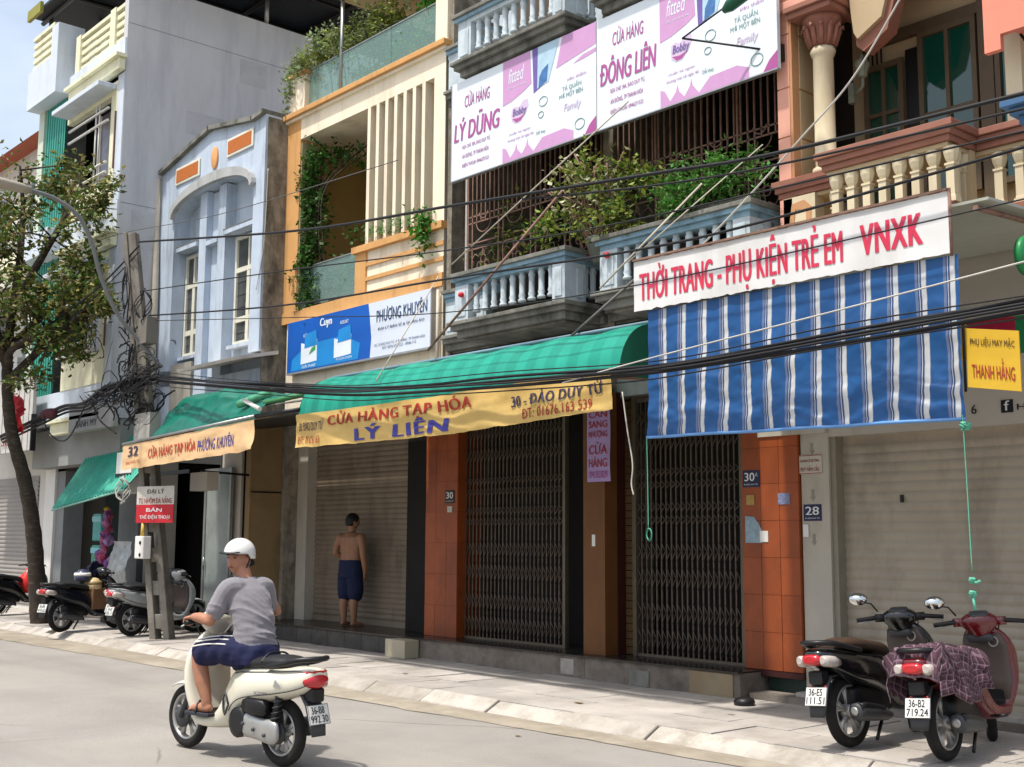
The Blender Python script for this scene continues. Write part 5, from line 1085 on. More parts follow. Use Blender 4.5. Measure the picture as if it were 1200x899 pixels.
for k in range(13): bx('rib', pm('white rib', 'b9b7b2'), BG, -27.4+k*.3, -27.37+k*.3, 8.335, 8.349, 3.3, 4.75)
lettering(BG, 'SỐ 08', (-27.5, 8.33, 3.3), UX, UZ, 2.3, .14, 1.0, .26, M_redtxt, .03); bx('edge', M_black, BG, -23.6, -23.55, 8.33, 8.43, 3.28, 4.0)
for i, (lab, x, z, c, h) in enumerate((('teal plastic pack hanging in the left shop, upper', -21.55, 1.55, '2f9d9a', .5), ('teal plastic pack hanging in the left shop, lower', -21.55, .98, '1f8f6f', .5))):
    t = thing('plastic_pack', lab, 'goods', (x, 8.95, z)); MB().box(x-.2, x+.2, 8.9, 9.0, z, z+h).build('bag', pm('pack '+c, c, .35, .25, 10), t, .03); MB().box(x-.2, x+.2, 8.892, 8.899, z+h*.7, z+h*.9).build('label_strip', pm('pale aqua print', '7cc4cf', .4), t)
BGS = thing('bag_bundle', 'hanging bundle of purple and pink net bags in the left shop', 'goods', (-21.0, 8.85, .9))
rg = random.Random(4)
for k in range(30):
    z = .8+k*.043; r_ = rg.uniform(.06, .12); c = (-21.0+rg.gauss(0, .08), 8.85+rg.gauss(0, .04), z)
    mb = MB().lathe([(0, -r_*1.1), (r_*.5, -r_*.7), (r_*.9, 0), (r_*.5, r_*.5), (0, r_*.9)], c, 7, smooth=False); mb.v = [(x+.05*fbm(x*14, z_*14, k), y+.04*fbm(y*14, z_*12, k+3), z_+.05*fbm(x*12, y*12, k)) for x, y, z_ in mb.v]; mb.build('bag', pm('bag %d' % (k % 4), ('7d4f8c', 'a0567f', '9a7aa8', 'b04a66')[k % 4], .5, .4, 18), BGS)
MB().lathe([(0, -.05), (.07, 0), (0, .06)], (-21.0, 8.85, 2.12), 8).build('yellow_bag', pm('yellow bag', 'c7a92c', .5), BGS)
gb = thing('goods_crate', 'dark crates stacked below the hanging bags of the left shop', 'crate', (-20.6, 9.0, SW)); bx('crate', pm('dark crate', '3a322b', .7, .3, 8), gb, -21.2, -20.2, 8.9, 9.35, SW+.01, .75, bevel=.02); bx('crate_lid', M_pier, gb, -21.15, -20.3, 8.92, 9.3, .752, .80)
pw = thing('plastic_wrap', 'bundle of clear plastic wrap leaning by the goods', 'goods', (-20.2, 9.0, .8))
MB().grid(lambda u, v: (-20.75+u*.75+.05*fbm(v*4, u*3), 8.85-.05*math.sin(v*5)+.05*fbm(u*5, v*5, 3), .8+v*.75), 14, 14).build('sheet', pm('cloudy plastic', 'a5a8a6', .25, .3, 9), pw)
FB = thing('red_star_flag', 'crumpled red flag with yellow star tied to the tree', 'flag', (-21.7, 7.4, 3.8))
MB().grid(lambda u, v: (-21.9+u*.55, 7.40+.10*fbm(u*4, v*4, 2), 3.55+v*.62-.15*u+.08*fbm(u*3, v*3, 8)), 16, 16).build('cloth', pm('red flag cloth', 'b8242b', .7, .1), FB)
st = [(-21.62+.15*(1 if k % 2 == 0 else .4)*math.sin(k*math.pi/5), 3.78+.15*(1 if k % 2 == 0 else .4)*math.cos(k*math.pi/5)) for k in range(10)]
MB().prism(st, 'y', 7.30, 7.302).build('star', pm('flag star', 'd8a83a', .6), FB)
rb = tag(MB().lathe([(.05, -.32), (.085, -.22), (.095, 0), (.08, .2), (.04, .3)], (-20.75, 7.63, 3.74), 9, 'x').build('red_wrapping', pm('dark red wrap', '4f2129', .7, .4, 12)), 'dark red cloth wrapped round the cable bundle near the tree', 'cloth')

# ================================================================ tree, vines and pot plants
M_bark = pm('dark tree bark', '3a322a', .95, .3, 9, 1.0, 30, dirt='6d655a', dirt_amt=.35, dscale=6, streak=.25)
LF1 = leaf_mat('tree leaf', '4c6226'); LF2 = leaf_mat('olive leaf', '827a45'); LF3 = leaf_mat('vine leaf', '35591e'); LF4 = leaf_mat('bright green leaf', '3f7a22'); LF5 = leaf_mat('pale bougainvillea leaf', '7d8a3a'); LF6 = leaf_mat('grey green creeper leaf', '7f8f62')
TR = thing('street_tree', 'leafy street tree with dark ringed trunk at the left edge', 'tree', (-21.7, 7.95, SW))
tp = smooth_path([(-21.7, 8.02, SW-.1), (-21.7, 7.93, .8), (-21.65, 7.80, 1.7), (-21.6, 7.58, 2.6), (-21.5, 7.28, 3.4), (-21.5, 7.15, 4.2), (-21.5, 7.12, 5.0), (-21.5, 7.18, 5.8)], 8)
rr = [.160-.0016*i for i in range(len(tp))]; rr = [r_*(1+.05*math.sin(i*2.1)) for i, r_ in enumerate(rr)]
MB().tube(tp, rr, 14).build('trunk', M_bark, TR)
tips = []
rg = random.Random(9)
branches = [[(-21.5, 7.14, 4.5), (-21.2, 6.8, 5.2), (-21.0, 6.4, 6.2), (-21.0, 6.2, 7.2)], [(-21.5, 7.15, 4.9), (-21.4, 7.6, 5.5), (-21.2, 8.0, 6.0), (-21.0, 8.25, 6.2)], [(-21.5, 7.17, 5.6), (-21.7, 7.3, 6.6), (-22.0, 7.4, 7.6), (-22.0, 7.3, 8.4)],
            [(-21.5, 7.14, 4.3), (-20.9, 7.5, 4.9), (-20.4, 7.8, 5.3), (-20.1, 7.9, 5.5)], [(-21.5, 7.12, 4.8), (-22.2, 6.6, 5.6), (-22.8, 6.2, 6.6), (-23.2, 6.0, 7.4)], [(-21.5, 7.18, 5.7), (-21.1, 7.5, 6.6), (-20.8, 7.8, 7.4), (-20.7, 7.95, 7.9)], [(-21.5, 7.15, 4.6), (-21.0, 7.0, 4.8), (-20.5, 7.2, 5.0), (-20.2, 7.4, 4.9)]]
for b in branches:
    pp = smooth_path(b, 6); MB().tube(pp, [.085-.065*i/len(pp) for i in range(len(pp))], 7).build('limb', M_bark, TR)
    for k in range(17):
        q = pp[6+int(rg.random()*(len(pp)-7))]; e = q+Vector((rg.gauss(0, .5), rg.gauss(0, .42), rg.gauss(.15, .4))); tips.append(e)
        MB().tube([q, (q+e)/2+Vector((0, 0, .06)), e], [.022, .014, .007], 5).build('twig', M_bark, TR)
cl = [(t, rg.uniform(.13, .30)) for t in tips]+[((-20.75, 8.0, 6.95), .4), ((-20.5, 8.05, 6.1), .42), ((-20.2, 7.95, 5.5), .36), ((-20.15, 7.85, 5.05), .28), ((-21.0, 7.9, 8.2), .4), ((-21.8, 7.3, 8.3), .45)]
def in_tree(r_):
    c, s_ = cl[r_.randrange(len(cl))]; d = Vector((r_.gauss(0, 1), r_.gauss(0, 1), r_.gauss(0, .75)))*s_*.62; p = Vector(c)+d
    if p.y > 8.32: p.y = 8.32-(p.y-8.32)*.5
    return p, d.normalized()*.5
leaves('crown', 6500, in_tree, .115, LF1, TR, .35, 5, aspect=.55); leaves('crown', 5200, in_tree, .105, LF2, TR, .3, 6, aspect=.55)

def blob(cs):
    """leaves gathered in sprigs: each ellipsoid holds a few dozen small clusters"""
    rs = random.Random(len(cs)*7+int(abs(cs[0][0][0])*100)); sub = []
    for c, s_ in cs:
        for k in range(26): sub.append(Vector(c)+Vector((rs.gauss(0, 1)*s_[0], rs.gauss(0, 1)*s_[1], rs.gauss(0, 1)*s_[2]))*.58)
    def f(r_):
        c = sub[r_.randrange(len(sub))]; q = r_.uniform(.02, .075); d = Vector((r_.gauss(0, 1), r_.gauss(0, 1), r_.gauss(0, 1)))*q; return c+d, d*8
    return f
# climbing vine in the beige house's first floor opening
V1 = thing('climbing_vine', 'green vine climbing the ochre column in the beige house opening', 'vine', (-16.2, 9.95, 5.3))
for k in range(5): MB().tube(smooth_path([(-16.25+.1*k, 10.0+.05*k, 5.25), (-16.3+.12*k, 9.98, 6.2), (-16.2+.1*k, 10.0, 7.2), (-16.1+.25*k, 10.05+.15*k, 7.9)], 5), .012, 5).build('stem', M_bark, V1)
cs = [((-16.22+.10*math.sin(z*5), 9.98, z), (.22, .10, .25)) for z in [5.35+.2*k for k in range(13)]]+[((-15.8, 10.2, 7.75), (.35, .2, .2)), ((-15.3, 10.6, 7.65), (.4, .3, .2)), ((-15.9, 10.2, 5.6), (.35, .12, .3)), ((-15.45, 10.2, 5.7), (.4, .12, .3)), ((-15.2, 10.5, 6.3), (.5, .4, .4)), ((-15.0, 11.0, 6.8), (.6, .3, .6))]
leaves('foliage', 3600, blob(cs), .085, LF3, V1, .5, 12, aspect=.7)
V2 = thing('rooftop_creeper', 'bushy creeper spilling over the beige house parapet post', 'creeper', (-16.5, 10.1, 9.2))
cs = [((-16.5, 9.95, 9.35), (.4, .2, .22)), ((-16.1, 10.05, 9.45), (.45, .25, .25)), ((-15.6, 10.2, 9.55), (.5, .25, .25)), ((-15.0, 10.3, 9.6), (.5, .25, .3)), ((-14.6, 10.3, 9.65), (.4, .2, .3)), ((-16.75, 9.95, 9.0), (.12, .1, .3))]
leaves('foliage', 2600, blob(cs), .085, LF6, V2, .3, 13, aspect=.5); leaves('foliage', 1800, blob(cs[1:5]), .08, LF5, V2, .2, 14, aspect=.5)
for k in range(6): MB().tube(smooth_path([(-16.4+.4*k, 10.2, 8.56), (-16.4+.4*k, 10.15, 9.1), (-16.5+.4*k, 10.05, 9.5)], 4), .012, 5).build('stem', M_bark, V2)
V3 = thing('terrace_plants', 'leafy plants behind the glass parapet near the upper pier', 'plant', (-13.5, 10.3, 8.6)); cs = [((-13.9, 10.3, 9.0), (.5, .2, .25)), ((-13.3, 10.3, 9.5), (.45, .2, .35)), ((-15.3, 10.4, 8.95), (.5, .15, .2)), ((-14.5, 10.4, 8.9), (.5, .15, .2))]
leaves('foliage', 2000, blob(cs), .09, LF4, V3, .2, 15)
for k in range(6): MB().tube([(-15.3+.4*k, 10.35, 8.56), (-15.3+.4*k, 10.33, 9.1)], .012, 5).build('stem', M_bark, V3)
M_pot = pm('terracotta pot', '6b4632', .8, .2, 8)
for i, x in enumerate((-14.33, -14.12, -13.9, -13.68, -13.46)):
    t = thing('pot_plant', ('first', 'second', 'third', 'fourth', 'fifth')[i]+' small pot plant from the left on the beige ledge below the fins', 'plant', (x, 9.98, 5.96), group='pot plants on the beige ledge')
    MB().lathe([(.05, 0), (.07, .1), (.075, .1)], (x, 9.98, 5.96), 10).build('pot', M_pot, t); leaves('foliage', 130, blob([((x, 9.97, 6.14), (.08, .08, .09))]), .06, LF4, t, .1, 20+i)
t = thing('hanging_plant', 'bushy hanging plant on the right end of the beige ledge', 'plant', (-12.95, 9.85, 5.96)); MB().lathe([(.05, 0), (.08, .12)], (-12.98, 9.98, 5.96), 10).build('pot', M_pot, t); leaves('foliage', 420, blob([((-13.0, 9.80, 6.02), (.13, .08, .12)), ((-12.95, 9.74, 5.82), (.10, .06, .16))]), .08, LF4, t, .6, 30)
# balcony plants of the blue houses
V4 = thing('bougainvillea', 'sprawling bougainvillea growing through the rusty grille above left balcony', 'plant', (-9.6, 9.5, 5.0))
cs = [((-9.75, 9.55, 5.62), (.34, .2, .28)), ((-9.35, 9.4, 5.72), (.36, .22, .24)), ((-9.0, 9.4, 5.45), (.3, .2, .28)), ((-8.85, 9.35, 5.15), (.26, .2, .18)), ((-10.15, 9.5, 5.3), (.22, .15, .28)), ((-9.5, 9.4, 5.25), (.4, .22, .22)), ((-8.6, 9.5, 5.6), (.3, .18, .2)), ((-11.4, 10.0, 5.5), (.5, .1, .35))]
leaves('foliage', 1500, blob(cs), .075, LF5, V4, .3, 41, aspect=.6); leaves('foliage', 700, blob(cs), .065, LF3, V4, .3, 42, aspect=.6); struct(leaves('blossom', 260, blob(cs[:3]), .07, leaf_mat('cream bract', 'b9bd92', .2), V4, .2, 43, aspect=.8), 'stuff')
for k in range(22):
    x = -9.3+random.gauss(0, .2); MB().tube(smooth_path([(-9.3+random.gauss(0, .1), 9.6, 4.8), (x, 9.5, 5.3), (x+random.gauss(-.1, .35), 9.4, 5.8+random.gauss(0, .15))], 5), .012, 5).build('stem', M_rust, V4)
MB().lathe([(.12, 4.75), (.20, 5.02), (.21, 5.04)], (-9.32, 9.62, 0), 14).build('pot', pm('grey pot', '6a6f66', .8), V4)
V5 = thing('balcony_shrub', 'dense bright green shrub on the right blue balcony', 'plant', (-7.7, 9.5, 5.0))
cs = [((-8.05, 9.35, 5.22), (.2, .16, .16)), ((-7.65, 9.35, 5.32), (.3, .2, .2)), ((-7.25, 9.4, 5.38), (.26, .2, .2)), ((-7.4, 9.4, 5.18), (.4, .2, .12)), ((-7.95, 9.25, 5.06), (.15, .12, .10))]
leaves('foliage', 2300, blob(cs), .065, leaf_mat('shrub leaf', '4a7a30'), V5, .35, 45, aspect=.45)
for k in range(6): MB().tube([(-7.9+.14*k, 9.5, 4.9), (-8.0+.17*k, 9.4, 5.35)], .01, 5).build('stem', M_bark, V5)
bx('planter', M_bgrey, V5, -8.2, -7.1, 9.42, 9.6, 4.952, 5.06)
# ================================================================ scooters
def sell(cx, cy, cz, a, b, n=20, e=2.6, plane='yz'):
    out = []
    for k in range(n):
        t = 2*math.pi*k/n; c, s = math.cos(t), math.sin(t)
        p, q = a*abs(c)**(2/e)*(1 if c >= 0 else -1), b*abs(s)**(2/e)*(1 if s >= 0 else -1)
        out.append((cx, cy+p, cz+q) if plane == 'yz' else (cx+q, cy+p, cz))
    return out
def body_loft(secs, e=2.6, n=20, cy=0): return MB().loft([sell(x, cy, zc, hw, hh, n, e) for x, zc, hw, hh in secs])
def torus(mb, c, Rr, ra, rb, n=40, m=10):
    v = []
    for i in range(n):
        t = 2*math.pi*i/n
        for j in range(m):
            s = 2*math.pi*j/m; q = Rr+ra*math.cos(s)
            v.append((c[0]+q*math.cos(t), c[1]+rb*math.sin(s), c[2]+q*math.sin(t)))
    f = [(i*m+j, ((i+1) % n)*m+j, ((i+1) % n)*m+(j+1) % m, i*m+(j+1) % m) for i in range(n) for j in range(m)]
    return mb.add(v, f, True)
M_tyre = pm('tyre rubber', '1b1a19', .85, .15, 20, .4, 60, dirt='3d3832', dirt_amt=.3, dscale=6); M_chrome = pm('cast aluminium', 'a5a5a2', .38, .1, 12, metal=.55); M_blkp = pm('black plastic', '141416', .45, .15, 10, spec=.4); M_dgrey = pm('dark grey plastic', '3c3e41', .5, .1, 8)
M_seat = pm('black seat vinyl', '1c1d1f', .55, .1, 12, .2, 90); M_tan = pm('tan seat vinyl', '3d2c21', .5, .12, 12, .2, 80); M_taill = pm('red lens', 'b3121c', .15, .05, spec=.7, coat=.5); M_clear = pm('clear lens', 'b5aca4', .1, .2, 30, spec=.8); M_plate = pm('white number plate', 'd2d2cc', .45, .04); M_mirror = pm('mirror glass', 'd9dcda', .03, .02, metal=1.0)
M_creamp = pm('cream lacquer', 'd9d5c2', .22, .02, 2, spec=.5, coat=.6); M_blackp = pm('black lacquer', '0b0d0e', .2, .05, 2, spec=.5, coat=.7); M_redp = pm('maroon lacquer', '5e0d14', .22, .06, 2, spec=.5, coat=.6); M_silp = pm('silver lacquer', 'a3a6a6', .3, .04, 3, spec=.5, coat=.4); M_bluep2 = pm('navy lacquer', '12161f', .25, .05, 2, coat=.5); M_inner = pm('brown grey inner panel', '4f443e', .5, .1, 6)
def wheel(T, name, x, r, steel, nsp=5, W=.05, cy=0):
    t = torus(MB(), (x, cy, r), r-W, W, W*1.05).build(name, M_tyre, T, local=True)
    rm = MB(); torus(rm, (x, cy, r), r-W*1.95, .016, .036, 36, 8); rm.lathe([(.0, -.05), (.045, -.05), (.055, -.03), (.055, .03), (.045, .05), (0, .05)], (x, cy, r), 16, 'y')
    for k in range(nsp):
        for da in (-.16, .16):
            a = 2*math.pi*k/nsp+.3
            rm.tube([(x+.04*math.cos(a), cy, r+.04*math.sin(a)), (x+(r-W*2)*.55*math.cos(a+da*.6), cy, r+(r-W*2)*.55*math.sin(a+da*.6)), (x+(r-W*1.9)*math.cos(a+da*1.2), cy, r+(r-W*1.9)*math.sin(a+da*1.2))], [.024, .019, .024], 6)
    rm.build('rim', steel, t, local=True); d = MB().lathe([(.0, -.012), (.085, -.012), (.085, .012), (0, .012)], (x, cy+.055, r), 20, 'y').build('hub_disc', M_dgrey, t, local=True)
    return t
def scooter(label, loc, ang, P, group=None):
    T = thing('scooter', label, 'scooter', loc, R(ang), group)
    r = P.get('r', .262); wb = 1.22; C = P['paint']; retro = P.get('retro'); S = P.get('steer', 0)
    def part(mb, name, mat, par=None, sub=0): return mb.build(name, mat, par or T, local=True, sub=sub)
    wheel(T, 'rear_wheel', 0, r, P.get('rim', M_chrome), W=.043)
    # ---- steered group: rotate about the steering axis
    ang_s = R(S); piv = Vector((.90, 0, 0)); rot = Matrix.Translation(piv)@Matrix.Rotation(ang_s, 4, 'Z')@Matrix.Translation(-piv)
    def spart(o): o.matrix_local = rot@o.matrix_local; return o
    fwh = wheel(T, 'front_wheel', wb, r, P.get('rim', M_chrome), W=.038); spart(fwh)
    fd = MB().loft([[(wb+(r+.035)*math.cos(a)+0, y, r+(r+.035-.022*(y/.07)**2)*math.sin(a)) for y in (-.07, -.05, -.025, 0, .025, .05, .07)] for a in [R(d) for d in range(58, 166, 9)]], closed=False, caps=False)
    o = fd.build('front_fender', C, T, local=True, solid=.008); spart(o)
    for s in (-1, 1): spart(part(MB().tube([(wb, s*.075, r), (1.02, s*.075, .62)], .022, 8), 'fork_leg', M_dgrey))
    # ---- shells
    if retro:
        secs = [(-.40, .675, .05, .035), (-.385, .67, .10, .07), (-.33, .655, .14, .095), (-.22, .635, .168, .115), (-.05, .612, .188, .128), (.15, .59, .195, .14), (.33, .565, .178, .155), (.45, .53, .152, .18), (.52, .48, .135, .205), (.56, .42, .135, .19), (.60, .35, .145, .13), (.66, .29, .158, .075), (.76, .262, .168, .055), (.88, .262, .17, .055), (.96, .30, .165, .08), (1.0, .36, .14, .06)]
        part(body_loft(secs, 2.5, 24), 'body_shell', C, sub=1)
        sh = [(.24, .80, .95, .15), (.34, .86, .99, .19), (.5, .905, 1.04, .212), (.65, .915, 1.06, .215), (.8, .895, 1.02, .195), (.91, .865, .965, .13), (.965, .85, .93, .07)]
    else:
        secs = [(-.42, .715, .04, .02), (-.40, .71, .085, .05), (-.33, .70, .115, .075), (-.20, .66, .145, .105), (-.02, .61, .165, .13), (.18, .58, .175, .14), (.36, .545, .16, .15), (.48, .48, .145, .16), (.56, .40, .14, .14), (.62, .32, .15, .09), (.70, .28, .16, .06), (.88, .27, .165, .055), (.97, .31, .16, .09), (1.02, .38, .13, .07)]
        part(body_loft(secs, 3.0, 24), 'body_shell', C, sub=1)
        sh = [(.25, .82, .96, .15), (.36, .88, 1.02, .19), (.5, .93, 1.10, .215), (.63, .945, 1.16, .20), (.76, .93, 1.12, .21), (.86, .90, 1.03, .17), (.93, .87, .97, .10)]
    part(MB().loft([sell((a+b)/2, 0, z, hw, (b-a)/2, 24, 2.6, 'xy') for z, a, b, hw in sh]), 'leg_shield', C, sub=1)
    if not retro:
        part(MB().loft([sell((a-.005+.03)-.0, 0, z, hw*.86, .03, 20, 3, 'xy') for z, a, b, hw in sh[1:6]]), 'inner_panel', P.get('inner', M_inner))
        part(MB().loft([sell(.885, 0, .80, .10, .03, 14, 2.4, 'xy'), sell(.87, 0, .845, .11, .035, 14, 2.4, 'xy'), sell(.875, 0, .87, .07, .02, 14, 2.4, 'xy')]), 'glove_lid', M_dgrey)
        mb = MB(); torus(mb, (0, 0, 0), .036, .006, .006, 20, 6); mb.v = [(.885-.012+z*.12, -.10+x, .80+z) for x, y, z in mb.v]; part(mb, 'key_ring', pm('pale trim', 'b0aca6', .3))
    part(MB().loft([sell(x, 0, z, hw, .012, 16, 4) for x, z, hw in ((.56, .335, .11), (.66, .325, .14), (.80, .322, .145), (.87, .34, .14), (.90, .42, .12))]), 'floor_mat', M_blkp)
    # panel gaps: thin dark seams lying on the shell
    for tdeg, i0, i1 in ((-28, 1, 9), (152+56, 1, 9), (40, 2, 8), (140, 2, 8)):
        c_, s_ = math.cos(R(tdeg)), math.sin(R(tdeg)); e_ = 2.5 if retro else 3.0
        part(MB().tube(smooth_path([(x, hw*abs(c_)**(2/e_)*(1 if c_ > 0 else -1)*1.004, zc+hh*abs(s_)**(2/e_)*(1 if s_ > 0 else -1)*1.004) for x, zc, hw, hh in secs[i0:i1]], 4), .0035, 5), 'panel_seam', M_blkp)
    # seat and grab rail
    sm = P.get('seat', M_seat); dz = 0 if retro else .02
    part(body_loft([(-.21, .75+dz, .07, .022), (-.16, .765+dz, .12, .045), (.0, .765+dz, .145, .055), (.13, .755+dz, .15, .055), (.24, .735+dz, .148, .05), (.40, .728+dz*.5, .13, .055), (.52, .71, .10, .055), (.59, .685, .06, .04)], 2.4), 'seat', sm, sub=1)
    gr = MB().tube(smooth_path([(.02, .155, .735), (-.15, .165, .765), (-.30, .14, .80), (-.39, .07, .81), (-.41, 0, .81), (-.39, -.07, .81), (-.30, -.14, .80), (-.15, -.165, .765), (.02, -.155, .735)], 4), .021, 8)
    part(gr, 'grab_rail', M_blkp if P.get('rail') is None else P['rail'])
    # lights
    if retro:
        for s in (0,): part(body_loft([(-.415, .645, .03, .025), (-.405, .65, .085, .05), (-.36, .65, .125, .06), (-.32, .65, .13, .05)], 2.2), 'tail_light', M_taill, sub=1)
        part(body_loft([(-.395, .712, .05, .012), (-.37, .715, .10, .016), (-.31, .718, .115, .014)], 2.2), 'upper_light', M_taill)
    else:
        part(body_loft([(-.445, .685, .05, .022), (-.43, .685, .075, .04), (-.36, .68, .095, .045), (-.30, .675, .09, .03)], 2.8), 'tail_light', M_taill)
        for s in (-1, 1): part(body_loft([(-.43, .68, .02, .025), (-.40, .675, .045, .042), (-.30, .665, .05, .045), (-.22, .655, .03, .03)], 2.6, 14, s*.105), 'indicator', M_clear)
    # rear fender, plate
    fz = MB().loft([[(x, y, z) for y in (-w_, -w_*.6, 0, w_*.6, w_)] for x, z, w_ in ((-.18, .56, .07), (-.28, .55, .075), (-.34, .48, .075), (-.385, .36, .075), (-.41, .26, .06))], closed=False, caps=False)
    fz.build('rear_fender', M_dgrey, T, local=True, solid=.014)
    part(MB().box(-.40, -.29, -.06, .06, .50, .60), 'plate_bracket', M_blkp).modifiers.new('b', 'BEVEL').width = .012
    po, pu_, pr_ = Vector((-.425, .095, .345)), Vector((.30, 0, .954)).normalized(), Vector((0, -1, 0))
    pl = MB().add([po, po+pr_*.19, po+pr_*.19+pu_*.145, po+pu_*.145], [(0, 1, 2, 3)]).build('number_plate', M_plate, T, local=True, solid=.004)
    a_, b_ = P['plate']; tx = pm('plate black', '1a1a1c', .5)
    for s_, bb, ww, aa in ((a_, .078, .12, .03), (b_, .015, .16, .015)): lettering(pl, s_, po, pr_, pu_, aa, bb, ww, .052, tx, .02, .004, local=True)
    mb = MB(); q = .006
    for a, b, c, d in ((0, .19, 0, .004), (0, .19, .141, .145), (0, .004, .004, .141), (.186, .19, .004, .141)):
        n_ = pr_.cross(pu_)*.0035; mb.add([po+pr_*a+pu_*c+n_, po+pr_*b+pu_*c+n_, po+pr_*b+pu_*d+n_, po+pr_*a+pu_*d+n_], [(0, 1, 2, 3)])
    mb.build('plate_border', tx, pl, local=True)
    # engine: case on the left, cylinder, muffler on the right
    part(body_loft([(-.10, .26, .015, .05), (-.07, .262, .03, .085), (0, .262, .036, .095), (.10, .27, .034, .082), (.22, .285, .034, .088), (.32, .30, .036, .105), (.40, .305, .03, .095), (.44, .305, .012, .05)], 2.5, 18, .125), 'belt_case', M_chrome if retro else M_dgrey, sub=1)
    part(body_loft([(.02, .42, .02, .02), (.05, .43, .04, .06), (.22, .44, .045, .07), (.30, .43, .03, .05)], 3, 16, .135), 'air_box', M_blkp)
    part(MB().lathe([(.02, -.01), (.10, 0), (.115, .02), (.115, .05), (.08, .06)], (.36, .10, .30), 16, 'y'), 'fan_cover', M_blkp)
    for k in range(3): part(MB().lathe([(.0, 0), (.014, 0), (.014, .012), (0, .014)], (.02+.13*k, .160, .24+.03*k), 8, 'y'), 'bolt', M_dgrey)
    part(body_loft([(-.02, .36, .06, .08), (.1, .36, .085, .12), (.35, .34, .09, .10), (.52, .30, .08, .06)], 3), 'engine_block', M_blkp)
    part(MB().tube([(-.02, .115, .27), (-.09, .11, .58)], .026, 8), 'rear_shock', M_blkp); sp = MB(); 
    sp.tube([(-.03-.06*k/40+.032*math.cos(k*.9), .113+.032*math.sin(k*.9), .31+.24*k/40) for k in range(41)], .006, 5); part(sp, 'spring', M_taill if P.get('redspring') else M_dgrey)
    part(body_loft([(-.155, .285, .035, .035), (-.15, .285, .055, .06), (-.10, .28, .062, .068), (.10, .26, .062, .066), (.25, .235, .05, .05), (.34, .22, .02, .02)], 2.3, 16, -.165), 'muffler', M_dgrey); part(body_loft([(-.14, .315, .028, .03), (-.05, .318, .03, .032), (.12, .29, .03, .03), (.20, .275, .02, .02)], 3, 12, -.195), 'heat_shield', M_chrome if retro else M_blkp)
    part(MB().lathe([(.018, 0), (.030, .0), (.034, -.008), (.018, -.010)], (-.156, -.165, .287), 14, 'x'), 'exhaust_tip', M_chrome); part(MB().tube(smooth_path([(.30, -.14, .22), (.42, -.08, .19), (.46, 0, .24)], 4), .018, 8), 'exhaust_pipe', M_blkp)
    if P.get('stand', True): part(MB().tube([(.42, .10, .20), (.30, .13, .04), (.28, .18, .008)], .012, 8), 'side_stand', M_blkp); part(MB().tube([(.28, -.12, .20), (.16, -.13, .05)], .014, 8), 'centre_stand', M_blkp)
    # ---- handlebar
    hz = P.get('hz', 1.0); K = P.get('cowl', C)
    cw = MB().loft([sell(.88, 0, z, hw, hx, 20, 2.3, 'xy') for z, hw, hx in ((hz-.13, .06, .05), (hz-.08, .09, .075), (hz-.03, .15, .10), (hz+.02, .155, .105), (hz+.06, .10, .08), (hz+.075, .05, .04))]); spart(part(cw, 'handlebar_cowl', K, sub=1))
    spart(part(body_loft([(.90, hz, .06, .06), (.96, hz, .065, .06), (.995, hz-.005, .055, .05), (1.005, hz-.005, .02, .02)], 2, 16), 'headlamp', M_clear))
    spart(part(body_loft([(.79, hz+.035, .05, .012), (.82, hz+.055, .075, .016), (.87, hz+.073, .07, .01)], 3, 14), 'instrument_panel', M_dgrey))
    for s in (-1, 1):
        g = spart(part(MB().tube([(.86, s*.12, hz), (.84, s*.20, hz), (.81, s*.345, hz-.015)], [.018, .019, .018], 10), 'grip', M_blkp))
        spart(part(MB().loft([sell(.865, s*.155, z, .045, .04, 12, 2.4, 'xy') for z in (hz-.035, hz, hz+.03)]), 'switch_housing', M_blkp if not P.get('cowlsw') else K))
        spart(part(MB().tube([(.90, s*.17, hz-.01), (.895, s*.24, hz-.02), (.87, s*.34, hz-.045)], .0065, 6), 'brake_lever', M_chrome))
        if s in P.get('mirrors', ()):
            m0 = Vector((.86, s*.17, hz+.05)); m1 = Vector((.84, s*.27, hz+.13)); st = spart(part(MB().tube([m0, (m0+m1)/2+Vector((0, 0, .03)), m1], .007, 6), 'mirror_stem', M_blkp))
            hs = MB().lathe([(0, .02), (.04, .018), (.062, 0)], (0, 0, 0), 16, 'x'); hs.v = [(m1.x+x, m1.y+s*.05+y*1.25, m1.z+.03+z*.85) for x, y, z in hs.v]; hs = hs.build('mirror', M_blkp, T, local=True); spart(hs)
            gl = MB().lathe([(0, -.003), (.058, -.003), (.058, 0)], (0, 0, 0), 16, 'x'); gl.v = [(m1.x+x-.001, m1.y+s*.05+y*1.25, m1.z+.03+z*.85) for x, y, z in gl.v]; gl.build('mirror_glass', M_mirror, hs, local=True)
    for s in (-1, 1):
        part(MB().tube(smooth_path([(.90, s*.15, hz-.02), (.97, s*.12, hz-.06), (1.0, s*.06, hz-.16), (.98, s*.04, hz-.24)], 4), .005, 5), 'brake_cable', M_blkp)
        part(MB().tube([(.52, s*.15, .27), (.52, s*.25, .275), (.55, s*.26, .275)], .012, 6), 'foot_peg', M_blkp) if not retro else None
        part(MB().lathe([(0, -.004), (.022, -.004), (.024, 0)], (-.36, s*.055, .47), 10, 'x'), 'reflector', M_taill) if not retro else None
    part(MB().tube(smooth_path([(.10, .152, .76), (.10, .08, .818), (.10, 0, .826), (.10, -.08, .818), (.10, -.152, .76)], 4), .008, 5), 'seat_strap', M_blkp)
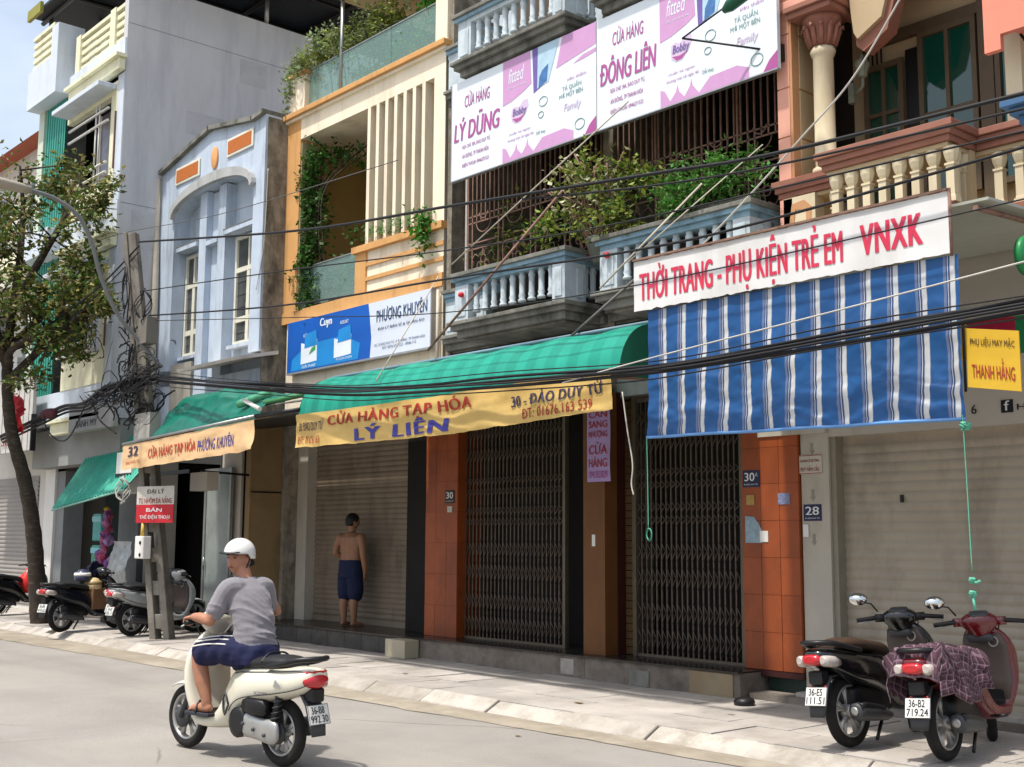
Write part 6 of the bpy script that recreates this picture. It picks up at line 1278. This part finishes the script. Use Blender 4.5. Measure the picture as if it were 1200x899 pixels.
    if retro:
        lettering(T, 'SCOOPY', (.10, .199, .535), (-1, 0, 0), (0, 0, 1), 0, 0, .16, .022, M_ink, .02, .006, local=True)
        MB().prism([(-.205, .60), (-.12, .655), (-.10, .60)], 'y', .183, .187).build('emblem', M_chrome, T, local=True)
        for s in (-1, 1): part(MB().tube(smooth_path([(.50, s*.142, .42), (.53, s*.15, .50), (.56, s*.145, .42), (.53, s*.148, .34), (.50, s*.142, .42)], 3), .008, 6), 'helmet_hook', M_dgrey)
    T.scale = (.96, .96, .96)
    return T
def M4(loc, ang): return Matrix.Translation(loc)@Matrix.Rotation(R(ang), 4, 'Z')
RID = ((-7.69, 4.62, .003), 187.5)
scooter('cream retro scooter with red tail light ridden along the road', *RID, dict(paint=M_creamp, retro=True, r=.25, plate=('36-B8', '992.30'), hz=1.04, mirrors=(), stand=False, rim=M_chrome, redspring=False)).scale = (.96, .96, .96)
BLK = ((-5.17, 7.95, SW+.004), 90)
scooter('black scooter with tan seat parked by the roller shutter', *BLK, dict(paint=M_blackp, r=.275, plate=('36-E5', '111.51'), seat=M_tan, steer=28, mirrors=(1,), hz=.96)).rotation_euler[0] = R(-5)
RED = ((-4.42, 7.98, SW+.004), 96)
scooter('maroon scooter covered with plaid cloth at the right edge', *RED, dict(paint=M_redp, r=.275, plate=('36-B2', '719.24'), steer=24, mirrors=(1,), hz=.96, inner=M_inner, cowlsw=True)).rotation_euler[0] = R(-5)
SIL = ((-18.0, 8.06, SW+.004), 100)
scooter('silver white scooter parked behind the utility pole', *SIL, dict(paint=M_silp, r=.265, plate=('36-B1', '205.17'), hz=.98, cowl=M_silp))
BLU = ((-19.4, 7.50, SW+.004), 112)
scooter('dark navy scooter loaded with box and helmets', *BLU, dict(paint=M_bluep2, r=.265, plate=('36-B4', '410.62'), hz=.98))
FAR = ((-24.3, 8.1, SW+.004), 108)
scooter('black scooter with a red bag at the far left', *FAR, dict(paint=M_blackp, r=.265, plate=('36-B5', '118.90'), hz=1.0, steer=10))
scooter('dark scooter half hidden between the navy and silver scooters', (-18.75, 8.35, SW+.004), 104, dict(paint=M_dgrey, r=.265, plate=('36-K2', '332.08'), hz=.97))
# plaid cloth over the maroon scooter
m = D.materials.new('plaid cotton'); m.use_nodes = True; N = m.node_tree.nodes; K_ = m.node_tree.links; b = N['Principled BSDF']; b.inputs['Roughness'].default_value = .9
uvn = N.new('ShaderNodeAttribute'); uvn.attribute_name = 'cloth_uv'; sx = N.new('ShaderNodeSeparateXYZ'); K_.new(uvn.outputs['Vector'], sx.inputs[0])
def band(sock, mul, w_):
    a = N.new('ShaderNodeMath'); a.operation = 'MULTIPLY'; a.inputs[1].default_value = mul; K_.new(sock, a.inputs[0]); f_ = N.new('ShaderNodeMath'); f_.operation = 'FRACT'; K_.new(a.outputs[0], f_.inputs[0]); g = N.new('ShaderNodeMath'); g.operation = 'LESS_THAN'; g.inputs[1].default_value = w_; K_.new(f_.outputs[0], g.inputs[0]); return g.outputs[0]
cur = None
for sock, mul, w_, c_, fac in ((sx.outputs[0], 19, .55, '2b1420', .65), (sx.outputs[1], 19, .55, '2b1420', .65), (sx.outputs[0], 19, .16, '86707b', .55), (sx.outputs[1], 19, .16, '86707b', .55)):
    mx = N.new('ShaderNodeMix'); mx.data_type = 'RGBA'; mm = N.new('ShaderNodeMath'); mm.operation = 'MULTIPLY'; mm.inputs[1].default_value = fac; K_.new(band(sock, mul, w_), mm.inputs[0]); K_.new(mm.outputs[0], mx.inputs[0])
    if cur: K_.new(cur, mx.inputs[6])
    else: mx.inputs[6].default_value = lin('4d2f3c')
    mx.inputs[7].default_value = lin(c_); cur = mx.outputs[2]
K_.new(cur, b.inputs['Base Color']); M_plaid = m
def plaid(u, v):
    x = -.42+u*.86; s = (v-.5)*2
    top = .815-.06*max(0, u-.55)*2.0-.10*max(0, .12-u)*6; hw = .17
    a = abs(s)*(.46+.08*math.sin(u*4))
    wr = .020*fbm(u*6+s*2, v*7, 3)+.016*math.sin(u*22+s*5)
    if a < hw: y, z = a, top+.012-.03*(a/hw)**3
    else: y, z = hw+.02+.02*math.sin(u*15)+.06*(a-hw), top-.02-(a-hw)*1.0
    drop = .05*math.sin(u*5+1)*(1 if s < 0 else .6)
    return (x+.05*fbm(s*3, u*2, 1), (y if s > 0 else -y)+wr, z+wr+(drop if a > hw else 0)-(.25*max(0, .10-u)/.10*.5 if a < hw else 0))
mb = MB().grid(plaid, 60, 60)
PC = mb.build('plaid_cloth', M_plaid, solid=.004); at = PC.data.attributes.new('cloth_uv', 'FLOAT_VECTOR', 'POINT')
for j in range(61):
    for i in range(61): at.data[j*61+i].vector = (i/60*1.05, j/60*1.04, 0)
PC.matrix_world = M4(*RED)@Matrix.Rotation(R(-5), 4, 'X')@Matrix.Scale(.96, 4); tag(PC, 'purple pink plaid cloth draped over the maroon scooter seat', 'cloth')
def at_sc(S, p): return M4(*S)@Vector(p)
# load on the navy scooter, bag on the far one
t = thing('cardboard_box', 'brown box on the floor of the navy scooter', 'box', at_sc(BLU, (.62, 0, .34))); t.rotation_euler = (0, 0, R(BLU[1]))
MB().box(-.12, .16, -.17, .17, 0, .34).build('carton', pm('brown carton', '7a5a40', .8, .15, 6), t, .01, local=True); MB().box(-.121, .161, -.02, .02, .341, .345).build('tape', M_pier, t, local=True)
def helmet_mesh(T, c, r_, mat, name='shell'):
    return MB().lathe([(0, r_*1.0), (r_*.5, r_*.9), (r_*.86, r_*.55), (r_*1.0, r_*.1), (r_*.98, -r_*.35), (r_*.92, -r_*.4)], c, 18).build(name, mat, T, local=True)
for lab, p, c_ in (('cream helmet resting on the navy scooter box', (.60, -.06, .72), 'cbb183'), ('white and dark helmet on the navy scooter seat front', (.46, .05, .86), '3b3f55')):
    t = thing('helmet', lab, 'helmet', at_sc(BLU, p)); helmet_mesh(t, (0, 0, 0), .135, pm('helmet '+c_, c_, .3, .1)); MB().lathe([(.136, .02), (.138, .05), (.125, .075)], (0, 0, 0), 18).build('stripe', M_white if c_ == '3b3f55' else pm('helmet trim', '8f7a50', .4), t, local=True)
t = thing('folded_jacket', 'dark blue jacket hung on the navy scooter handlebar', 'jacket', at_sc(BLU, (.75, .15, .75))); t.rotation_euler = (0, 0, R(BLU[1]))
MB().grid(lambda u, v: (-.1+.35*u+.05*fbm(u*4, v*4), .06*fbm(u*5, v*3, 2)-.1*v, .38-.62*v-.2*abs(u-.5)), 16, 20).build('cloth', pm('navy jacket cloth', '161a33', .8, .15), t, local=True, solid=.03)
t = thing('red_bag', 'red plastic bag hanging on the far left scooter', 'bag', at_sc(FAR, (.70, 0, .40))); mb = MB().lathe([(0, 0), (.14, .02), (.20, .15), (.17, .32), (.05, .42), (.03, .5)], (0, 0, 0), 14); mb.v = [(x*(1+.15*fbm(x*9, z*9)), y*(1+.15*fbm(y*9, z*9)), z) for x, y, z in mb.v]; mb.build('bag', pm('red plastic bag', 'c9261c', .3, .15, 8), t, local=True)
tag(MB().box(-.16, .16, -.12, .12, 0, .02).build('plastic_sheet', M_white), 'pale flat sheet lying behind the navy scooter', 'sheet').location = (-19.95, 7.62, SW+.01)
# small things on the pavement
tag(MB().box(-12.98, -12.55, 9.28, 9.51, SW, .33).build('stone_block', pm('pale limestone block', 'a89f8a', .9, .1, 4, .3), None, .008), 'pale square stone block against the concrete step', 'block')
t = thing('black_pan', 'upturned black pan on the pavement by the terrazzo base', 'pan', (-7.12, 9.2, SW)); MB().lathe([(.095, 0), (.10, .03), (.085, .055), (.04, .07), (0, .075)], (-7.12, 9.2, SW+.006), 18).build('bowl', M_blkp, t)
for i, (x, y, s_) in enumerate(((-8.2, 8.1, .05), (-11.2, 8.3, .04), (-9.3, 7.2, .05), (-16.0, 7.0, .04), (-6.8, 8.6, .035), (-13.4, 8.4, .05), (-12.2, 6.9, .03), (-7.6, 6.8, .03))):
    mb = MB().grid(lambda u, v: (x+(u-.5)*s_*2, y+(v-.5)*s_, (SW if y > 7.5 else .004)+.006+.012*fbm(u*4+i, v*4)**2), 4, 4)
    tag(mb.build('litter', pm('dry leaf litter', '6f5a3c', .9)), ('dry leaf on the sunny pavement below the gate', 'small dry leaf on the pavement before the tiled pillar', 'dry leaf in the gutter before the step', 'dry leaf in the gutter near the pole', 'tiny dry leaf near the black scooter', 'dry leaf on the pavement near the stone block', 'tiny dry leaf on the road behind the rider', 'tiny dry leaf on the road before the gutter')[i], 'leaf')
# ================================================================ people
def fuse(mb, voxel, smooth=4, disp=None):
    """one continuous surface from overlapping volumes"""
    me = D.meshes.new('tmp'); me.from_pydata(mb.v, [], mb.f); o = D.objects.new('tmp', me); col.objects.link(o)
    q = o.modifiers.new('r', 'REMESH'); q.mode = 'VOXEL'; q.voxel_size = voxel; q.use_smooth_shade = True
    q = o.modifiers.new('s', 'SMOOTH'); q.factor = .5; q.iterations = smooth
    dg = bpy.context.evaluated_depsgraph_get(); out = D.meshes.new_from_object(o.evaluated_get(dg)); D.objects.remove(o); D.meshes.remove(me)
    if disp:
        ns = [v.normal.copy() for v in out.vertices]
        for v, n_ in zip(out.vertices, ns): v.co += n_*disp(v.co)
    out.polygons.foreach_set('use_smooth', [True]*len(out.polygons)); return out
def limb(mb, pts, rs, n=12, steps=5):
    pp = smooth_path(pts, steps); m = len(pp); k = len(pts)-1; rr = []
    for i in range(m):
        t = i/steps; a = min(int(t), k-1); rr.append(rs[a]+(rs[a+1]-rs[a])*(t-a))
    d0 = (pp[0]-pp[1]).normalized()*rr[0]; d1 = (pp[-1]-pp[-2]).normalized()*rr[-1]
    pp = [pp[0]+d0*.95, pp[0]+d0*.6]+pp+[pp[-1]+d1*.6, pp[-1]+d1*.95]; rr = [rr[0]*.3, rr[0]*.8]+rr+[rr[-1]*.8, rr[-1]*.3]
    mb.tube(pp, rr, n)
def rings(mb, secs, lean=(0, 0)):
    """torso: (x, y, z, half depth, half width)"""
    mb.loft([[(x+hd*math.cos(t), y+hw*math.sin(t), z) for t in [2*math.pi*k/20 for k in range(20)]] for x, y, z, hd, hw in secs])
def head_into(mb, c, yaw, pitch=0, s=1.0):
    Rm = Matrix.Rotation(yaw, 3, 'Z')@Matrix.Rotation(pitch, 3, 'Y'); v = []; nu, nv = 36, 26
    def g(a, b, a0, b0, wa, wb): return math.exp(-((a-a0)/wa)**2-((b-b0)/wb)**2)
    for j in range(nv+1):
        el = -math.pi/2+math.pi*j/nv
        for i in range(nu):
            az = -math.pi+2*math.pi*i/nu
            rx, ry, rz = .098, .076, .118
            x, y, z = rx*math.cos(el)*math.cos(az), ry*math.cos(el)*math.sin(az), rz*math.sin(el)
            k = 1+.20*g(az, el, 0, -.10, .16, .20)-.06*g(az, el, .42, .12, .2, .14)-.06*g(az, el, -.42, .12, .2, .14)+.05*g(az, el, 0, .32, .7, .12)+.05*g(az, el, 0, -.48, .35, .10)+.10*g(az, el, 0, -.85, .5, .22)-.03*g(az, el, 0, -.66, .4, .06)
            if el < -.25: k *= 1-.16*min(1, (-.25-el)/.9)*(.3 if abs(az) < .6 else 1)
            v.append(Vector(c)+Rm@Vector((x*k, y*k, z*k))*s)
    f = [(j*nu+i, j*nu+(i+1) % nu, (j+1)*nu+(i+1) % nu, (j+1)*nu+i) for j in range(nv) for i in range(nu)]; mb.add(v, f, True)
    for sd in (-1, 1):
        mb.loft([[Vector(c)+Rm@Vector((-.012+.022*q*math.cos(t), sd*(.070+.016*w_), -.005+.034*q*math.sin(t)))*s for t in [2*math.pi*k/10 for k in range(10)]] for w_, q in ((0, .7), (.6, 1), (1, .8), (1.15, .3))])
    return Rm
def hand_into(mb, wrist, d, side, palm_n, curl=1.0, s=1.0):
    """palm plus five curled fingers; d = pointing direction, side = towards the thumb, palm_n = towards which the fingers curl"""
    d, side, n_ = Vector(d).normalized(), Vector(side).normalized(), Vector(palm_n).normalized(); w_ = Vector(wrist)
    mb.loft([[w_+d*a*s+side*b_*math.cos(t)*s+n_*c_*math.sin(t)*s for t in [2*math.pi*k/12 for k in range(12)]] for a, b_, c_ in ((-.01, .026, .020), (.02, .034, .018), (.055, .040, .016), (.085, .038, .013), (.092, .030, .008))])
    for k, (off, L) in enumerate(((.029, .070), (.010, .078), (-.010, .073), (-.028, .058))):
        p = w_+(d*.082+side*off)*s; pts = [p]; a = 0
        for q in (.42, .33, .25):
            a += curl*.95; p = p+(d*math.cos(a)+n_*math.sin(a))*L*q*1.15*s; pts.append(p)
        limb(mb, pts, [.0095*s, .009*s, .0082*s, .007*s], 8, 3)
    p = w_+(d*.025+side*.034)*s; limb(mb, [p, p+(d*.028+side*.018+n_*.012*curl)*s, p+(d*.050+side*.012+n_*.034*curl)*s], [.013*s, .0105*s, .008*s], 8, 3)
def skin_mat(name, c): return pm(name, c, .55, .10, 14, .1, 120, spec=.4)
M_skin = skin_mat('tanned skin', 'a5735a'); M_skin2 = skin_mat('bare back skin', '8c644a'); M_hair = pm('black hair', '120f0e', .6, .2, 30)
M_shirt = pm('heather grey jersey', '7e7b80', .95, .06, 20, .25, 200, sheen=.2); M_short = pm('navy shorts cloth', '161a3d', .85, .1, 12); M_short2 = pm('dark navy shorts cloth', '101a38', .85, .1, 12)

# ---- rider (local axes of his scooter: x forward, y left, z up)
PR = thing('person', 'man in grey shirt, navy shorts and white helmet riding the cream scooter', 'person', RID[0], R(RID[1]))
# bare skin body, one surface
mb = MB()
rings(mb, [(.36, 0, .78, .11, .155), (.37, 0, .93, .10, .145), (.42, 0, 1.10, .10, .155), (.47, 0, 1.22, .09, .17), (.50, 0, 1.30, .06, .11)])
limb(mb, [(.505, 0, 1.28), (.545, 0, 1.38)], [.064, .057])
HC = (.575, .012, 1.452); HY = R(103)
head_into(mb, HC, HY, R(2))
ELB = {1: (.55, .275, 1.01), -1: (.54, -.325, 1.06)}
for s in (1, -1):
    sh_, el, wr = (.49, s*.175, 1.245), ELB[s], (.735, s*.285, 1.03)
    limb(mb, [sh_, ((sh_[0]+el[0])/2-.01, s*.235, (sh_[2]+el[2])/2), el], [.054, .048, .042]); limb(mb, [el, ((el[0]+wr[0])/2, s*.285, (el[2]+wr[2])/2+.006), wr], [.044, .041, .029])
    hand_into(mb, wr, (1, 0, -.15), (0, -s, 0), (0, 0, -1), 1.25)
    hip, kn, an = (.39, s*.10, .785), (.765, s*.20, .745), (.69, s*.175, .385)
    limb(mb, [hip, (.58, s*.16, .795), kn], [.098, .088, .064]); limb(mb, [kn, (.755, s*.197, .65), (.73, s*.19, .55), (.695, s*.18, .44), an], [.062, .060, .057, .042, .037])
    limb(mb, [(.675, s*.17, .362), (.76, s*.172, .36), (.86, s*.178, .346)], [.037, .037, .025], 10)
    for k in range(5): limb(mb, [(.86, s*(.150+.013*k), .340), (.895-.006*k, s*(.152+.014*k), .336)], [.011, .009], 6, 2)
bd = obj('body', fuse(mb, .0075, 4), M_skin, PR, local=True)
# shirt
mb = MB()
rings(mb, [(.345, 0, .735, .140, .180), (.35, 0, .79, .140, .180), (.365, 0, .90, .135, .170), (.405, 0, 1.04, .132, .174), (.45, 0, 1.16, .125, .184), (.475, 0, 1.24, .105, .175), (.50, 0, 1.30, .078, .125), (.51, 0, 1.325, .060, .080)])
for s in (1, -1):
    el = ELB[s]; sh_ = (.485, s*.168, 1.245); md = (sh_[0]+(el[0]-sh_[0])*.74, s*.242, sh_[2]+(el[2]-sh_[2])*.74)
    limb(mb, [(.47, s*.10, 1.25), sh_, ((sh_[0]+md[0])/2, s*.215, (sh_[2]+md[2])/2), md], [.078, .072, .068, .072])
def wr_s(p):
    # soft creases radiating from the right waist to the shoulder blades
    k = max(0, min(1, (1.26-p.z)/.2)); a = math.atan2(p.z-.80, p.y+.42); r_ = math.hypot(p.z-.80, p.y+.42)
    n_ = noise.fractal(Vector((a*5.2, r_*1.6, p.x*1.5)), 1, 2, 3); h_ = noise.fractal(Vector((p.z*13+p.y*3, p.y*2.2, p.x*3+5)), 1, 2, 2)
    return (.020*(abs(n_)**.7*-1+.35)+.009*h_*(1 if p.z < 1.1 else .4))*k+.003*fbm(p.x*5, p.y*5, p.z*7)
shirt = obj('shirt', fuse(mb, .007, 3, wr_s), M_shirt, PR, local=True)
mb = MB().tube([(.51+.066*math.cos(t), .082*math.sin(t), 1.318+.012*math.cos(t)) for t in [2*math.pi*k/24 for k in range(25)]], .011, 6).build('collar', M_shirt, shirt, local=True)
# shorts with white side stripes
mb = MB(); rings(mb, [(.33, 0, .695, .15, .19), (.34, 0, .75, .155, .20), (.35, 0, .81, .15, .195), (.355, 0, .84, .135, .185)])
for s in (1, -1): limb(mb, [(.38, s*.095, .775), (.55, s*.145, .795), (.715, s*.185, .765)], [.122, .112, .104], 16)
shorts = obj('shorts', fuse(mb, .0085, 3, lambda p: .004*math.sin(p.x*50+p.y*20+p.z*25)+.007*fbm(p.x*6, p.y*6, p.z*6)), M_short, PR, local=True)
for k in (0, 1, 2):
    pts = []
    for i in range(13):
        u = i/12; x = .42+.325*u; yc = .105+.085*min(1, u*1.05); zc = .782+.012*math.sin(u*3.1)-.022*u; rr_ = .126-.020*u; an_ = R(66-19*k)
        pts.append((x, yc+rr_*math.cos(an_)*1.02, zc+rr_*math.sin(an_)*1.02))
    MB().tube(pts, .006, 6).build('stripe', M_white, shorts, local=True)
# helmet, strap, face details
Rh = Matrix.Rotation(HY, 3, 'Z'); H0 = Vector(HC)
def hp(x, y, z): return H0+Rh@Vector((x, y, z))
hm = MB(); nu, nv = 28, 12; vv = []
for j in range(nv+1):
    el = R(-4)+(math.pi/2-R(-4))*j/nv
    for i in range(nu):
        az = 2*math.pi*i/nu; low = -.035 if math.cos(az) < .2 else 0
        vv.append(hp(.126*math.cos(el)*math.cos(az)-.006, .104*math.cos(el)*math.sin(az),   .052+.108*math.sin(el)+(low if j == 0 else low*.5 if j == 1 else 0)))
hm.add(vv, [(j*nu+i, j*nu+(i+1) % nu, (j+1)*nu+(i+1) % nu, (j+1)*nu+i) for j in range(nv) for i in range(nu)], True)
hl = hm.build('helmet', pm('white helmet shell', 'd6d6d2', .3, .03, 4, coat=.4), PR, local=True, solid=.012)
MB().loft([[hp(.10+.060*q*math.cos(a)**.7 if abs(a) < 1.55 else .10, .092*math.sin(a), .058-.012*q*math.cos(a)) for a in [R(d) for d in range(-84, 85, 12)]] for q in (0, .5, 1)], closed=False, caps=False).build('visor', M_blkp, hl, local=True, solid=.008)
for s in (1, -1): MB().tube(smooth_path([hp(-.02, s*.086, .02), hp(.005, s*.084, -.05), hp(.035, s*.045, -.118), hp(.04, 0, -.128)], 4), .007, 6).build('chin_strap', M_blkp, hl, local=True)
MB().tube([hp(.126*math.cos(a)-.006, .104*math.sin(a), .050+(-.035 if math.cos(a) < .2 else 0)) for a in [2*math.pi*k/28 for k in range(29)]], .006, 6).build('edge_trim', M_blkp, hl, local=True)
MB().tube(smooth_path([hp(-.085, -.05, -.02), hp(-.10, 0, -.03), hp(-.085, .05, -.02)], 4), .028, 8).build('hair', M_hair, PR, local=True)
for s in (1, -1):
    MB().tube([hp(.088, s*.016, .036), hp(.090, s*.032, .042), hp(.078, s*.054, .036)], .0055, 6).build('eyebrow', M_hair, PR, local=True); MB().lathe([(0, -.0075), (.0115, 0), (0, .0075)], hp(.085, s*.031, .017), 8).build('eye', M_hair, PR, local=True)
MB().tube([hp(.096, .022, -.056), hp(.102, 0, -.054), hp(.096, -.022, -.056)], .0045, 6).build('lips', pm('lip skin', '7d3f36', .5), PR, local=True)
for s in (1, -1):
    sl = MB().loft([[(x, s*.175+y, z) for x, y, z in ((x0_, -w_, .300), (x0_, w_, .300), (x0_, w_, .326), (x0_, -w_, .326))] for x0_, w_ in ((.625, .032), (.66, .042), (.78, .045), (.88, .052), (.92, .035))], smooth=False).build('sandal', pm('grey sandal', '2e3038', .7), PR, .006, local=True)
    MB().tube(smooth_path([(.76, s*.175-.05, .325), (.775, s*.175, .406), (.76, s*.175+.05, .325)], 5), .010, 6).build('sandal_strap', M_blkp, sl, local=True)
# ---- man standing at the shutter, seen from the back
MN = thing('person', 'bare backed man in dark shorts standing before the brown shutter', 'person', (-14.92, 10.02, .352), R(98)); MN.scale = (1.05, 1.05, 1.0)
mb = MB()
rings(mb, [(0, 0, .80, .115, .18), (0, 0, .92, .115, .178), (.01, 0, 1.05, .115, .175), (.0, 0, 1.18, .118, .20), (-.01, 0, 1.29, .10, .212), (0, 0, 1.355, .065, .13)])
limb(mb, [(0, 0, 1.34), (.015, 0, 1.44)], [.06, .055]); head_into(mb, (.03, 0, 1.515), R(-18), R(8), .98)
limb(mb, [(-.005, .215, 1.29), (-.03, .26, 1.17), (-.045, .275, 1.06)], [.062, .053, .045]); limb(mb, [(-.045, .275, 1.06), (.05, .24, 1.0), (.15, .14, .96)], [.045, .042, .030]); hand_into(mb, (.155, .115, .955), (.8, -.6, 0), (0, 0, 1), (-.6, -.8, 0), .8)
limb(mb, [(-.005, -.215, 1.29), (-.02, -.26, 1.17), (-.02, -.275, 1.03)], [.062, .053, .045]); limb(mb, [(-.02, -.275, 1.03), (.02, -.265, .90), (.05, -.245, .79)], [.045, .041, .030]); hand_into(mb, (.05, -.245, .785), (.2, .05, -1), (.9, .2, .2), (0, 1, 0), .7)
for s in (1, -1):
    limb(mb, [(0, s*.085, .82), (.01, s*.095, .62), (.0, s*.10, .45)], [.10, .085, .062]); limb(mb, [(0, s*.10, .45), (-.02, s*.105, .31), (-.01, s*.105, .08)], [.060, .062, .038])
    limb(mb, [(-.035, s*.105, .035), (.05, s*.115, .035), (.14, s*.13, .022)], [.034, .032, .020], 10)
    for k in range(5): limb(mb, [(.14, s*(.105+.012*k), .016), (.175-.007*k, s*(.108+.014*k), .013)], [.011, .009], 6, 2)
obj('body', fuse(mb, .009, 4, lambda p: -.012*math.exp(-(p.y/.018)**2)*(1 if p.x < 0 and .9 < p.z < 1.32 else 0)), M_skin2, MN, local=True)
mb = MB(); rings(mb, [(0, 0, .70, .145, .20), (0, 0, .80, .143, .203), (0, 0, .93, .130, .193), (0, 0, .955, .127, .188)])
for s in (1, -1): limb(mb, [(0, s*.085, .76), (.01, s*.098, .60), (.005, s*.105, .46)], [.118, .115, .112], 16)
obj('shorts', fuse(mb, .010, 3, lambda p: .008*fbm(p.x*8, p.y*8, p.z*8)), M_short2, MN, local=True)
mb = MB(); Rm = Matrix.Rotation(R(-18), 3, 'Z'); vv = []; nu = 20
for j in range(9):
    el = R(-38)+(math.pi/2-R(-38))*j/8
    for i in range(nu):
        az = 2*math.pi*i/nu; cut = .045 if math.cos(az) > .35 else -.005 if math.cos(az) > -.1 else -.06
        p = Vector((.105*math.cos(el)*math.cos(az)-.008, .083*math.cos(el)*math.sin(az), max(cut, .012+.118*math.sin(el)))); vv.append(Vector((.03, 0, 1.515))+Rm@(p*(1+.04*fbm(p.x*60, p.y*60, p.z*60))))
mb.add(vv, [(j*nu+i, j*nu+(i+1) % nu, (j+1)*nu+(i+1) % nu, (j+1)*nu+i) for j in range(8) for i in range(nu)], True); mb.build('hair', M_hair, MN, local=True, solid=.006)
